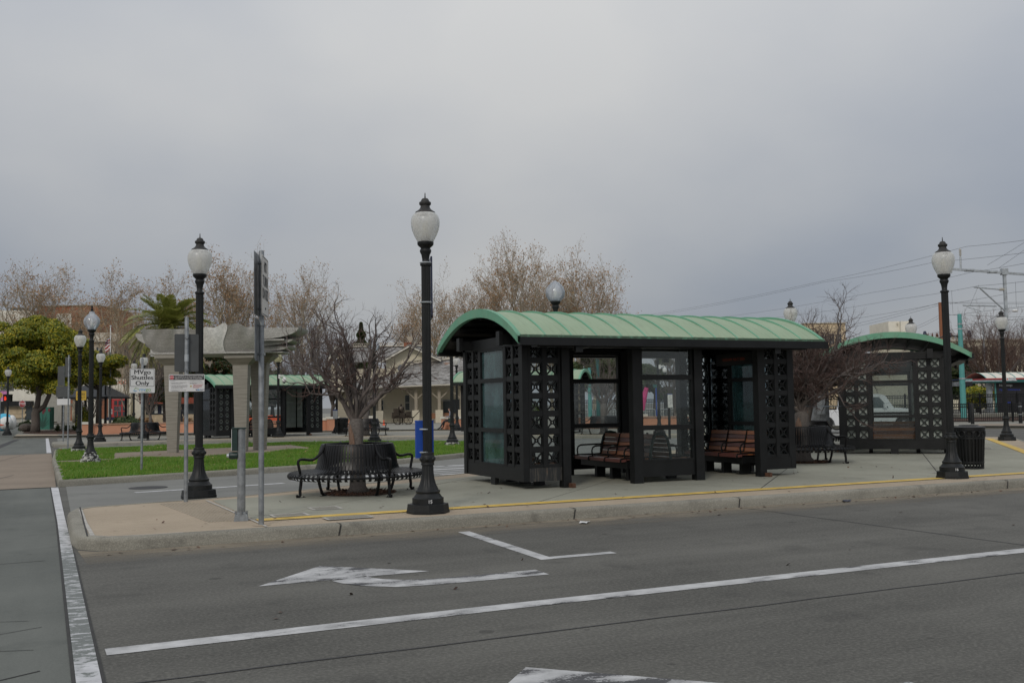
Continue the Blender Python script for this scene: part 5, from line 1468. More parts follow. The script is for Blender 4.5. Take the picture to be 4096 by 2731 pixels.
pruned_tree((20.9, 23.95, .15), 'bare tree with split trunk in the half hidden round bench', 45,
            [(0, 0, 0), (0.0, 0, .12), (0, 0, .5), (.0, 0, .95), (.05, -.03, 1.3), (.22, -.1, 1.75)], [.28, .2, .17, .17, .17, .13],
            [(hd(-85), 45, 1.0, .045), (hd(-20), 60, 1.2, .04), (hd(60), 42, 1.7, .06), (hd(88), 28, 2.2, .07), (hd(92), 22, 1.9, .06), (hd(100), 46, 1.5, .045), (hd(160), 58, 1.2, .035), (hd(70), 62, 1.3, .04)],
            (7, 6, 3), wind=(CR[0] * .10, CR[1] * .10, -.06), peel=(.75, 1.5, hd(-150), .5), tw='twig', trop=(.02, .05, .03))
pruned_tree((15.0, 50.95, .15), 'bare tree in the round bench before the station house', 52,
            [(0, 0, 0), (0, 0, .12), (0, 0, .9), (0, 0, 1.4), (0, 0, 1.5)], [.30, .19, .16, .16, .12],
            [(hd(-85), 45, 1.2, .07), (hd(-40), 60, 1.3, .06), (hd(60), 55, 1.4, .07), (hd(90), 40, 1.3, .07), (hd(150), 60, 1.3, .06), (hd(20), 75, 1.4, .06)], (6, 5, 3))
pruned_tree((24.6, 42.65, .15), 'bare tree in the round bench seen through the near shelter', 58,
            [(0, 0, 0), (0, 0, .12), (0, 0, .9), (0, 0, 1.4), (0, 0, 1.5)], [.30, .19, .16, .16, .12],
            [(hd(-85), 45, 1.2, .07), (hd(-40), 60, 1.3, .06), (hd(60), 55, 1.4, .07), (hd(90), 40, 1.3, .07), (hd(150), 60, 1.3, .06)], (6, 5, 3))

# tall winter sycamores: three grown, the rest copied
def leaf_cards(P, n, spread, size, seed, flat=.6):
    q = np.random.RandomState(seed); P = np.asarray(P)
    C = np.repeat(P, n, 0) + q.normal(0, spread, (len(P) * n, 3))
    u = q.normal(0, 1, C.shape); u /= np.linalg.norm(u, axis=1)[:, None]; w = np.cross(u, q.normal(0, 1, C.shape)); w /= np.linalg.norm(w, axis=1)[:, None]
    s = q.uniform(.6, 1.2, len(C))[:, None] * size
    return MB().quads(C, u * s, w * s * flat)
def sycamore_proto(seed, H, spread, nl, loc, label, scale, rz):
    t = thing('sycamore_tree', label, 'tree', loc, rz, 'leafless sycamores behind the square')
    g = Grow(seed, (7, 5, 4), (.48, .50, .52), (38, 40, 42), (.09, .09, .05), (.07, .11, .17), (7, 5, 3, 2), (6, 4, 3, 3), 1, .35, minr=.015)
    r = g.r; ft = H * .16
    tr = [np.array([0, 0, 0.0])]
    for i in range(9): tr.append(tr[-1] + np.array([r.normal(0, .10), r.normal(0, .10), H * .80 / 9]))
    tr = np.array(tr); rad = np.linspace(H * .017, H * .003, 10)
    g.big.tube(tr, rad, 9)
    for k in range(nl):
        f = .16 + .82 * (k + r.rand()) / nl; x = f * 9; i = min(8, int(x)); p = tr[i] + (tr[i + 1] - tr[i]) * (x - i)
        az = k * 2.4 + r.uniform(-.5, .5); el = R(r.uniform(38, 62) + 14 * f)
        L = spread * (1.25 - .68 * f) * r.uniform(.85, 1.15) / math.cos(el) * .80
        g.branch(p, (math.cos(az) * math.cos(el), math.sin(az) * math.cos(el), math.sin(el)), min(L, H * 1.03 - p[2]), rad[i] * .55, 0)
    zt = max(np.percentile(v[:, 2], 99.5) for v in [np.concatenate(g.small.v)]); kk = H / zt
    for b_ in (g.big, g.small): b_.v = [v * kk for v in b_.v]
    g.tips = [(p * kk, d) for p, d in g.tips]
    part('trunk', g.big, M['syc_bark'], t, smooth=True)
    part('twigs', g.small, M['syc_twig'], t, smooth=True)
    T = np.array([p for p, d in g.tips]); T = T[r.rand(len(T)) < .62]
    part('withered_leaves', leaf_cards(T, 2, .22, .060, seed), M['leaf_brown'], t)
    t.scale = (scale,) * 3
    return t
def at_g(px, d, z=.1): return (*gxy(px, d), z)
SYC = [sycamore_proto(3, 18.0, 5.2, 22, at_g(1895, 122), 'sycamore left of the tallest one above the shelter roof', 0.98, 0),
       sycamore_proto(8, 18.0, 6.2, 24, at_g(2110, 122), 'tallest sycamore, over the middle of the shelter roof', 1.22, 1.0),
       sycamore_proto(14, 16.0, 3.6, 18, at_g(2278, 124), 'sycamore just right of the tallest one over the roof', 1.22, 2.0)]
for k, px, d, sc, rz, lab in [
        (0, 2380, 122, (1.3, 1.3, 1.08), 1.0, 'rightmost sycamore of the clump over the shelter roof'), (2, 1985, 118, 1.12, 4.0, 'sycamore behind the tallest one, dense rusty top'),
        (1, 1745, 118, (1.1, 1.1, .88), 2.0, 'sycamore right of the nearest lamp, above the station ridge'), (2, 1640, 112, (1.1, 1.1, .82), 3.0, 'small sycamore behind the nearest lamp pole'),
        (0, 2205, 130, 1.13, 5.0, 'sycamore standing behind the two tallest'),
        (1, 215, 132, (1.75, 1.75, 1.18), .5, 'broad sycamore at far left above the brick building'), (2, 120, 135, (1.6, 1.6, .98), 2.5, 'sycamore at the far left edge over the golden tree'),
        (2, 478, 104, (1.25, 1.25, 1.0), 1.5, 'slim sycamore between flag and palm at left'), (0, 515, 93, (.5, .5, .66), 3.5, 'pale sycamore before the restaurant right of the golden tree'),
        (2, 702, 112, (1.3, 1.3, 1.05), 5.5, 'sycamore directly behind the palm'), (2, 905, 101, (1.4, 1.4, 1.06), .3, 'sycamore above the left part of the metal sculpture'),
        (0, 965, 104, (1.0, 1.0, .96), 2.2, 'sycamore beside the no turn post, over the sculpture'), (1, 1165, 101, (1.0, 1.0, .87), 4.4, 'sycamore right of the no turn post'),
        (2, 300, 128, (1.3, 1.3, .9), 4.0, 'sycamore behind the clear globe lamp at left'), (1, 2480, 150, (.7, .7, .6), 1.0, 'low sycamore crown seen through the shelter windows')]:
    copy_tree(SYC[k], at_g(px, d), rz, lab, sc)

# dark bare trees nearer by
def bare_shrub_tree(loc, label, seed, H, spread, mat='grey_bark', tw='twig', leaves=None, group='dark bare trees around the square', kids=(6, 5, 4), nl=12):
    t = thing('bare_tree', label, 'tree', loc, 0, group)
    g = Grow(seed, kids, (.55, .55, .55), (36, 42, 42), (.10, .08, .05), (.10, .15, .18), (6, 4, 3, 2), (6, 4, 3, 3), 1, .35, minr=.009)
    g.big.tube([(0, 0, 0), (.03, 0, H * .12), (0, .05, H * .25)], [H * .026, H * .02, H * .017], 9)
    for k in range(nl):
        az = k * 2.4 + g.r.uniform(-.3, .3); el = R(g.r.uniform(38, 80))
        L = min(H * .62, spread / max(.25, math.cos(el)) * .62)
        g.branch((0, .03, H * g.r.uniform(.17, .26)), (math.cos(az) * math.cos(el), math.sin(az) * math.cos(el), math.sin(el)), L, H * .011, 0)
    part('trunk', g.big, M[mat], t, smooth=True); part('twigs', g.small, M[tw], t, smooth=True)
    if leaves:
        T = np.array([p for p, d in g.tips]); part('foliage', leaf_cards(T, leaves[1], leaves[2], leaves[3], seed), M[leaves[0]], t)
    return t
b1 = bare_shrub_tree(at_g(1265, 80), 'dark bare tree left of the nearest bench tree, behind the far shelter end', 61, 8.3, 3.4)
copy_tree(b1, at_g(1150, 84), 2.0, 'dark bare tree right behind the sculpture end', (.8, .8, .78))
copy_tree(b1, at_g(1330, 92), 4.0, 'dark bare tree left of the station gable', (1.0, 1.0, .95))
b2 = bare_shrub_tree(at_g(600, 74), 'bare tree with crooked trunk behind the palm and shuttle sign', 66, 6.0, 2.6, 'grey_bark', 'twig', None)
copy_tree(b2, at_g(370, 92), 1.0, 'bare thin tree between the lamps before the restaurant', (.9, .9, .7))
copy_tree(b2, at_g(1180, 66), 2.2, 'slim pale bare tree seen through the far shelter opening', (.6, .6, .75))
copy_tree(b1, at_g(2700, 60), 3.0, 'bare tree seen through the front glass of the near shelter', (.62, .62, .62))
copy_tree(b1, at_g(2420, 58), 5.0, 'bare tree seen through the back window of the near shelter', (.5, .5, .55))
r1 = bare_shrub_tree(at_g(3985, 86), 'dense brown brushwood tree at the right edge behind the platform', 71, 8.0, 5.5, 'twig', 'brush', None, 'brown leafless brush trees at right', (7, 6, 5), 16)
copy_tree(r1, at_g(4085, 92), 2.0, 'brown brush tree cut by the right edge of the picture', (1.1, 1.1, .92))
copy_tree(r1, at_g(3880, 100), 4.0, 'low brown brush tree between the teal pole and the street light', (.7, .7, .62))

# leafy trees
def leafy(loc, label, seed, trunk, crown, clumps, leaves, size, mat, trunk_mat='grey_bark', group='evergreen trees', name='evergreen_tree', clump_r=(.7, 1.3), drop=0.0):
    """crown = (cx, cy, cz, rx, ry, rz): clumps of single leaves spread over an uneven envelope"""
    t = thing(name, label, 'tree', loc, 0, group)
    q = np.random.RandomState(seed); cx, cy, cz, rx, ry, rz = crown
    tm = MB()
    for pts, rad in trunk: tm.tube(pts, rad, 10)
    Cs = []
    while len(Cs) < clumps:
        p = q.uniform(-1, 1, 3); l = np.linalg.norm(p)
        if l > 1 or l < .35: continue
        if p[2] < -.62 and (p[0] * p[0] + p[1] * p[1]) < .16: continue
        p = p * (.80 + .25 * math.sin(3 * math.atan2(p[1], p[0]) + seed) * .6)
        Cs.append((cx + p[0] * rx, cy + p[1] * ry, cz + p[2] * rz))
    for c in Cs[::3]:
        b = min((np.array(g_[0][-1], float) for g_ in trunk[-2:]), key=lambda e: np.linalg.norm(e - np.array(c))); m_ = (b + np.array(c)) / 2 + q.normal(0, .2, 3); tm.tube([b, m_, c], [.09, .06, .02], 5)
    part('trunk', tm, M[trunk_mat], t, smooth=True)
    per = leaves // clumps; P, N = [], []
    for c in Cs:
        rr = q.uniform(*clump_r); d = q.normal(0, 1, (per, 3)); d /= np.linalg.norm(d, axis=1)[:, None]; d[:, 2] = np.where(d[:, 2] < -.35, -d[:, 2], d[:, 2])
        k = rr * q.uniform(.55, 1.0, per)[:, None] ** .5
        P.append(np.array(c) + d * k * np.array([1, 1, .72])); N.append(d)
    P, N = np.concatenate(P), np.concatenate(N)
    N = N + q.normal(0, .45, N.shape); N /= np.linalg.norm(N, axis=1)[:, None]
    u = np.cross(N, q.normal(0, 1, N.shape)); u /= np.linalg.norm(u, axis=1)[:, None]; w = np.cross(N, u)
    s = q.uniform(.7, 1.3, len(P))[:, None] * size
    part('crown', MB().quads(P, u * s, w * s * .55), M[mat], t)
    return t
D1 = 74.0
def loc_l(px, row, d, d0x, y=0): return None
gx, gy = gxy(142, D1)
trk = [(np.array([(0, 0, 0), (.02, 0, .6), (.0, 0, 1.4), (.1, 0, 1.75)]), [.36, .30, .29, .26]),
       (np.array([(.05, 0, 1.5), (.22, -.1, 2.3), (.30, -.1, 3.0), (-.2, -.1, 4.2), (-.6, 0, 5.5)]), [.22, .19, .17, .13, .08]),
       (np.array([(.05, 0, 1.5), (.6, .1, 1.9), (.95, .1, 2.7), (1.1, .1, 3.8), (1.6, .2, 5.2)]), [.22, .18, .16, .13, .08])]
trk = [(p @ np.array([[.908, -.419, 0], [.419, .908, 0], [0, 0, 1]]), r) for p, r in trk]
ev = leafy((gx, gy, .15), 'large golden green evergreen tree with forked trunk at far left', 5, trk, (-.1 * .908, .1 * .419, 5.4, 5.3, 4.8, 3.6), 140, 130000, .066, 'leaf_gold', clump_r=(.6, 1.5))
gx2, gy2 = gxy(395, 80)
leafy((gx2, gy2, .15), 'lower green part evergreen beside the golden tree, behind the left lamps', 9, [(np.array([(0, 0, 0), (0, 0, 2.0), (0, 0, 3.2)]), [.25, .2, .15])], (-.2, .1, 4.8, 2.55, 2.4, 1.6), 42, 42000, .064, 'leaf_gold', clump_r=(.6, .95))
gx3, gy3 = gxy(880, 82)
leafy((gx3, gy3, .15), 'evergreen with red berries behind the sculpture pillars', 12, [(np.array([(0, 0, 0), (0, 0, 1.6), (0, 0, 2.6)]), [.2, .16, .12])], (0, 0, 4.0, 3.5, 2.5, 1.95), 44, 26000, .085, 'leaf_red', clump_r=(.6, 1.0))
gx3, gy3 = gxy(672, 76)
leafy((gx3, gy3, .15), 'small red berried evergreen below the palm', 13, [(np.array([(0, 0, 0), (0, 0, 1.2), (0, 0, 2.0)]), [.16, .13, .1])], (0, 0, 2.9, 1.45, 1.3, 1.0), 18, 9000, .07, 'leaf_red', clump_r=(.45, .7))
for px, d, lab, sd, cr, mt in [(2330, 96, 'dark evergreen mass behind the shelter, left one', 21, (0, 0, 4.6, 3.6, 3, 3.6), 'leaf_dark'), (2470, 100, 'dark evergreen behind the shelter, right one', 22, (0, 0, 4.2, 3.4, 3, 3.3), 'leaf_dark'),
                               (2620, 104, 'dark evergreen showing through the front glass', 23, (0, 0, 3.4, 3.2, 3, 2.6), 'leaf_dark'),
                               (3842, 92, 'dark green tree behind the teal pole', 24, (0, 0, 3.5, 2.3, 2.2, 3.2), 'leaf_dark'), (1090, 88, 'dark evergreen behind the left opening of the far shelter', 25, (0, 0, 2.8, 2.4, 2, 2.2), 'leaf_dark'),
                               (3912, 84, 'yellow green shrub tree by the train platform shelter', 26, (0, 0, 1.3, .62, .7, .9), 'leaf_gold'), (2020, 112, 'evergreen low behind the station roof at the shelter corner', 27, (0, 0, 6.2, 4.5, 3, 2.6), 'leaf_dark')]:
    leafy(at_g(px, d), lab, sd, [(np.array([(0, 0, 0), (0, 0, 1.0), (0, 0, cr[2] * .7)]), [.25, .2, .1])], cr, 30, 15000, .10, mt, clump_r=(.6, 1.1))
leafy(at_g(1020, 92), 'yellowing shrub seen over the far shelter roof', 31, [(np.array([(0, 0, 0), (0, 0, 1.0), (0, 0, 2)]), [.1, .1, .05])], (0, 0, 3.1, 1.5, 1.4, .9), 14, 6000, .08, 'leaf_yellow', name='shrub', group='shrubs')
leafy(at_g(1180, 95), 'yellow shrub right over the dome camera', 32, [(np.array([(0, 0, 0), (0, 0, 1.0), (0, 0, 2)]), [.1, .1, .05])], (0, 0, 3.0, 1.9, 1.4, .9), 16, 7000, .08, 'leaf_yellow', name='shrub', group='shrubs')
# conifer behind the station
def conifer(loc, label, H, W, seed):
    t = thing('conifer_tree', label, 'tree', loc, 0, 'conifers behind the station'); q = np.random.RandomState(seed)
    part('trunk', MB().tube([(0, 0, 0), (0, 0, H)], [.35, .04], 8), M['grey_bark'], t)
    n = 16000; z = H * (.25 + .75 * q.rand(n) ** .8); rr = W * (1.02 - z / H) ** 1.15 * np.sqrt(q.rand(n)) * (1 + .38 * np.sin(z * 4.3)); a = q.uniform(0, 6.283, n)
    P = np.stack([rr * np.cos(a), rr * np.sin(a), z - rr * .25], 1); u = np.stack([np.cos(a), np.sin(a), q.normal(-.2, .3, n)], 1); u /= np.linalg.norm(u, axis=1)[:, None]
    w = np.cross(u, q.normal(0, 1, (n, 3))); w /= np.linalg.norm(w, axis=1)[:, None]
    part('crown', MB().quads(P, u * .17, w * .06), M['leaf_dark'], t)
conifer(at_g(1446, 142), 'dark conifer rising behind the station roof ridge', 13.6, 4.2, 2)
conifer(at_g(1480, 150), 'smaller conifer right of the dark one behind the station', 11.6, 2.8, 4)

# palm
D2 = 77.0; px_, py_ = gxy(672, D2)
t = thing('palm_tree', 'date palm with arching fronds standing behind the metal sculpture', 'tree', (px_, py_, .15), 0)
m = MB(); q = np.random.RandomState(4)
m.lathe([(.36 + .04 * (k % 2), .16 * k) for k in range(52)], 14); part('trunk', m, M['grey_bark'], t)
def frond(L, droop, seed):
    m = MB(); q = np.random.RandomState(seed); N = 16; pts = []
    for i in range(N + 1):
        s = i / N; pts.append(np.array([L * (s - .16 * droop * s * s), 0, L * (.42 * s - droop * s * s)]))
    pts = np.array(pts); m.tube(pts, np.linspace(.035, .006, N + 1), 4)
    C, U, W = [], [], []
    for i in range(3, N * 5):
        s = i / (N * 5); x = s * N; k = min(N - 1, int(x)); p = pts[k] + (pts[k + 1] - pts[k]) * (x - k); d = pts[k + 1] - pts[k]; d /= np.linalg.norm(d)
        ll = L * .19 * math.sin(math.pi * min(1, .12 + .9 * s)) ** .6
        for sg in (-1, 1):
            u = np.array([0, sg, 0]) * .8 + d * .65 + np.array([0, 0, .25 - .35 * q.rand()]); u /= np.linalg.norm(u)
            C.append(p + u * ll / 2); U.append(u * ll / 2); w = np.cross(u, (0, .2, 1)); W.append(w / np.linalg.norm(w) * .024)
    m.quads(C, U, W)
    return m.mesh('frond', M['leaf_palm'])
FR = [frond(3.3, .35, 1), frond(3.9, .62, 2), frond(4.1, .85, 3), frond(3.9, 1.15, 4)]
for k in range(60):
    lev = k / 60; f = FR[min(3, int(lev * 4.3))]
    o = part('frond', f, None, t, (0, 0, 8.05 - .45 * lev)); o.rotation_euler = (0, R(-46 + 70 * lev + q.uniform(-8, 8)), k * 2.39996 + q.uniform(-.2, .2))
part('flower_spray', leaf_cards(np.array([(.55 * math.cos(a), .55 * math.sin(a), 8.75 + .25 * math.sin(a * 3)) for a in np.linspace(0, 6.28, 16)]), 45, .22, .055, 5), M['leaf_yellow'], t)

# ---------------------------------------------------------------- signs and signals at left
class Fr:
    """local frame facing the viewer at a measured spot: x to the right, z up"""
    def __init__(s, px, d, z=0.0, rz=None):
        s.px, s.d, s.z = px, d, z
        s.k = d / F; s.loc = (*gxy(px, d), z); s.rz = R(YAW) if rz is None else rz
    def x(s, px): return (px - s.px) * s.k
    def h(s, row, px=None):
        px = s.px if px is None else px
        return zat(px, row, s.d) - s.z
    def thing(s, name, label, cat, group=None): return thing(name, label, cat, s.loc, s.rz, group)
    def r(s, x0, x1, r0, r1, y0, y1):
        return (s.x(x0), s.x(x1), y0, y1, s.h(r1), s.h(r0))
f = Fr(254, 50, .0)
t = f.thing('back_to_back_signs', 'left one of two grey posts behind the lawn corner with large grey sign back', 'sign', 'sign posts seen from behind')
post(t, f.h(1463), .032)
part('sign_back', MB().bb(*f.r(231, 257, 1464, 1543, -.05, -.045)), M['sign_back'], t)
part('sign_back', MB().bb(*f.r(226, 281, 1544, 1588, -.056, -.051)), M['sign_back'], t)
part('sign_plate', MB().bb(*f.r(229, 282, 1594, 1619, -.05, -.045)), M['sign_white'], t)
f = Fr(273, 44, .0)
t = f.thing('back_to_back_signs', 'right one of two grey posts behind the lawn corner, narrow sign back on top', 'sign', 'sign posts seen from behind')
post(t, f.h(1418), .033)
part('sign_back', MB().bb(*f.r(257, 280, 1428, 1507, .04, .045)), M['sign_back'], t)
for row in (1432, 1500): part('clamp', MB().box((0, .02, f.h(row)), (.09, .05, .03)), M['steel'], t)
f = Fr(324, 47, .15)
t = f.thing('bus_lane_sign', 'yellow buses only sign half hidden by a lamp pole', 'sign')
part('post', MB().bb(-.03, .03, 0, .05, 0, f.h(1562)), M['steel'], t)
p = plate('sign_plate', t, 41 * f.k, 37 * f.k, 'sign_yellow', (0, -.01, f.h(1582)), r=.03)
lettering('BUSES', .135, M['ink'], p, (0, -.003, .07)); lettering('ONLY', .135, M['ink'], p, (0, -.003, -.09))
f = Fr(31, 73.5, .15)
t = f.thing('intersection_sign', 'white do not block intersection sign on the far left lamp', 'sign')
p = plate('sign_plate', t, 54 * f.k, 38 * f.k, 'sign_white', (0, -.14, f.h(1545)), r=.03, border=(.012, .015, 'ink'))
lettering('DO NOT', .21, M['ink'], p, (0, -.003, .20), width=.9); lettering('BLOCK', .21, M['ink'], p, (0, -.003, 0), width=.95); lettering('INTERSECTION', .13, M['ink'], p, (0, -.003, -.20), width=.72)
t = f.thing('pedestrian_signal', 'black pedestrian signal box showing a red hand', 'signal')
part('housing', MB().bb(*f.r(23, 53, 1579, 1606, -.42, -.12)), M['black'], t)
part('visor', MB().bb(*f.r(22, 54, 1577, 1579, -.55, -.10)), M['black'], t)
hd_ = MB(); hx, hz = f.x(31), f.h(1594)
hd_.bb(hx - .07, hx + .07, -.425, -.421, hz - .13, hz + .03)
for k, (dx, l) in enumerate(((-.06, .11), (-.02, .15), (.02, .15), (.06, .12))): hd_.bb(hx + dx - .014, hx + dx + .014, -.426, -.4215, hz + .03, hz + .03 + l)
hd_.bar((hx + .07, -.4235, hz - .06), (hx + .13, -.4235, hz + .03), .035, .004, up=(0, 1, 0))
part('red_hand', hd_, M['led_red'], t)
f = Fr(-2, 70, .0)
t = f.thing('warning_sign', 'round yellow warning sign cut off by the left picture edge', 'sign')
part('post', MB().bb(-.04, .04, .02, .06, 0, f.h(1560)), M['steel'], t)
part('sign_plate', MB().tube([(0, 0, f.h(1580)), (0, .01, f.h(1580))], 11.5 * f.k, 24), M['sign_yellow'], t)
part('arrow_mark', MB().bar((.08, -.004, f.h(1573)), (.12, -.004, f.h(1588)), .03, .004, up=(0, 1, 0)), M['ink'], t)
f = Fr(89, 92, .0)
t = f.thing('stop_sign', 'red octagonal stop sign before the stone building at left', 'sign')
part('post', MB().bb(-.03, .03, .0, .05, 0, f.h(1600)), M['steel'], t)
r8 = 14 * f.k; z8 = f.h(1615)
part('rim', MB().prism_xz([(r8 * math.cos(R(22.5 + 45 * k)), z8 + r8 * math.sin(R(22.5 + 45 * k))) for k in range(8)], -.02, -.01), M['sign_white'], t)
part('sign_plate', MB().prism_xz([(.92 * r8 * math.cos(R(22.5 + 45 * k)), z8 + .92 * r8 * math.sin(R(22.5 + 45 * k))) for k in range(8)], -.026, -.021), M['red'], t)
lettering('STOP', .30, M['sign_white'], t, (0, -.028, z8), bold=.006, width=.85)
f = Fr(473, 86, .15)
t = f.thing('no_walking_sign', 'white no pedestrians sign before the red restaurant doors', 'sign')
part('post', MB().bb(-.03, .03, .01, .05, 0, f.h(1640)), M['steel'], t)
p = plate('sign_plate', t, 20 * f.k, 19 * f.k, 'sign_white', (0, -.005, f.h(1635)), r=.02)
part('red_ring', MB().grid([[(a * math.cos(b), -.004, a * math.sin(b)) for a in (.135, .17)] for b in np.linspace(0, 6.2832, 29)]), M['ink_red'], p)
part('walker_mark', MB().bar((.02, -.003, -.09), (0, -.003, .03), .04, .003, up=(0, 1, 0)).bar((-.07, -.0035, -.09), (0, -.0035, .0), .03, .003, up=(0, 1, 0)).tube([(.01, -.003, .075), (.01, -.002, .075)], .022, 10), M['ink'], p)
part('red_bar', MB().bar((-.105, -.005, .105), (.105, -.005, -.105), .03, .003, up=(0, 1, 0)), M['ink_red'], p)

f = Fr(178, 84, .15)
t = f.thing('utility_cabinet', 'green utility cabinet painted with agave leaves beside the forked tree', 'cabinet')
part('cabinet_body', MB().bb(*f.r(152, 206, 1628, 1718, -.3, .5)), M['mural'], t)
q = random.Random(2)
for k in range(9):
    a = R(-62 + 15.5 * k); x0, z0 = f.x(178), f.h(1712); L = 1.25
    pts = [(x0 + math.sin(a) * L * s * (1 if abs(a) < .5 else .62), -.302 - .0005 * k, z0 + math.cos(a) * L * s * (1.1 - .35 * s * abs(math.sin(a)))) for s in np.linspace(0, 1, 7)]
    m = MB(); m.grid([[(x - w, y, z), (x + w, y, z)] for (x, y, z), w in zip(pts, (.03, .05, .06, .05, .04, .025, .006))])
    part('painted_leaf', m, M['mural_dark'], t)
for x, row in ((185, 1640), (203, 1640), (180, 1648)):
    m = MB(); m.prism_xz([(f.x(x) + .10 * math.cos(a), f.h(row) + .16 * math.sin(a)) for a in np.linspace(0, 6.28, 10)[:-1]], -.305, -.302); part('painted_flower', m, M['mural_red'], t)
# strappy plants and low bushes in beds
def bush(px, d, w, h, seed, label, mat='leaf_dark', size=.07, n=3500, name='shrub', z=.15):
    q = np.random.RandomState(seed); dd = q.normal(0, 1, (n, 3)); dd /= np.linalg.norm(dd, axis=1)[:, None]; dd[:, 2] = abs(dd[:, 2])
    k = q.uniform(.6, 1.0, n)[:, None] * (1 + .18 * np.sin(dd[:, :1] * 7 + seed) * np.cos(dd[:, 1:2] * 5))
    P = dd * k * np.array([w / 2, w / 2.6, h]); u = np.cross(dd, q.normal(0, 1, (n, 3))); u /= np.linalg.norm(u, axis=1)[:, None]; v = np.cross(dd, u); v = v + dd * .6
    v /= np.linalg.norm(v, axis=1)[:, None]; s = q.uniform(.6, 1.2, n)[:, None] * size
    t = thing(name, label, 'shrub', (*gxy(px, d), z), R(YAW), 'shrubs')
    part('foliage', MB().quads(P, u * s * .5, v * s), M[mat], t)
    stm = MB()
    for a in range(5): stm.tube([(0, 0, 0), (w * .2 * math.cos(a * 1.26), w * .15 * math.sin(a * 1.26), h * .6)], [.02, .008], 4)
    part('stems', stm, M['grey_bark'], t)
def strappy(px, d, r, n, seed, label):
    q = np.random.RandomState(seed); m = MB()
    for k in range(n):
        a = q.uniform(0, 6.28); L = r * q.uniform(.7, 1.1); el = R(q.uniform(25, 80)); c, s_ = math.cos(a), math.sin(a); G = []
        for s in np.linspace(0, 1, 5):
            rr = L * s * math.cos(el); z = L * s * math.sin(el) - L * .55 * s * s; w = .03 * (1 - s * .85)
            G.append([(rr * c - w * s_, rr * s_ + w * c, z), (rr * c + w * s_, rr * s_ - w * c, z)])
        m.grid(G)
    t = thing('strap_leaf_plant', label, 'plant', (*gxy(px, d), .15), 0, 'strappy green plants')
    part('leaves', m, M['leaf_dark'], t)
strappy(232, 76, 1.25, 130, 3, 'strappy green plant beside the green cabinet'); strappy(268, 77, 1.2, 120, 4, 'strappy green plant behind the two grey sign posts'); strappy(300, 78, 1.15, 110, 5, 'strappy green plant left of the peeling lamp')
bush(505, 66.5, 2.0, .62, 6, 'clipped dark shrub on the salmon planter at left', 'leaf_dark', z=.65)
bush(108, 80, 1.3, .8, 7, 'dark reddish shrub left of the forked tree', 'leaf_dark')
bush(335, 79, 1.2, 1.7, 8, 'wiry green shrub behind the peeling lamp', 'leaf_gold')
bush(575, 76, 1.6, 1.0, 9, 'brown leafless shrub behind the round bench at left', 'leaf_brown'); bush(735, 76, 1.8, .9, 10, 'brown leafless shrub behind the left sculpture pillar', 'leaf_brown')
bush(1190, 70, 1.3, .9, 11, 'dry brown shrub behind the far shelter right opening', 'leaf_brown', z=.55); bush(1210, 82, 3.0, 1.9, 12, 'green shrub behind the far shelter right opening', 'leaf_dark')
bush(960, 84, 3.4, 2.2, 13, 'dark shrub behind the far shelter left opening', 'leaf_dark')
rk = MB().sphere((0, 0, .3), .55, 9, 6, .6); solid('boulder', rk, M['grey_bark'], 'dark boulder in the bed left of the forked tree', 'rock', (*gxy(105, 77), .15))

# ---------------------------------------------------------------- salmon planter walls
def planter(pts, label, h=.62, ends=True):
    P = [np.array(gxy(*p)) for p in pts]; c = P[0]
    t = thing('planter_wall', label, 'planter', (c[0], c[1], .15), 0, 'salmon planter walls')
    b, cp = MB(), MB()
    for a, e in zip(P[:-1], P[1:]):
        a, e = a - c, e - c
        b.bar((a[0], a[1], h / 2 - .03), (e[0], e[1], h / 2 - .03), .30, h - .06 + .06); cp.bar((a[0], a[1], h + .03), (e[0], e[1], h + .03), .42, .075)
    part('wall', b, M['salmon'], t); part('coping', cp, M['salmon_cap'], t)
    if ends:
        for p in (P[0], P[-1]):
            o = p - c; part('end_pier', MB().box((o[0], o[1], h / 2 + .02), (.6, .6, h + .06)), M['salmon'], t); part('pier_cap', MB().box((o[0], o[1], h + .12), (.72, .72, .14)), M['cream_white'], t)
    return t
planter([(347, 63.5), (470, 64.5), (600, 65.5), (720, 65.5), (830, 65.5)], 'salmon planter wall at left behind the far platform bench')
planter([(860, 65.5), (1000, 65.5), (1180, 65), (1300, 65.5)], 'salmon planter wall behind the far shelter')
planter([(1330, 65), (1400, 65.5), (1478, 66)], 'short salmon planter wall before the left end of the station house', .70)
planter([(1788, 64.5), (1850, 63.5)], 'short salmon planter wall on which the person sits', .60)
planter([(2250, 62), (2380, 61.5), (2510, 61)], 'salmon planter wall seen through the back window of the near shelter', .60)
planter([(2555, 57), (2640, 56), (2740, 55)], 'salmon planter wall seen through the front glass of the near shelter', .66)

# ---------------------------------------------------------------- far left buildings
f = Fr(60, 112, .0)
t = f.thing('stone_building', 'low stone faced building with black awning at far left', 'building')
part('wall', MB().bb(*f.r(-60, 140, 1560, 1690, 0, 9)), M['cream_white'], t)
for k in range(9):
    for j in range(5):
        x0 = 36 + k * 7.4 + (3.5 if j % 2 else 0); part('stone', MB().bb(*f.r(x0, x0 + 7.1, 1626 + j * 9.5, 1635.2 + j * 9.5, -.10 - .02 * ((k * 3 + j) % 3), -.005)), M['stone'], t)
part('awning', MB().bb(*f.r(-60, 135, 1604, 1622, -.8, -.02)), M['black'], t)
for x0, x1 in ((-40, 20), (100, 132)): 
    w = part('window', MB().bb(*f.r(x0, x1, 1624, 1680, -.06, -.004)), M['window_dark'], t); part('frame', MB().bb(*f.r(x1, x1 + 3, 1622, 1684, -.09, -.004)), M['tan_wall'], w)
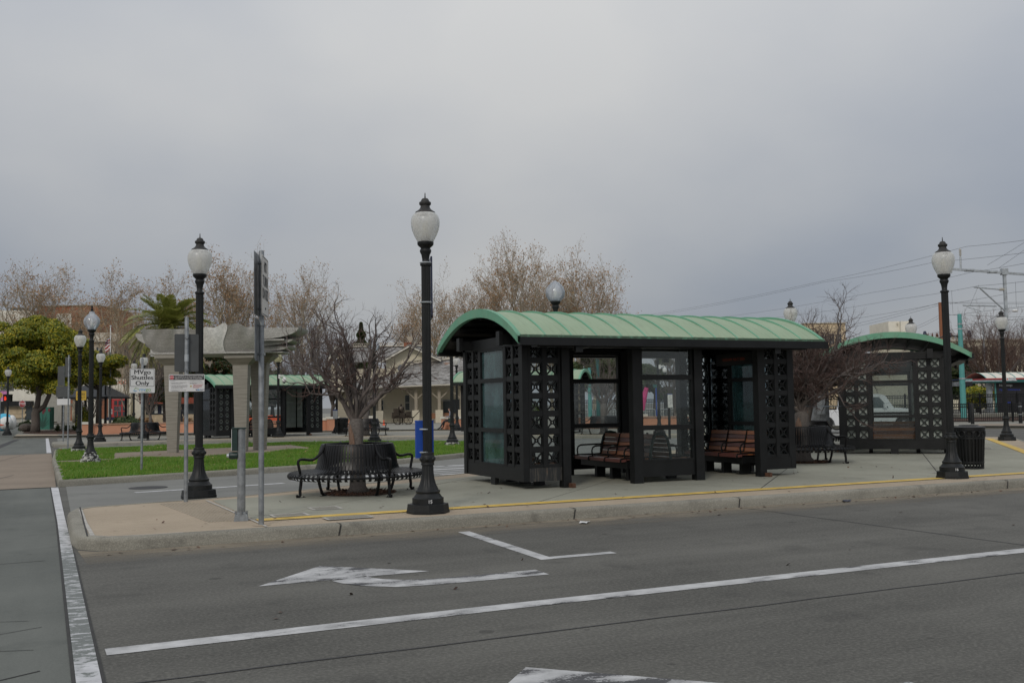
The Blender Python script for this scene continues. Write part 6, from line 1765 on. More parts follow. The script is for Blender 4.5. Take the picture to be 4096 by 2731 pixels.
part('parapet', MB().prism_xz([(f.x(30), f.h(1604)), (f.x(110), f.h(1604)), (f.x(62), f.h(1556)), (f.x(30), f.h(1552))], -.06, -.004), M['cream_white'], t)
m = MB()
for k in range(30): m.bb(*f.r(45 + k * 3, 45.7 + k * 3, 1672, 1690, -2.02, -1.99))
m.bb(*f.r(45, 135, 1671, 1672.5, -2.03, -1.98)); part('terrace_fence', m, M['black'], t, kind='stuff')
f = Fr(18, 88, .0)
t = f.thing('painted_ball', 'large ball painted sky blue, white and orange at the left picture edge', 'sculpture')
part('ball', MB().sphere((0, 0, .75), .80, 20, 12), M['cyan'], t, smooth=True)
part('white_patch', MB().sphere((.25, -.28, .70), .62, 16, 10), M['white'], t, smooth=True)
part('orange_patch', MB().sphere((.18, -.50, .55), .42, 12, 8, .35), M['orange'], t, smooth=True)
t = f.thing('white_post_figure', 'white rounded figure with orange strip beside the painted ball', 'sculpture')
part('body', MB().sphere((.62, .1, .75), .38, 16, 10, 1.7), M['white'], t, smooth=True); part('orange_strip', MB().bb(.30, .46, -.12, -.05, .45, 1.15), M['sign_yellow'], t)
f = Fr(14, 90, 0)
t = f.thing('street_banner', 'pink and lilac street banner at the left picture edge', 'banner')
part('banner_cloth', MB().bb(*f.r(-10, 30, 1564, 1602, .0, .02)), M['pink'], t); part('banner_pole', MB().bb(*f.r(-12, -10, 1560, 1700, -.02, .04)), M['steel'], t)
f = Fr(140, 155, .0)
t = f.thing('brick_building', 'brown brick building with cream panels behind the golden tree', 'building')
part('brick_block', MB().bb(*f.r(143, 392, 1222, 1690, 0, 14)), M['brick_far'], t)
part('cream_wing', MB().bb(*f.r(-120, 141, 1240, 1690, -1, 14)), M['cream_white'], t)
part('dark_roof_screen', MB().bb(*f.r(40, 92, 1228, 1239, -.5, 2)), M['window_dark'], t)
for k in range(4): part('pale_panel', MB().bb(*f.r(221 + 15.5 * k, 235.5 + 15.5 * k, 1254, 1330, -.12, -.005)), M['cream_white'], t)
part('roof_edge', MB().bb(*f.r(142, 394, 1220, 1223.5, -.2, 14.2)), M['taupe'], t)
for x in (388, 404, 420): part('window', MB().bb(*f.r(x - 6, x + 6, 1280, 1300, -.2, -.02)), M['window_dark'], t)
f = Fr(560, 125, .0)
t = f.thing('office_building', 'beige office block with tall windows behind the bare trees at left', 'building')
part('wall', MB().bb(*f.r(372, 830, 1366, 1690, 0, 12)), M['beige'], t)
part('cornice', MB().bb(*f.r(368, 834, 1328, 1364, -.5, 12.5)), M['trim'], t)
for k in range(12):
    for j, (r0, r1) in enumerate(((1385, 1422), (1450, 1492))):
        w = part('window', MB().bb(*f.r(384 + 37 * k, 406 + 37 * k, r0, r1, -.10, -.004)), M['window_dark'], t)
        fr = MB().bb(*f.r(394 + 37 * k, 396 + 37 * k, r0, r1, -.14, -.101)).bb(*f.r(383 + 37 * k, 407 + 37 * k, r1, r1 + 2, -.2, -.004)); part('frame', fr, M['cream_white'], w)
f = Fr(470, 98, .0)
t = f.thing('restaurant', 'cream restaurant front with red doors and orange letters', 'building')
part('wall', MB().bb(*f.r(330, 572, 1516, 1692, 0, 8)), M['cream_white'], t)
lettering('ZZUQQ', .42, M['orange'], t, (f.x(472), -.02, f.h(1529)), bold=.006, width=1.12)
d = part('door_frame', MB().bb(*f.r(438, 508, 1595, 1670, -.10, -.004)), M['red'], t)
for k in range(3):
    for j in range(3):
        part('pane', MB().bb(*f.r(458 + 17 * k, 470 + 17 * k, 1602 + 22 * j, 1620 + 22 * j, -.115, -.101)), M['window_dark'], d)
part('door_frame', MB().bb(*f.r(395, 432, 1590, 1672, -.10, -.004)), M['brick_far'], t)
part('column', MB().bb(*f.r(518, 531, 1560, 1690, -.5, -.004)), M['cream'], t)
for k in range(2): part('notice', MB().bb(*f.r(441, 451, 1635 + 11 * k, 1644 + 11 * k, -.13, -.101)), M['sign_white'], t)
part('fence_banner', MB().bb(*f.r(438, 508, 1667, 1680, -1.2, -1.15)), M['navy'], t)
f = Fr(640, 96, .0)
t = f.thing('cafe_front', 'cafe with red slatted awning and blue menu boards behind the left pillar', 'building')
part('wall', MB().bb(*f.r(574, 800, 1560, 1692, 0, 7)), M['beige'], t)
for k in range(7): part('awning_slat', MB().bb(*f.r(576, 806, 1574 + 6.0 * k, 1577.8 + 6.0 * k, -1.5 + .05 * k, -1.4 + .05 * k)), M['redwood'], t)
part('soffit', MB().bb(*f.r(576, 806, 1571, 1573.5, -1.6, -.01)), M['trim'], t)
part('window', MB().bb(*f.r(585, 790, 1618, 1662, -.06, -.004)), M['window_dark'], t)
for k in range(3): part('menu_board', MB().bb(*f.r(620 + 14 * k, 632 + 14 * k, 1621, 1652, -.12, -.061)), M['poster'] if k != 1 else M['navy'], t)
part('low_wall', MB().bb(*f.r(575, 800, 1658, 1690, -.3, -.061)), M['stone'], t)
f = Fr(385, 86, .15)
t = f.thing('garden_pavilion', 'black open pavilion with hipped roof behind the left lamps', 'pavilion')
z0, z1 = f.h(1588), f.h(1538); a = f.x(284); b = f.x(478); c0, c1 = f.x(340), f.x(420)
part('roof', MB().add([(a, -2.5, z0), (b, -2.5, z0), (b, 2.5, z0), (a, 2.5, z0), (c0, 0, z1), (c1, 0, z1)], [(0, 1, 5, 4), (1, 2, 5), (2, 3, 4, 5), (3, 0, 4), (3, 2, 1, 0)]), M['black'], t)
part('eave', MB().bb(a, b, -2.55, 2.55, z0 - .14, z0 - .005), M['black'], t)
for x in (a + .3, f.x(350), f.x(400), b - .3):
    for y in (-2.2, 2.2): part('post', MB().bb(x - .08, x + .08, y - .08, y + .08, 0, z0 - .145), M['black'], t)
f = Fr(439, 100, .15)
t = f.thing('flagpole', 'white flagpole with hanging striped flag right of the golden tree', 'flagpole')
part('pole', MB().tube([(0, 0, 0), (0, 0, f.h(1306))], [.07, .05], 10), M['white'], t); part('ball', MB().sphere((0, 0, f.h(1303)), .10, 10, 6), M['steel_bright'], t)
zf = f.h(1346); H = zf - f.h(1396)
fl = thing('flag', 'red and white striped flag with blue corner, hanging limp on the flagpole', 'flag', f.loc, f.rz)
def fold(u, v): return (-.07 - .42 * u + .05 * math.sin(v * 9), .10 * math.sin(u * 9 + v * 3), zf - H * v - .35 * u)
for k in range(8):
    v0, v1 = k / 8, (k + 1) / 8
    part('stripe', MB().grid([[fold(u, v) for u in np.linspace(0, 1, 9)] for v in (v0, v1)]), M['red'] if k % 2 else M['white'], fl)
part('blue_corner', MB().grid([[tuple(np.array(fold(u, v)) - (0, .012, 0)) for u in np.linspace(0, 1, 9)] for v in (0, .44)]), M['navy'], fl)
t = solid('grey_pole', MB().tube([(0, 0, 0), (0, 0, 6.2)], .07, 8), M['steel'], 'plain grey pole behind the small distant lamp', 'pole', (*gxy(439, 80), .15))

# ---------------------------------------------------------------- station house
f = Fr(1600, 90, .15)
t = f.thing('station_house', 'cream clapboard station house with shingled roofs and porch', 'building')
G = f.r
part('wall', MB().bb(*G(1335, 1900, 1470, 1692, 1.5, 9)), M['clapboard'], t)
def slope(pts, mat, nm, th=.12):
    v = [np.array(p, float) for p in pts]; m = MB(); n = len(v)
    nn = np.cross(v[1] - v[0], v[2] - v[0]); nn /= np.linalg.norm(nn)
    m.add([tuple(p) for p in v] + [tuple(p - nn * th) for p in v], [tuple(range(n)), tuple(range(2 * n - 1, n - 1, -1))] + [(i, n + i, n + (i + 1) % n, (i + 1) % n) for i in range(n)])
    return part(nm, m, M[mat], t)
Z = f.h; X = f.x
rf = slope([(X(1352), 1.2, Z(1440)), (X(1700), 1.2, Z(1440)), (X(1690), 5.0, Z(1372)), (X(1352), 5.0, Z(1372))], 'shingle', 'roof')
m = MB().bb(*G(1350, 1694, 1366, 1371.5, 4.7, 5.1)).bb(*G(1350, 1694, 1356, 1358.5, 4.8, 5.0))
for k in range(36): m.bb(*G(1351 + 9.6 * k, 1353 + 9.6 * k, 1358.5, 1366, 4.86, 4.94))
part('ridge_railing', m, M['trim'], rf)
ch = MB().bb(*G(1603, 1634, 1360, 1386, 3.0, 3.8)); c = part('chimney', ch, M['brick_far'], t); part('chimney_cap', MB().bb(*G(1613, 1640, 1336, 1359.5, 3.1, 3.7)), M['beige'], c)
# big cross gable
part('gable_wall', MB().prism_xz([(X(1540), Z(1545)), (X(1745), Z(1545)), (X(1745), Z(1438)), (X(1640), Z(1387)), (X(1540), Z(1438))], .9, 1.45), M['gable_shingle'], t)
def rake(p, q, y0, y1, w):
    m = MB(); m.bar((X(p[0]), y0, Z(p[1])), (X(q[0]), y0, Z(q[1])), .08, w, up=(0, 1, 0)); return m
for q_ in ((1524, 1444), (1766, 1441)):
    slope([(X(1640), .2, Z(1380)), (X(q_[0]), .2, Z(q_[1])), (X(q_[0]), 5.0, Z(q_[1])), (X(1640), 5.0, Z(1380))][::(1 if q_[0] < 1640 else -1)], 'shingle', 'roof')
    m = MB(); m.bar((X(1640), .12, Z(1384)), (X(q_[0]), .12, Z(q_[1] + 4)), .10, .26, up=(0, 1, 0)); part('barge_board', m, M['cream_white'], t)
# steep left gable
part('gable_wall', MB().prism_xz([(X(1318), Z(1560)), (X(1398), Z(1560)), (X(1380), Z(1440)), (X(1348), Z(1390)), (X(1322), Z(1440))], .3, 1.45), M['clapboard'], t)
for q_ in ((1302, 1462), (1398, 1450)):
    m = MB(); m.bar((X(1348), -.2, Z(1380)), (X(q_[0]), -.2, Z(q_[1])), .12, .30, up=(0, 1, 0)); part('barge_board', m, M['cream_white'], t)
    slope([(X(1348), -.1, Z(1378)), (X(q_[0]), -.1, Z(q_[1])), (X(q_[0]), 4, Z(q_[1])), (X(1348), 4, Z(1378))][::(1 if q_[0] < 1348 else -1)], 'shingle', 'roof')
for x0, x1, r0, r1 in ((1374, 1390, 1466, 1512), (1452, 1466, 1478, 1510), (1614, 1632, 1580, 1640), (1452, 1470, 1605, 1665), (1510, 1525, 1600, 1640)):
    w = part('window', MB().bb(*G(x0, x1, r0, r1, .25 if x0 == 1374 else 1.40, .29 if x0 == 1374 else 1.495)), M['window_dark'], t)
    y = .22 if x0 == 1374 else 1.37
    part('frame', MB().bb(*G(x0 - 2, x0 - .1, r0 - 2, r1 + 2, y, y + .06)).bb(*G(x1 + .1, x1 + 2, r0 - 2, r1 + 2, y, y + .06)).bb(*G(x0, x1, r0 - 2, r0 - .1, y, y + .06)).bb(*G(x0, x1, (r0 + r1) / 2 - .8, (r0 + r1) / 2 + .8, y, y + .02)), M['cream_white'], w)
part('door', MB().bb(*G(1632, 1652, 1560, 1690, 1.38, 1.495)), M['trim'], t)
part('door', MB().bb(*G(1482, 1500, 1590, 1690, 1.38, 1.495)), M['trim'], t)
# porch roof with its railing
rf = slope([(X(1500), -2.6, Z(1549)), (X(1792), -2.6, Z(1541)), (X(1900), -2.6, Z(1538)), (X(1900), 1.0, Z(1422)), (X(1640), .8, Z(1458))], 'shingle', 'roof')
rf2 = slope([(X(1380), -1.6, Z(1560)), (X(1500), -2.6, Z(1549)), (X(1640), .8, Z(1458)), (X(1560), .85, Z(1500)), (X(1390), .85, Z(1520))], 'shingle', 'roof')
m = MB()
for k in range(26):
    s = k / 25; x = 1632 + 268 * s; r = 1452 - 33 * s; m.bb(*G(x - 1, x + 1, r - 7, r + 2, .75, .83))
m.bar((X(1630), .8, Z(1444)), (X(1900), .8, Z(1410)), .12, .08); m.bar((X(1630), .8, Z(1455)), (X(1900), .8, Z(1421)), .16, .16)
part('ridge_railing', m, M['trim'], rf)
part('gutter', MB().bar((X(1500), -2.66, Z(1551)), (X(1900), -2.66, Z(1540.5)), .12, .10).bar((X(1380), -1.66, Z(1562)), (X(1500), -2.66, Z(1551.5)), .12, .10), M['trim'], t)
for x in (1530, 1672, 1763, 1850):
    p = part('porch_post', MB().bb(X(x) - .13, X(x) + .13, -1.9, -1.64, 0, Z(1560)), M['taupe'], t)
    part('pedestal', MB().bb(X(x) - .32, X(x) + .32, -2.1, -1.45, 0, Z(1641)), M['clapboard'], p)
    for s in (-1, 1): part('brace', MB().bar((X(x), -1.77, Z(1600)), (X(x) + s * .95, -1.77, Z(1561)), .10, .10), M['taupe'], p)
part('porch_soffit', MB().add([(X(1505), -2.5, Z(1553)), (X(1900), -2.5, Z(1544)), (X(1900), 1.45, Z(1550)), (X(1505), 1.45, Z(1556))], [(0, 1, 2, 3)]), M['trim'], t)
part('notice_panel', MB().bb(*G(1768, 1835, 1600, 1655, 1.30, 1.36)), M['window_dark'], t)
lettering('TRAIN STATION', .20, M['sign_white'], t, (X(1785), 1.28, Z(1604)), width=.8)
t = thing('satellite_dish', 'round grey dish on the porch roof of the station', 'dish', (*gxy(1604, 87.5), zat(1604, 1475, 87.5)), R(YAW))
part('bowl', MB().lathe([(.02, 0), (.2, .03), (.36, .12)], 20, cap=False), M['steel'], t, smooth=True); t.children[0].rotation_euler = (R(75), 0, R(30)); part('mount', MB().bb(-.03, .03, 0, .06, -.5, 0), M['steel'], t)
for px, lab in ((1745, 'left wooden bench under the station porch'), (1790, 'right wooden bench under the station porch')):
    f2 = Fr(px, 88.6, .15); t = f2.thing('porch_bench', lab, 'bench', 'benches under the porch')
    for k in range(4): part('slat', MB().bb(-.55, .55, .2, .23, .42 + .11 * k, .50 + .11 * k), M['wood_light'], t)
    part('seat', MB().bb(-.55, .55, -.3, .18, .38, .42), M['wood_light'], t)
    for x in (-.5, .5): part('leg', MB().bb(x - .03, x + .03, -.28, .2, 0, .38), M['black'], t)
# bronze porter with luggage cart
f = Fr(1615, 82, .15)
t = f.thing('luggage_cart', 'bronze luggage cart piled with trunks before the station', 'sculpture')
for x in (-.45, .42): part('wheel', MB().tube([(x + .36 * math.cos(a), -.45, .38 + .36 * math.sin(a)) for a in np.linspace(0, 6.2832, 25)], .035, 6), M['bronze'], t)
sp = MB()
for x in (-.45, .42):
    for k in range(6): sp.bar((x, -.45, .38), (x + .35 * math.cos(k * 1.047), -.45, .38 + .35 * math.sin(k * 1.047)), .03)
part('spokes', sp, M['bronze'], t)
part('cart_bed', MB().bb(-.95, .8, -.40, .40, .52, .62), M['bronze'], t); part('handle', MB().bar((.8, 0, .57), (1.35, 0, 1.15), .06), M['bronze'], t)
for a, b, c_, d_ in ((-.95, -.35, .62, 1.0), (-.30, .15, .62, .95), (.2, .6, .62, 1.05), (-.8, -.4, 1.0, 1.3)): part('trunk_case', MB().bb(a, b, -.35, .3, c_ + .003, d_), M['bronze'], t)

# ---------------------------------------------------------------- people
def body(name, label, loc, rz, J, E_, rad, zones, group=None, scale=1.0):
    """one continuous figure grown from a skeleton; zones = list of (test(x,y,z), material)"""
    me = bpy.data.meshes.new(name); me.from_pydata([J[k] for k in J], [(list(J).index(a), list(J).index(b)) for a, b in E_], []); me.update()
    o = link(name, me); sk = o.modifiers.new('skin', 'SKIN'); sk.use_smooth_shade = True
    if not me.skin_vertices: me.attributes.new('skin', 'FLOAT', 'POINT')
    for k, v in zip(J, me.skin_vertices[0].data): v.radius = rad.get(k, (.05, .05)); v.use_root = (k == 'pelvis')
    sd = o.modifiers.new('sub', 'SUBSURF'); sd.levels = sd.render_levels = 1
    dg = bpy.context.evaluated_depsgraph_get(); nm = bpy.data.meshes.new_from_object(o.evaluated_get(dg))
    o.modifiers.clear(); o.data = nm
    nm.materials.clear()
    for _, mt in zones: nm.materials.append(M[mt])
    for p in nm.polygons:
        c = p.center
        for i, (fn, _) in enumerate(zones):
            if fn(c.x, c.y, c.z): p.material_index = i; break
        p.use_smooth = True
    o.location = loc; o.rotation_euler = (0, 0, rz)
    tag(o, label, 'person', group); return o
RAD = dict(pelvis=(.15, .12), waist=(.135, .10), chest=(.16, .11), neck=(.055, .055), head=(.095, .105), top=(.08, .09), shl=(.07, .07), shr=(.07, .07), ell=(.045, .045), elr=(.045, .045), wrl=(.032, .032), wrr=(.032, .032), hal=(.04, .03), har=(.04, .03),
           hil=(.09, .09), hir=(.09, .09), knl=(.062, .062), knr=(.062, .062), anl=(.042, .042), anr=(.042, .042), tol=(.04, .035), tor=(.04, .035))
EDG = [('pelvis', 'waist'), ('waist', 'chest'), ('chest', 'neck'), ('neck', 'head'), ('head', 'top'), ('chest', 'shl'), ('shl', 'ell'), ('ell', 'wrl'), ('wrl', 'hal'), ('chest', 'shr'), ('shr', 'elr'), ('elr', 'wrr'), ('wrr', 'har'),
       ('pelvis', 'hil'), ('hil', 'knl'), ('knl', 'anl'), ('anl', 'tol'), ('pelvis', 'hir'), ('hir', 'knr'), ('knr', 'anr'), ('anr', 'tor')]
def stand(): return dict(pelvis=(0, 0, .95), waist=(0, 0, 1.10), chest=(0, 0, 1.34), neck=(0, 0, 1.50), head=(0, -.02, 1.62), top=(0, -.01, 1.71), shl=(-.19, 0, 1.42), ell=(-.24, 0, 1.13), wrl=(-.22, -.12, .92), hal=(-.21, -.15, .84),
        shr=(.19, 0, 1.42), elr=(.24, .01, 1.13), wrr=(.22, -.12, .92), har=(.21, -.15, .84), hil=(-.10, 0, .88), knl=(-.11, -.01, .50), anl=(-.11, .02, .09), tol=(-.11, -.15, .04), hir=(.10, 0, .88), knr=(.11, -.01, .50), anr=(.11, .02, .09), tor=(.12, -.15, .04))
def sit():   # facing local -y, seat at .62
    j = dict(pelvis=(0, 0, .72), waist=(0, -.02, .88), chest=(0, -.06, 1.10), neck=(0, -.10, 1.26), head=(0, -.14, 1.38), top=(0, -.13, 1.47), shl=(-.18, -.06, 1.18), ell=(-.22, -.12, .93), wrl=(-.12, -.36, .92), hal=(-.06, -.43, .95),
        shr=(.18, -.06, 1.18), elr=(.22, -.12, .93), wrr=(.12, -.36, .92), har=(.06, -.43, .95), hil=(-.10, -.05, .70), knl=(-.12, -.46, .66), anl=(-.12, -.56, .24), tol=(-.12, -.72, .16), hir=(.10, -.05, .70), knr=(.12, -.48, .64), anr=(.12, -.75, .22), tor=(.12, -.90, .16))
    return j
lo_ = gxy(1806, 63.6)
o = body('person', 'person in dark trousers sitting on the planter edge holding a phone', (lo_[0], lo_[1], .02), R(YAW - 90), sit(), EDG, RAD,
         [(lambda x, y, z: z > 1.42 or (z > 1.28 and y > -.12), 'hair'), (lambda x, y, z: z > 1.27, 'skin'), (lambda x, y, z: y < -.34 and z > .85, 'skin'), (lambda x, y, z: z > .80, 'cloth_grey'), (lambda x, y, z: True, 'cloth_dark')])
b_ = thing('shoulder_bag', 'dark bag hanging beside the seated person', 'bag', (lo_[0] - .15, lo_[1] - .35, .15), R(YAW)); part('bag_body', MB().bb(-.2, .16, -.10, .08, .42, .72), M['dark_green'], b_); part('bag_strap', MB().tube([(-.18, 0, .72), (0, 0, 1.0), (.14, 0, .72)], .015, 6), M['dark_green'], b_)
lo_ = gxy(722, 74)
body('person', 'person in black standing behind the planter near the left sculpture pillar', (lo_[0], lo_[1], .15), R(YAW), stand(), EDG, RAD,
     [(lambda x, y, z: z > 1.68 or (z > 1.56 and y > .03), 'hair'), (lambda x, y, z: z > 1.51, 'skin'), (lambda x, y, z: z < .88 and abs(x) > .17, 'skin'), (lambda x, y, z: True, 'cloth_dark')])
lo_ = gxy(2139, 55)
body('person', 'person in a bright yellow safety vest seen through the shelter lattice', (lo_[0], lo_[1], .15), R(YAW + 150), stand(), EDG, {**RAD, 'chest': (.20, .14), 'waist': (.17, .13)},
     [(lambda x, y, z: z > 1.66, 'hair'), (lambda x, y, z: z > 1.51, 'skin'), (lambda x, y, z: z < .90 and abs(x) > .18, 'skin'), (lambda x, y, z: z > .86, 'cloth_hivis'), (lambda x, y, z: True, 'cloth_dark')])
lo_ = gxy(1605, 82.6)
o = body('bronze_porter', 'bronze figure leaning over the luggage cart', (lo_[0], lo_[1], .15), R(YAW), stand(), EDG, {**RAD, 'chest': (.22, .15), 'waist': (.19, .14)}, [(lambda x, y, z: True, 'bronze')]); o['category'] = 'statue'

# small things round the platform
f = Fr(1113, 51.5, 0)
t = thing('dome_camera', 'white dome camera on a bracket of the lamp before the far shelter', 'camera', (10.7, 52.3, .15), R(YAW))
def domecam(t, z):
    part('mount', MB().bb(.03, .13, -.10, -.04, z - .10, z + .10), M['white'], t)
    part('arm', MB().tube([(.12, -.07, z + .03), (.24, -.07, z + .05), (.30, -.07, z + .03), (.32, -.07, z - .05)], .025, 8), M['white'], t)
    part('hood', MB().lathe([(.03, z - .04), (.09, z - .09), (.11, z - .16), (.105, z - .26), (.09, z - .27)], 16, (.32, -.07, 0)), M['white'], t, smooth=True)
    part('lens_dome', MB().lathe([(.085, z - .272), (.07, z - .33), (.03, z - .36), (.002, z - .365)], 14, (.32, -.07, 0)), M['window_dark'], t, smooth=True)
domecam(t, 3.15)
t = thing('dome_camera', 'white dome camera seen through the upper front pane of the near shelter', 'camera', (27.0, 41.4, .15), R(YAW)); domecam(t, 3.25)
f = Fr(1143, 66, .15)
t = f.thing('transit_sign', 'black transit connections sign on a grey pole behind the far shelter', 'sign')
part('panel', MB().bb(*f.r(1130, 1157, 1549, 1587, -.05, .05)), M['ink'], t); part('pole', MB().tube([(f.x(1162), 0, 0), (f.x(1162), 0, f.h(1540))], .07, 10), M['steel_bright'], t)
lettering('Information\n\nTransit\nConnections', .075, M['sign_white'], t, (f.x(1143), -.052, f.h(1560)), sp=.9)
for k in range(4): part('pictogram', MB().bb(*f.r(1141.5 + 5 * (k % 2), 1145.5 + 5 * (k % 2), 1567 + 5 * (k // 2), 1571 + 5 * (k // 2), -.054, -.051)), M['sign_white'], t)
for k, px in enumerate((1008, 1062, 1098, 1138)):
    f = Fr(px, 78, .15); lab = ['leftmost', 'second', 'third', 'rightmost'][k] + ' orange barrier block behind the far shelter glass'
    t = f.thing('barrier_block', lab, 'barrier', 'orange barrier blocks')
    part('block', MB().prism_xz([(-.42, .45), (.42, .45), (.36, .95), (.18, .95), (.14, .88), (-.14, .88), (-.18, .95), (-.36, .95)], -.2, .2), M['orange'], t); part('foot', MB().bb(-.45, .45, -.25, .25, 0, .448), M['orange'], t)
def cone(px, d, label, s=1.0):
    t = thing('traffic_cone', label, 'traffic cone', (*gxy(px, d), .15), 0, 'orange traffic cones'); t.scale = (s,) * 3
    part('cone_body', MB().lathe([(.16, .03), (.04, .70), (.001, .70)], 16), M['orange'], t); part('foot', MB().box((0, 0, .015), (.4, .4, .03)), M['orange'], t); part('reflective_band', MB().lathe([(.113, .27), (.082, .44), (.079, .44), (.11, .27)], 16, cap=False), M['white'], t)
cone(1841, 66, 'orange traffic cone beside the porch lamp', 1.1); cone(1535, 80, 'small orange cone left of the luggage cart', .6)
f = Fr(912, 69, .6)
t = f.thing('white_ball_ornament', 'white ball behind the left opening of the far shelter', 'sculpture'); part('ball', MB().sphere((0, 0, .35), .30, 18, 12, 1.25), M['white'], t, smooth=True); part('stand', MB().lathe([(.2, -.1), (.12, .02)], 12), M['white'], t)
f = Fr(938, 62, .15)
t = f.thing('bike_hoop', 'black spiral bike rack behind the far shelter', 'bike rack')
for k, (r_, dx) in enumerate(((.52, 0), (.44, .16))): part('hoop', MB().tube([(dx + r_ * math.cos(a), .1 * k, .62 + r_ * math.sin(a)) for a in np.linspace(-.9, 4.1, 24)], .035, 8), M['black'], t)
f = Fr(1342, 57.2, .15)
t = f.thing('timetable_post', 'white timetable card on the lamp base left of the station', 'timetable'); part('case', MB().bb(*f.r(1334, 1352, 1640, 1674, -.2, -.14)), M['white'], t); part('blue_top', MB().bb(*f.r(1334, 1352, 1638, 1641, -.205, -.135)), M['blue'], t); part('holder', MB().bb(-.03, .03, -.139, -.07, 0, f.h(1660)), M['black'], t)
f = Fr(2676, 41, .15)
t = f.thing('timetable_post', 'white timetable card on dark case seen through the front glass', 'timetable'); part('case', MB().bb(*f.r(2656, 2690, 1574, 1632, 0, .1)), M['black'], t); part('card', MB().bb(*f.r(2671, 2690, 1576, 1630, -.01, -.001)), M['poster'], t); part('blue_top', MB().bb(*f.r(2671, 2690, 1575, 1577, -.012, -.0)), M['blue'], t); part('holder', MB().bb(-.05, .05, .02, .08, 0, f.h(1632)), M['black'], t)

# ---------------------------------------------------------------- right: railway side
f = Fr(3360, 34.2, .15)
t = f.thing('ticket_kiosk', 'grey steel kiosk behind the half hidden round bench', 'kiosk')
part('kiosk_body', MB().bb(*f.r(3252, 3316, 1558, 1760, 0, .5)), M['steel'], t); part('door_panel', MB().bb(*f.r(3267, 3299, 1570, 1655, -.03, -.002)), M['steel_bright'], t); part('kiosk_roof', MB().bb(*f.r(3246, 3322, 1552, 1557, -.1, .6)), M['steel'], t)
# white service truck beyond the right shelter
f = Fr(3425, 50, 0.0)
t = f.thing('white_truck', 'white pickup truck driving behind the right shelter', 'truck')
W = .95
def sect(pts, w0, w1, nm, mat, smooth=False):
    m = MB(); G = []
    for y, s in ((-w1, .97), (-w0, 1), (w0, 1), (w1, .97)): G.append([(x, y, z) for x, z in pts] + [(pts[0][0], y, pts[0][1])])
    m.grid(G)
    for y, rev in ((-w1, 0), (w1, 1)):
        m.add([(x, y, z) for x, z in pts], [tuple(range(len(pts)))] if rev else [tuple(range(len(pts) - 1, -1, -1))])
    return part(nm, m, M[mat], t, smooth=smooth, angle=25)
arch = lambda cx: [(cx + .48 * math.cos(a), .42 + .46 * math.sin(a)) for a in np.linspace(math.pi, 0, 9)]
low = [(-2.95, .55), (-2.95, 1.12), (2.25, 1.17), (2.75, 1.10), (2.92, .95), (2.95, .55)] + arch(2.0)[::-1] + [(1.4, .40), (-1.35, .40)] + arch(-1.9)[::-1]
sect(low, .80, .97, 'body', 'white_car')
sect([(-.75, 1.14), (-.62, 1.78), (-.45, 1.90), (.85, 1.92), (1.15, 1.84), (1.62, 1.16)], .70, .80, 'cab', 'white_car', True)
sect([(1.60, 1.165), (1.64, 1.22), (2.45, 1.16), (2.80, 1.05), (2.84, .98), (1.6, .98)], .62, .84, 'hood', 'white_car', True)
for y in (-1, 1):
    m = MB().prism_xz([(-.60, 1.22), (-.50, 1.72), (.05, 1.76), (.05, 1.22)], *(sorted((y * .80, y * .812)))); part('side_window', m, M['car_glass'], t)
    m = MB().prism_xz([(.12, 1.22), (.12, 1.76), (.85, 1.76), (1.30, 1.22)], *(sorted((y * .80, y * .812)))); part('side_window', m, M['car_glass'], t)
    part('headlight', MB().box((2.84, y * .70, .92), (.16, .30, .17)), M['steel_bright'], t)
    part('indicator', MB().box((2.79, y * .885, .92), (.18, .06, .13)), M['orange'], t)
    part('mirror', MB().box((1.05, y * 1.02, 1.32), (.12, .16, .2)), M['white_car'], t)
    for x in (2.0, -1.9):
        w = part('wheel', MB().tube([(x, y * .66, .38), (x, y * .70, .38), (x, y * .90, .38), (x, y * .94, .38)], [.33, .38, .38, .33], 24), M['tyre'], t, smooth=True, angle=40); part('rim', MB().tube([(x, y * .935, .38), (x, y * .955, .38)], [.22, .20], 16), M['steel_bright'], w)
m = MB(); m.add([(1.21, -.66, 1.79), (1.21, .66, 1.79), (1.625, .70, 1.22), (1.625, -.70, 1.22)], [(0, 3, 2, 1)]); part('windscreen', m, M['car_glass'], t)
part('grille', MB().box((2.94, 0, .80), (.05, 1.1, .28)), M['window_dark'], t); part('bumper', MB().box((2.98, 0, .52), (.14, 1.85, .2)), M['steel'], t)
part('beacon', MB().lathe([(.10, 1.925), (.09, 2.03), (.03, 2.06)], 14, (.2, 0, 0)), M['white'], t); part('mud_flap', MB().bb(-2.7, -2.6, -.9, .9, .15, .5), M['tyre'], t)

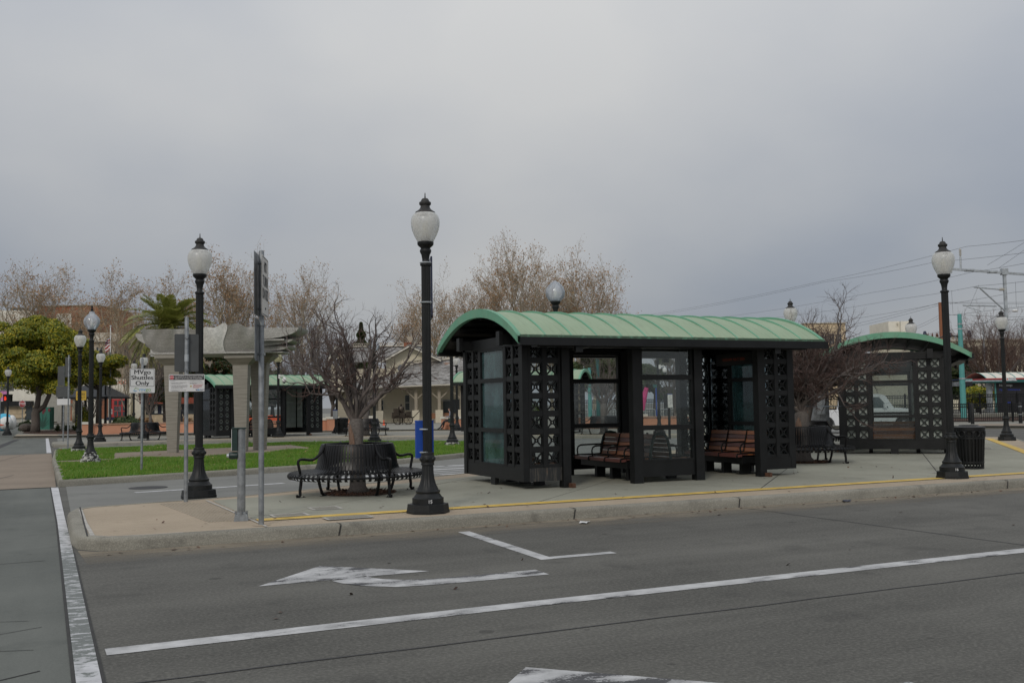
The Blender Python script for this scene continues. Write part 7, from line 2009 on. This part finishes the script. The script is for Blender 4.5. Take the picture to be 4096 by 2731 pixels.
def fence(pts, h, z, label, spacing=.115, ornate=True):
    P = [np.array(p, float) for p in pts]; c = P[0]; t = thing('iron_fence', label, 'fence', (c[0], c[1], z), 0, 'black iron fences by the tracks')
    pk, rl = MB(), MB(); acc = 0
    for a, b in zip(P[:-1], P[1:]):
        L = np.linalg.norm(b - a); d = (b - a) / L; n = int(L / spacing)
        for k in range(n):
            q = a + d * (k + .5) * spacing - c; pk.bar((q[0], q[1], .08), (q[0], q[1], h), .022)
        ra = a - c; rb = b - c
        for zz in (.12, .30, h - .22, h - .02): rl.bar((ra[0], ra[1], zz), (rb[0], rb[1], zz), .04, .04)
        if ornate:
            for k in range(int(n)):
                q = a + d * k * spacing - c; q2 = q + d * spacing; rl.bar((q[0], q[1], h - .21), (q2[0], q2[1], h - .03), .016); rl.bar((q[0], q[1], h - .03), (q2[0], q2[1], h - .21), .016)
        m = int(L / 2.4)
        for k in range(m + 1):
            q = a + d * L * k / max(1, m) - c; part('post', MB().bb(q[0] - .045, q[0] + .045, q[1] - .045, q[1] + .045, 0, h + .10), M['black'], t)
    part('rail', rl, M['black'], t); part('picket', pk, M['black'], t, kind='stuff')
fence([gxy(3300, 60.5), gxy(3700, 60.5), gxy(4220, 60.5)], 1.18, .12, 'nearer black iron fence along the road at right')
fence([gxy(2250, 74), gxy(3000, 74), gxy(3620, 73), gxy(4220, 72)], 1.45, .45, 'farther black iron fence along the train platform')
fence([gxy(2250, 71), gxy(2800, 69)], 1.0, .15, 'low fence behind the salmon planters seen through the shelter', .14, False)
for k, (px, d) in enumerate(((2310, 66), (2352, 66), (2398, 66), (2442, 66), (2600, 62), (2660, 62))):
    f = Fr(px, d, .15); lab = ['leftmost', 'second', 'third', 'fourth'][k] + ' grey crowd barrier behind the back window' if k < 4 else ['left', 'right'][k - 4] + ' grey crowd barrier behind the front glass'
    t = f.thing('crowd_barrier', lab, 'barrier', 'grey crowd barriers'); m = MB()
    w = 21 * f.k; m.tube([(-w, 0, .15), (-w, 0, 1.0), (-w + .06, 0, 1.08), (w - .06, 0, 1.08), (w, 0, 1.0), (w, 0, .15), (-w, 0, .15)], .022, 6); part('frame', m, M['steel_bright'], t)
    m = MB()
    for j in range(9): m.tube([(-w + w * 2 * (j + .5) / 9, 0, .15), (-w + w * 2 * (j + .5) / 9, 0, 1.07)], .012, 4)
    part('bars', m, M['steel_bright'], t)
    for x in (-w * .7, w * .7): part('foot', MB().bb(x - .03, x + .03, -.3, .3, 0, .15), M['steel_bright'], t)
f = Fr(3781, 59, .15)
t = f.thing('crowd_barrier', 'white crowd barrier between the right shelter and the lamp', 'barrier', 'grey crowd barriers')
m = MB().tube([(-.15, 0, .2), (-.15, 0, 1.1), (.15, 0, 1.1), (.2, 0, 1.0), (.2, 0, .2), (-.15, 0, .2)], .03, 6)
for j in range(4): m.tube([(-.10 + .08 * j, 0, .2), (-.10 + .08 * j, 0, 1.1)], .014, 4)
part('frame', m, M['white'], t)
for px, lab, g_ in ((3886, 'black bollard above the litter bin', None), (4078, 'black bollard with grey bands at the right edge', 1)):
    f = Fr(px, 57, .15); t = f.thing('bollard', lab, 'bollard', 'black bollards by the fence')
    part('post', MB().lathe([(.10, 0), (.10, 1.13), (.08, 1.18), (.001, 1.19)], 16), M['black'], t, smooth=True, angle=40)
    if g_:
        for z in (.50, .95): part('band', MB().lathe([(.103, z), (.103, z + .03), (.099, z + .03), (.099, z)], 16, cap=False), M['steel_bright'], t)
struct('rail_platform', MB().prism([gxy(3300, 76), gxy(4400, 74), gxy(4400, 92), gxy(3300, 94)], 0, .42), M['far_paving'])
struct('rail_bed', MB().prism([gxy(3200, 63), gxy(4400, 62), gxy(4400, 73.5), gxy(3200, 75.5)], 0, .19), M['soil'])
# train stop shelter
f = Fr(4030, 80, .42)
t = f.thing('train_stop_shelter', 'train stop shelter with cream vaulted roof, red and green bands', 'shelter')
z0, z1 = f.h(1513), f.h(1489); x0, x1 = f.x(3903), f.x(4250)
ap = arc_pts(1.9, z1 - z0, 13, z0)
NBY = 9
for k in range(NBY):
    a, b = x0 + (x1 - x0) * k / NBY, x0 + (x1 - x0) * (k + 1) / NBY
    part('roof_panel', MB().grid([[(a + .01, y, z), (b - .01, y, z)] for y, z in ap]), M['cream_white'], t, smooth=True)
    part('roof_rib', MB().grid([[(a - .04, y, z + .03), (a + .04, y, z + .03)] for y, z in ap]), M['teal'], t)
part('red_band', MB().bb(x0 - .1, x1, -1.95, 1.95, f.h(1519), z0 - .01), M['red'], t); part('green_band', MB().bb(x0 - .08, x1, -1.93, 1.93, f.h(1530), f.h(1519) - .003), M['teal_dark'], t)
p = part('destination_sign', MB().bb(*f.r(3971, 4017, 1511, 1524, -2.0, -1.96)), M['sign_white'], t)
lettering('Alum Rock', .13, M['ink'], p, (f.x(4003), -2.003, f.h(1515.5))); lettering('Platform 1', .07, M['ink_grey'], p, (f.x(4006), -2.003, f.h(1520.5)))
for k, c_ in enumerate(('ink_grey', 'orange')): part('line_badge', MB().tube([(f.x(3977 + 6 * k), -2.003, f.h(1517.5)), (f.x(3977 + 6 * k), -2.0, f.h(1517.5))], .05, 12), M[c_], p)
p = part('advert_panel', MB().bb(*f.r(3958, 4072, 1531, 1645, -1.2, -1.1)), M['ink'], t)
lettering('Next stop:', .245, M['sign_white'], p, (f.x(3969), -1.203, f.h(1541)), align='LEFT', bold=.006, width=1.0)
lettering('Faster inference', .245, M['ad_blue'], p, (f.x(3970), -1.203, f.h(1558.5)), align='LEFT', width=1.02)
lettering('.', .245, M['sign_white'], p, (f.x(4052), -1.203, f.h(1558.5)), align='LEFT')
part('light_swoosh', MB().bar((f.x(3990), -1.202, f.h(1610)), (f.x(4020), -1.202, f.h(1610)), .10, .004, up=(0, 1, 0)), M['ad_blue'], p)
p = part('advert_panel', MB().bb(*f.r(4073, 4120, 1531, 1645, -1.25, -1.1)), M['blue'], t); part('black_card', MB().bb(*f.r(4076, 4100, 1548, 1570, -1.26, -1.251)), M['ink'], p); lettering('Train\nefficiently', .11, M['sign_white'], p, (f.x(4078), -1.263, f.h(1557)), align='LEFT')
for x_, r_ in ((4078, 1526), (4090, 1537), (4077, 1535), (4084, 1628)): part('white_fleck', MB().prism_xz([(f.x(x_), f.h(r_)), (f.x(x_ + 6), f.h(r_ + 1)), (f.x(x_ + 3), f.h(r_ - 4))], -1.258, -1.252), M['white'], p)
part('column', MB().bb(*f.r(3934, 3950, 1531, 1660, -.9, -.5)), M['steel_bright'], t); part('column', MB().bb(*f.r(3953, 3957, 1531, 1660, -1.2, -1.1)), M['teal'], t)
# poles
def pole(px, d, r0, r1, ra, rb, mat, name, label, cat='pole', z=.15):
    b = gxy(px, d); top = at(px, r0, d); h = zat(px, r0, d) - z
    return solid(name, MB().tube([(0, 0, 0), (0, 0, h * .5), (0, 0, h)], [ra, (ra + rb) / 2, rb], 14), M[mat], label, cat, (b[0], b[1], z), smooth=True, angle=50), h, b
pole(3776, 78, 1207, 1680, .17, .13, 'pole_wood', 'wooden_utility_pole', 'brown wooden utility pole beside the lamp at right')
o, h, b = pole(3852, 70, 1254, 1680, .21, .14, 'teal', 'teal_mast', 'teal painted mast between the lamp and the train shelter', z=.2)
for zz in (h - .75, h - 1.1, h - 4.6): part('band', MB().lathe([(.155 + .012 * (h - zz), zz), (.155 + .012 * (h - zz), zz + .09), (.10, .09 + zz), (.10, zz)], 14, cap=False), M['steel_bright'], o)
part('cross_arm', MB().tube([(0, 0, h - 4.75), (3.5, -1.6, h - 4.75)], .04, 6), M['steel_bright'], o)
part('feeder_arm', MB().tube([(0, 0, h - 1.6), (-.9, .4, h - 1.5), (-1.6, .7, h - 1.75), (-3.4, 1.5, h - 3.4), (-6.0, 2.7, h - 4.3)], .05, 6), M['wire'], o)
f = Fr(3945, 88, .15); t = f.thing('street_light', 'slim grey street light right of the teal mast', 'street light')
hh = f.h(1290); part('pole', MB().tube([(0, 0, 0), (0, 0, hh)], [.10, .06], 10), M['steel_bright'], t); part('arm', MB().tube([(0, 0, hh - .1), (1.0, 0, hh + .5), (2.4, 0, f.h(1243))], .04, 6), M['steel_bright'], t); part('lamp_head', MB().sphere((2.9, 0, f.h(1243)), .28, 12, 8, .4), M['white'], t, smooth=True)
f = Fr(4040, 68, .19); t = f.thing('catenary_mast', 'galvanised catenary mast with long cross beam at right', 'mast')
hm = f.h(1082); part('drop_post', MB().bb(-.09, .09, -.09, .09, f.h(1322), f.h(1088)), M['steel_bright'], t); part('mast', MB().bb(f.x(4330) - .16, f.x(4330) + .16, -.16, .16, 0, f.h(1060)), M['steel_bright'], t)
part('cross_beam', MB().bar((f.x(3800), 0, f.h(1066)), (f.x(4340), 0, f.h(1114)), .12, .15), M['steel_bright'], t)
part('beam_clamp', MB().box((0, 0, f.h(1083)), (.42, .34, .42)), M['steel_bright'], t)
for px_, r0_, r1_ in ((3866, 985, 1069), (3826, 1050, 1068)):
    part('stand_off', MB().tube([(f.x(px_), 0, f.h(r1_)), (f.x(px_), 0, f.h(r0_ + 35))], .07, 8), M['steel_bright'], t)
    m = MB()
    for k in range(6): zz = f.h(r0_ + 30 - k * 4.5); m.lathe([(.03, zz), (.10, zz + .02), (.10, zz + .035), (.03, zz + .055)], 12, (f.x(px_), 0, 0))
    m.tube([(f.x(px_), 0, f.h(r0_ + 35)), (f.x(px_), 0, f.h(r0_))], .03, 6); part('insulator', m, M['insulator'], t)
for px_ in (3900, 3992): part('bracket_plate', MB().box((f.x(px_), 0, f.h(1066 + (px_ - 3800) * .09)), (.5, .5, .12)), M['steel_bright'], t)
part('cantilever', MB().tube([(0, 0, f.h(1156)), (f.x(3915), 0, f.h(1143))], .05, 8).tube([(f.x(3940), 0, f.h(1148)), (f.x(4035), 0, f.h(1240))], .06, 8).tube([(f.x(3868), 0, f.h(1216)), (f.x(4003), 0, f.h(1221))], .05, 8).tube([(f.x(3882), 0, f.h(1222)), (f.x(3940), 0, f.h(1241))], .025, 6), M['steel_bright'], t)
m = MB()
for k in range(7): m.tube([(f.x(4018 + 3.4 * k), 0, f.h(1154)), (f.x(4019.6 + 3.4 * k), 0, f.h(1154.2))], .10, 12)
part('insulator', m, M['insulator'], t)
f = Fr(3871, 76, .15)
t = f.thing('platform_display', 'black hanging train display with teal strip on the mast', 'sign'); part('panel', MB().bb(*f.r(3863, 3890, 1523, 1544, -.1, .1)), M['ink'], t); part('teal_strip', MB().bb(*f.r(3863, 3890, 1516, 1522, -.1, .1)), M['teal'], t); lettering('Train Information', .10, M['sign_white'], t, (f.x(3877), -.102, f.h(1519)), width=.8); part('hanger', MB().bb(*f.r(3856, 3892, 1514, 1515.5, -.04, .04)), M['steel'], t); part('post', MB().bb(*f.r(3857, 3859, 1515, 1690, -.05, .05)), M['teal_dark'], t)
f = Fr(3776, 72, .15)
t = f.thing('blue_wayfinder', 'blue station post with winged top and white signs behind the lamp', 'sign')
part('post', MB().bb(*f.r(3770, 3778, 1500, 1690, -.12, .12)), M['blue'], t); part('winged_top', MB().prism_xz([(f.x(3762), f.h(1478)), (f.x(3774), f.h(1484)), (f.x(3786), f.h(1478)), (f.x(3782), f.h(1496)), (f.x(3766), f.h(1496))], -.1, .1), M['teal_dark'], t); part('notice', MB().bb(*f.r(3766, 3774, 1529, 1556, -.16, -.121)), M['sign_white'], t); part('notice', MB().bb(*f.r(3774, 3786, 1519, 1530, -.16, -.121)), M['sign_white'], t)
part('blue_gantry', MB().bb(*f.r(3779, 3856, 1517, 1523, -.1, .1)), M['navy'], t); part('steel_box', MB().bb(*f.r(3813, 3850, 1528, 1545, -.3, .3)), M['steel'], t)
f = Fr(2655, 58, .15); t = f.thing('blue_wayfinder', 'blue station post with winged top seen through the front glass', 'sign'); part('post', MB().bb(*f.r(2623, 2627, 1545, 1690, -.08, .08)), M['blue'], t); part('winged_top', MB().prism_xz([(f.x(2612), f.h(1536)), (f.x(2625), f.h(1538)), (f.x(2640), f.h(1536)), (f.x(2634), f.h(1550)), (f.x(2616), f.h(1550))], -.1, .1), M['teal_dark'], t)
f = Fr(2583, 57, .15); t = f.thing('magenta_banner', 'magenta cloth wrapped round a tree seen through the front glass', 'banner'); part('cloth', MB().tube([(f.x(2572), 0, f.h(1640)), (f.x(2576), 0, f.h(1590)), (f.x(2588), 0, f.h(1550))], [.08, .17, .12], 10), M['magenta'], t)
for px_, r_, lab, mt in ((2360, 1470, 'teal mast seen through the back window of the shelter', 'teal'), (2393, 1420, 'dark green mast seen through the back window of the shelter', 'teal_dark')):
    pole(px_, 64, r_, 1690, .13, .11, mt, 'teal_mast', lab)
# buildings beyond the tracks
f = Fr(3320, 150, 0); t = f.thing('tan_building', 'tan building with dark windows above the bare trees at right', 'building')
part('wall', MB().bb(*f.r(3225, 3392, 1292, 1690, 0, 12)), M['tan_wall'], t)
for k in range(5): w = part('window', MB().bb(*f.r(3236 + 30 * k, 3254 + 30 * k, 1338, 1376, -.1, -.004)), M['window_dark'], t); part('frame', MB().bb(*f.r(3244 + 30 * k, 3245.5 + 30 * k, 1338, 1376, -.14, -.101)), M['trim'], w)
part('roof_edge', MB().bb(*f.r(3223, 3394, 1289, 1292, -.2, 12.2)), M['trim'], t)
f = Fr(3606, 150, 0); t = f.thing('white_building', 'white blank stair tower above the roof of the right shelter', 'building')
part('tower', MB().bb(*f.r(3565, 3609, 1283, 1690, 0, 8)).bb(*f.r(3609, 3649, 1284, 1690, -.6, 8)), M['cream_white'], t); part('lamp_fitting', MB().bb(*f.r(3598, 3602, 1290, 1298, -.3, -.004)), M['trim'], t)
f = Fr(3900, 130, 0); t = f.thing('terrace_building', 'long cream building with planted roof terrace behind the masts', 'building')
part('wall', MB().bb(*f.r(3655, 4260, 1362, 1690, 0, 14)), M['cream'], t); part('roof_edge', MB().bb(*f.r(3650, 4265, 1356, 1362, -.4, 14.4)), M['trim'], t)
for k in range(15): w = part('window', MB().bb(*f.r(3670 + 38 * k, 3690 + 38 * k, 1385, 1440, -.1, -.004)), M['window_dark'], t); part('frame', MB().bb(*f.r(3679 + 38 * k, 3681 + 38 * k, 1385, 1440, -.14, -.101)), M['trim'], w)
for k, (px_, r_) in enumerate(((3710, 1322), (3812, 1328), (3888, 1318))):
    f = Fr(px_, 131, zat(px_, 1356, 131)); lab = ['left', 'middle', 'right'][k] + ' folded dark blue parasol on the roof terrace'
    t = f.thing('folded_parasol', lab, 'parasol', 'folded parasols'); H_ = f.h(r_); part('canopy', MB().lathe([(.10, H_ * .98), (.18, H_ * .9), (.30, H_ * .4), (.33, H_ * .28), (.1, H_ * .27)], 12), M['navy'], t, smooth=True); part('mast', MB().tube([(0, 0, 0), (0, 0, H_ * 1.06)], .05, 6), M['white'], t)
for k, px_ in enumerate((3722, 3740, 3758, 3760, 3822, 3842, 3857)):
    f = Fr(px_, 130.5, zat(px_, 1356, 130.5)); q = np.random.RandomState(k); m = MB()
    for j in range(26):
        a = q.uniform(0, 6.28); el = R(q.uniform(10, 80)); L = q.uniform(.45, .75); d = np.array([math.cos(a) * math.cos(el), math.sin(a) * math.cos(el), math.sin(el)]); s_ = np.cross(d, (0, 0, 1)); s_ = s_ / np.linalg.norm(s_) * .05
        p0 = np.array([0, 0, .35]); m.add([p0 - s_, p0 + s_, p0 + d * L], [(0, 1, 2)])
    t = f.thing('terrace_plant', ('leftmost|second|third|fourth|fifth|sixth|rightmost'.split('|')[k]) + ' red spiky plant on the roof terrace', 'plant', 'red spiky terrace plants'); part('leaves', m, M['leaf_rust'], t); part('pot', MB().lathe([(.18, 0), (.22, .35)], 10), M['taupe'], t)
# wires
WIRE_LABELS = iter('''topmost overhead wire, running over the insulator on the mast beam|second overhead wire just under the topmost one|third overhead wire passing below the mast beam at right|overhead wire meeting the upper cantilever arm of the mast|upper of the wires fanning out left from the wooden pole top|middle wire fanning out left from the wooden pole top|lower wire fanning out left from the wooden pole top|contact wire crossing just above the teal mast top|wire from the lower wooden pole bracket down to the left|upper wire running right from the wooden pole top|wire close under the upper one right of the wooden pole top|wire running right from the lower wooden pole bracket|wire sloping up right behind the mast below the cantilever|wire from the teal mast collar to the right edge|wire running left from the teal mast collar|short wire from teal mast down towards the brown trees|left of the two stays rising right of the mast beam|right of the two stays rising right of the mast beam|short hanging dropper wire left of the lamp at right|short hanging dropper wire right of the mast|thin dropper under the cantilever tip'''.split('|'))
def wire(pts, label, r=.010):
    label = next(WIRE_LABELS)
    P = np.array([at(*p) for p in pts]); Q = []
    for a, b in zip(P[:-1], P[1:]):
        L = np.linalg.norm(b - a)
        for s in np.linspace(0, 1, 9)[:-1]: Q.append(a + (b - a) * s - np.array([0, 0, .004 * L * 4 * s * (1 - s)]))
    Q.append(P[-1]); c = Q[0]
    solid('overhead_wire', MB().tube(np.array(Q) - c, r, 4), M['wire'], label, 'wire', tuple(c), group='overhead wires of the railway')
LW = 'thin dark overhead wire crossing the sky at right'
for a in ([(2560, 1264, 150), (3300, 1122, 95), (3866, 986, 68), (4300, 930, 50)], [(2600, 1264, 150), (3300, 1128, 95), (3740, 1048, 72), (4300, 985, 55)], [(2850, 1272, 140), (3500, 1168, 90), (3890, 1088, 68), (4300, 1012, 52)],
          [(3050, 1275, 130), (3600, 1195, 85), (3915, 1143, 68), (4300, 1098, 52)], [(3230, 1300, 110), (3770, 1212, 78)], [(3250, 1330, 112), (3772, 1208, 78)], [(3240, 1345, 112), (3774, 1216, 78)], [(3600, 1335, 120), (3774, 1262, 78), (4010, 1235, 69), (4300, 1195, 55)],
          [(3560, 1345, 120), (3774, 1252, 78)], [(3776, 1209, 78), (4300, 1206, 80)], [(3776, 1212, 78), (4300, 1213, 80)], [(3776, 1258, 78), (4300, 1270, 80)], [(3800, 1215, 75), (4050, 1170, 68), (4300, 1138, 60)], [(3852, 1300, 70), (4000, 1283, 70), (4300, 1255, 66)],
          [(3560, 1345, 120), (3852, 1310, 70)], [(3852, 1280, 70), (3925, 1315, 86)], [(3950, 1060, 68), (4120, 955, 62)], [(3995, 1072, 68), (4130, 975, 62)], [(3806, 1162, 71), (3812, 1254, 71)], [(4062, 1128, 67), (4065, 1228, 67)], [(3915, 1140, 68), (3880, 1222, 68)]):
    wire(a, LW)
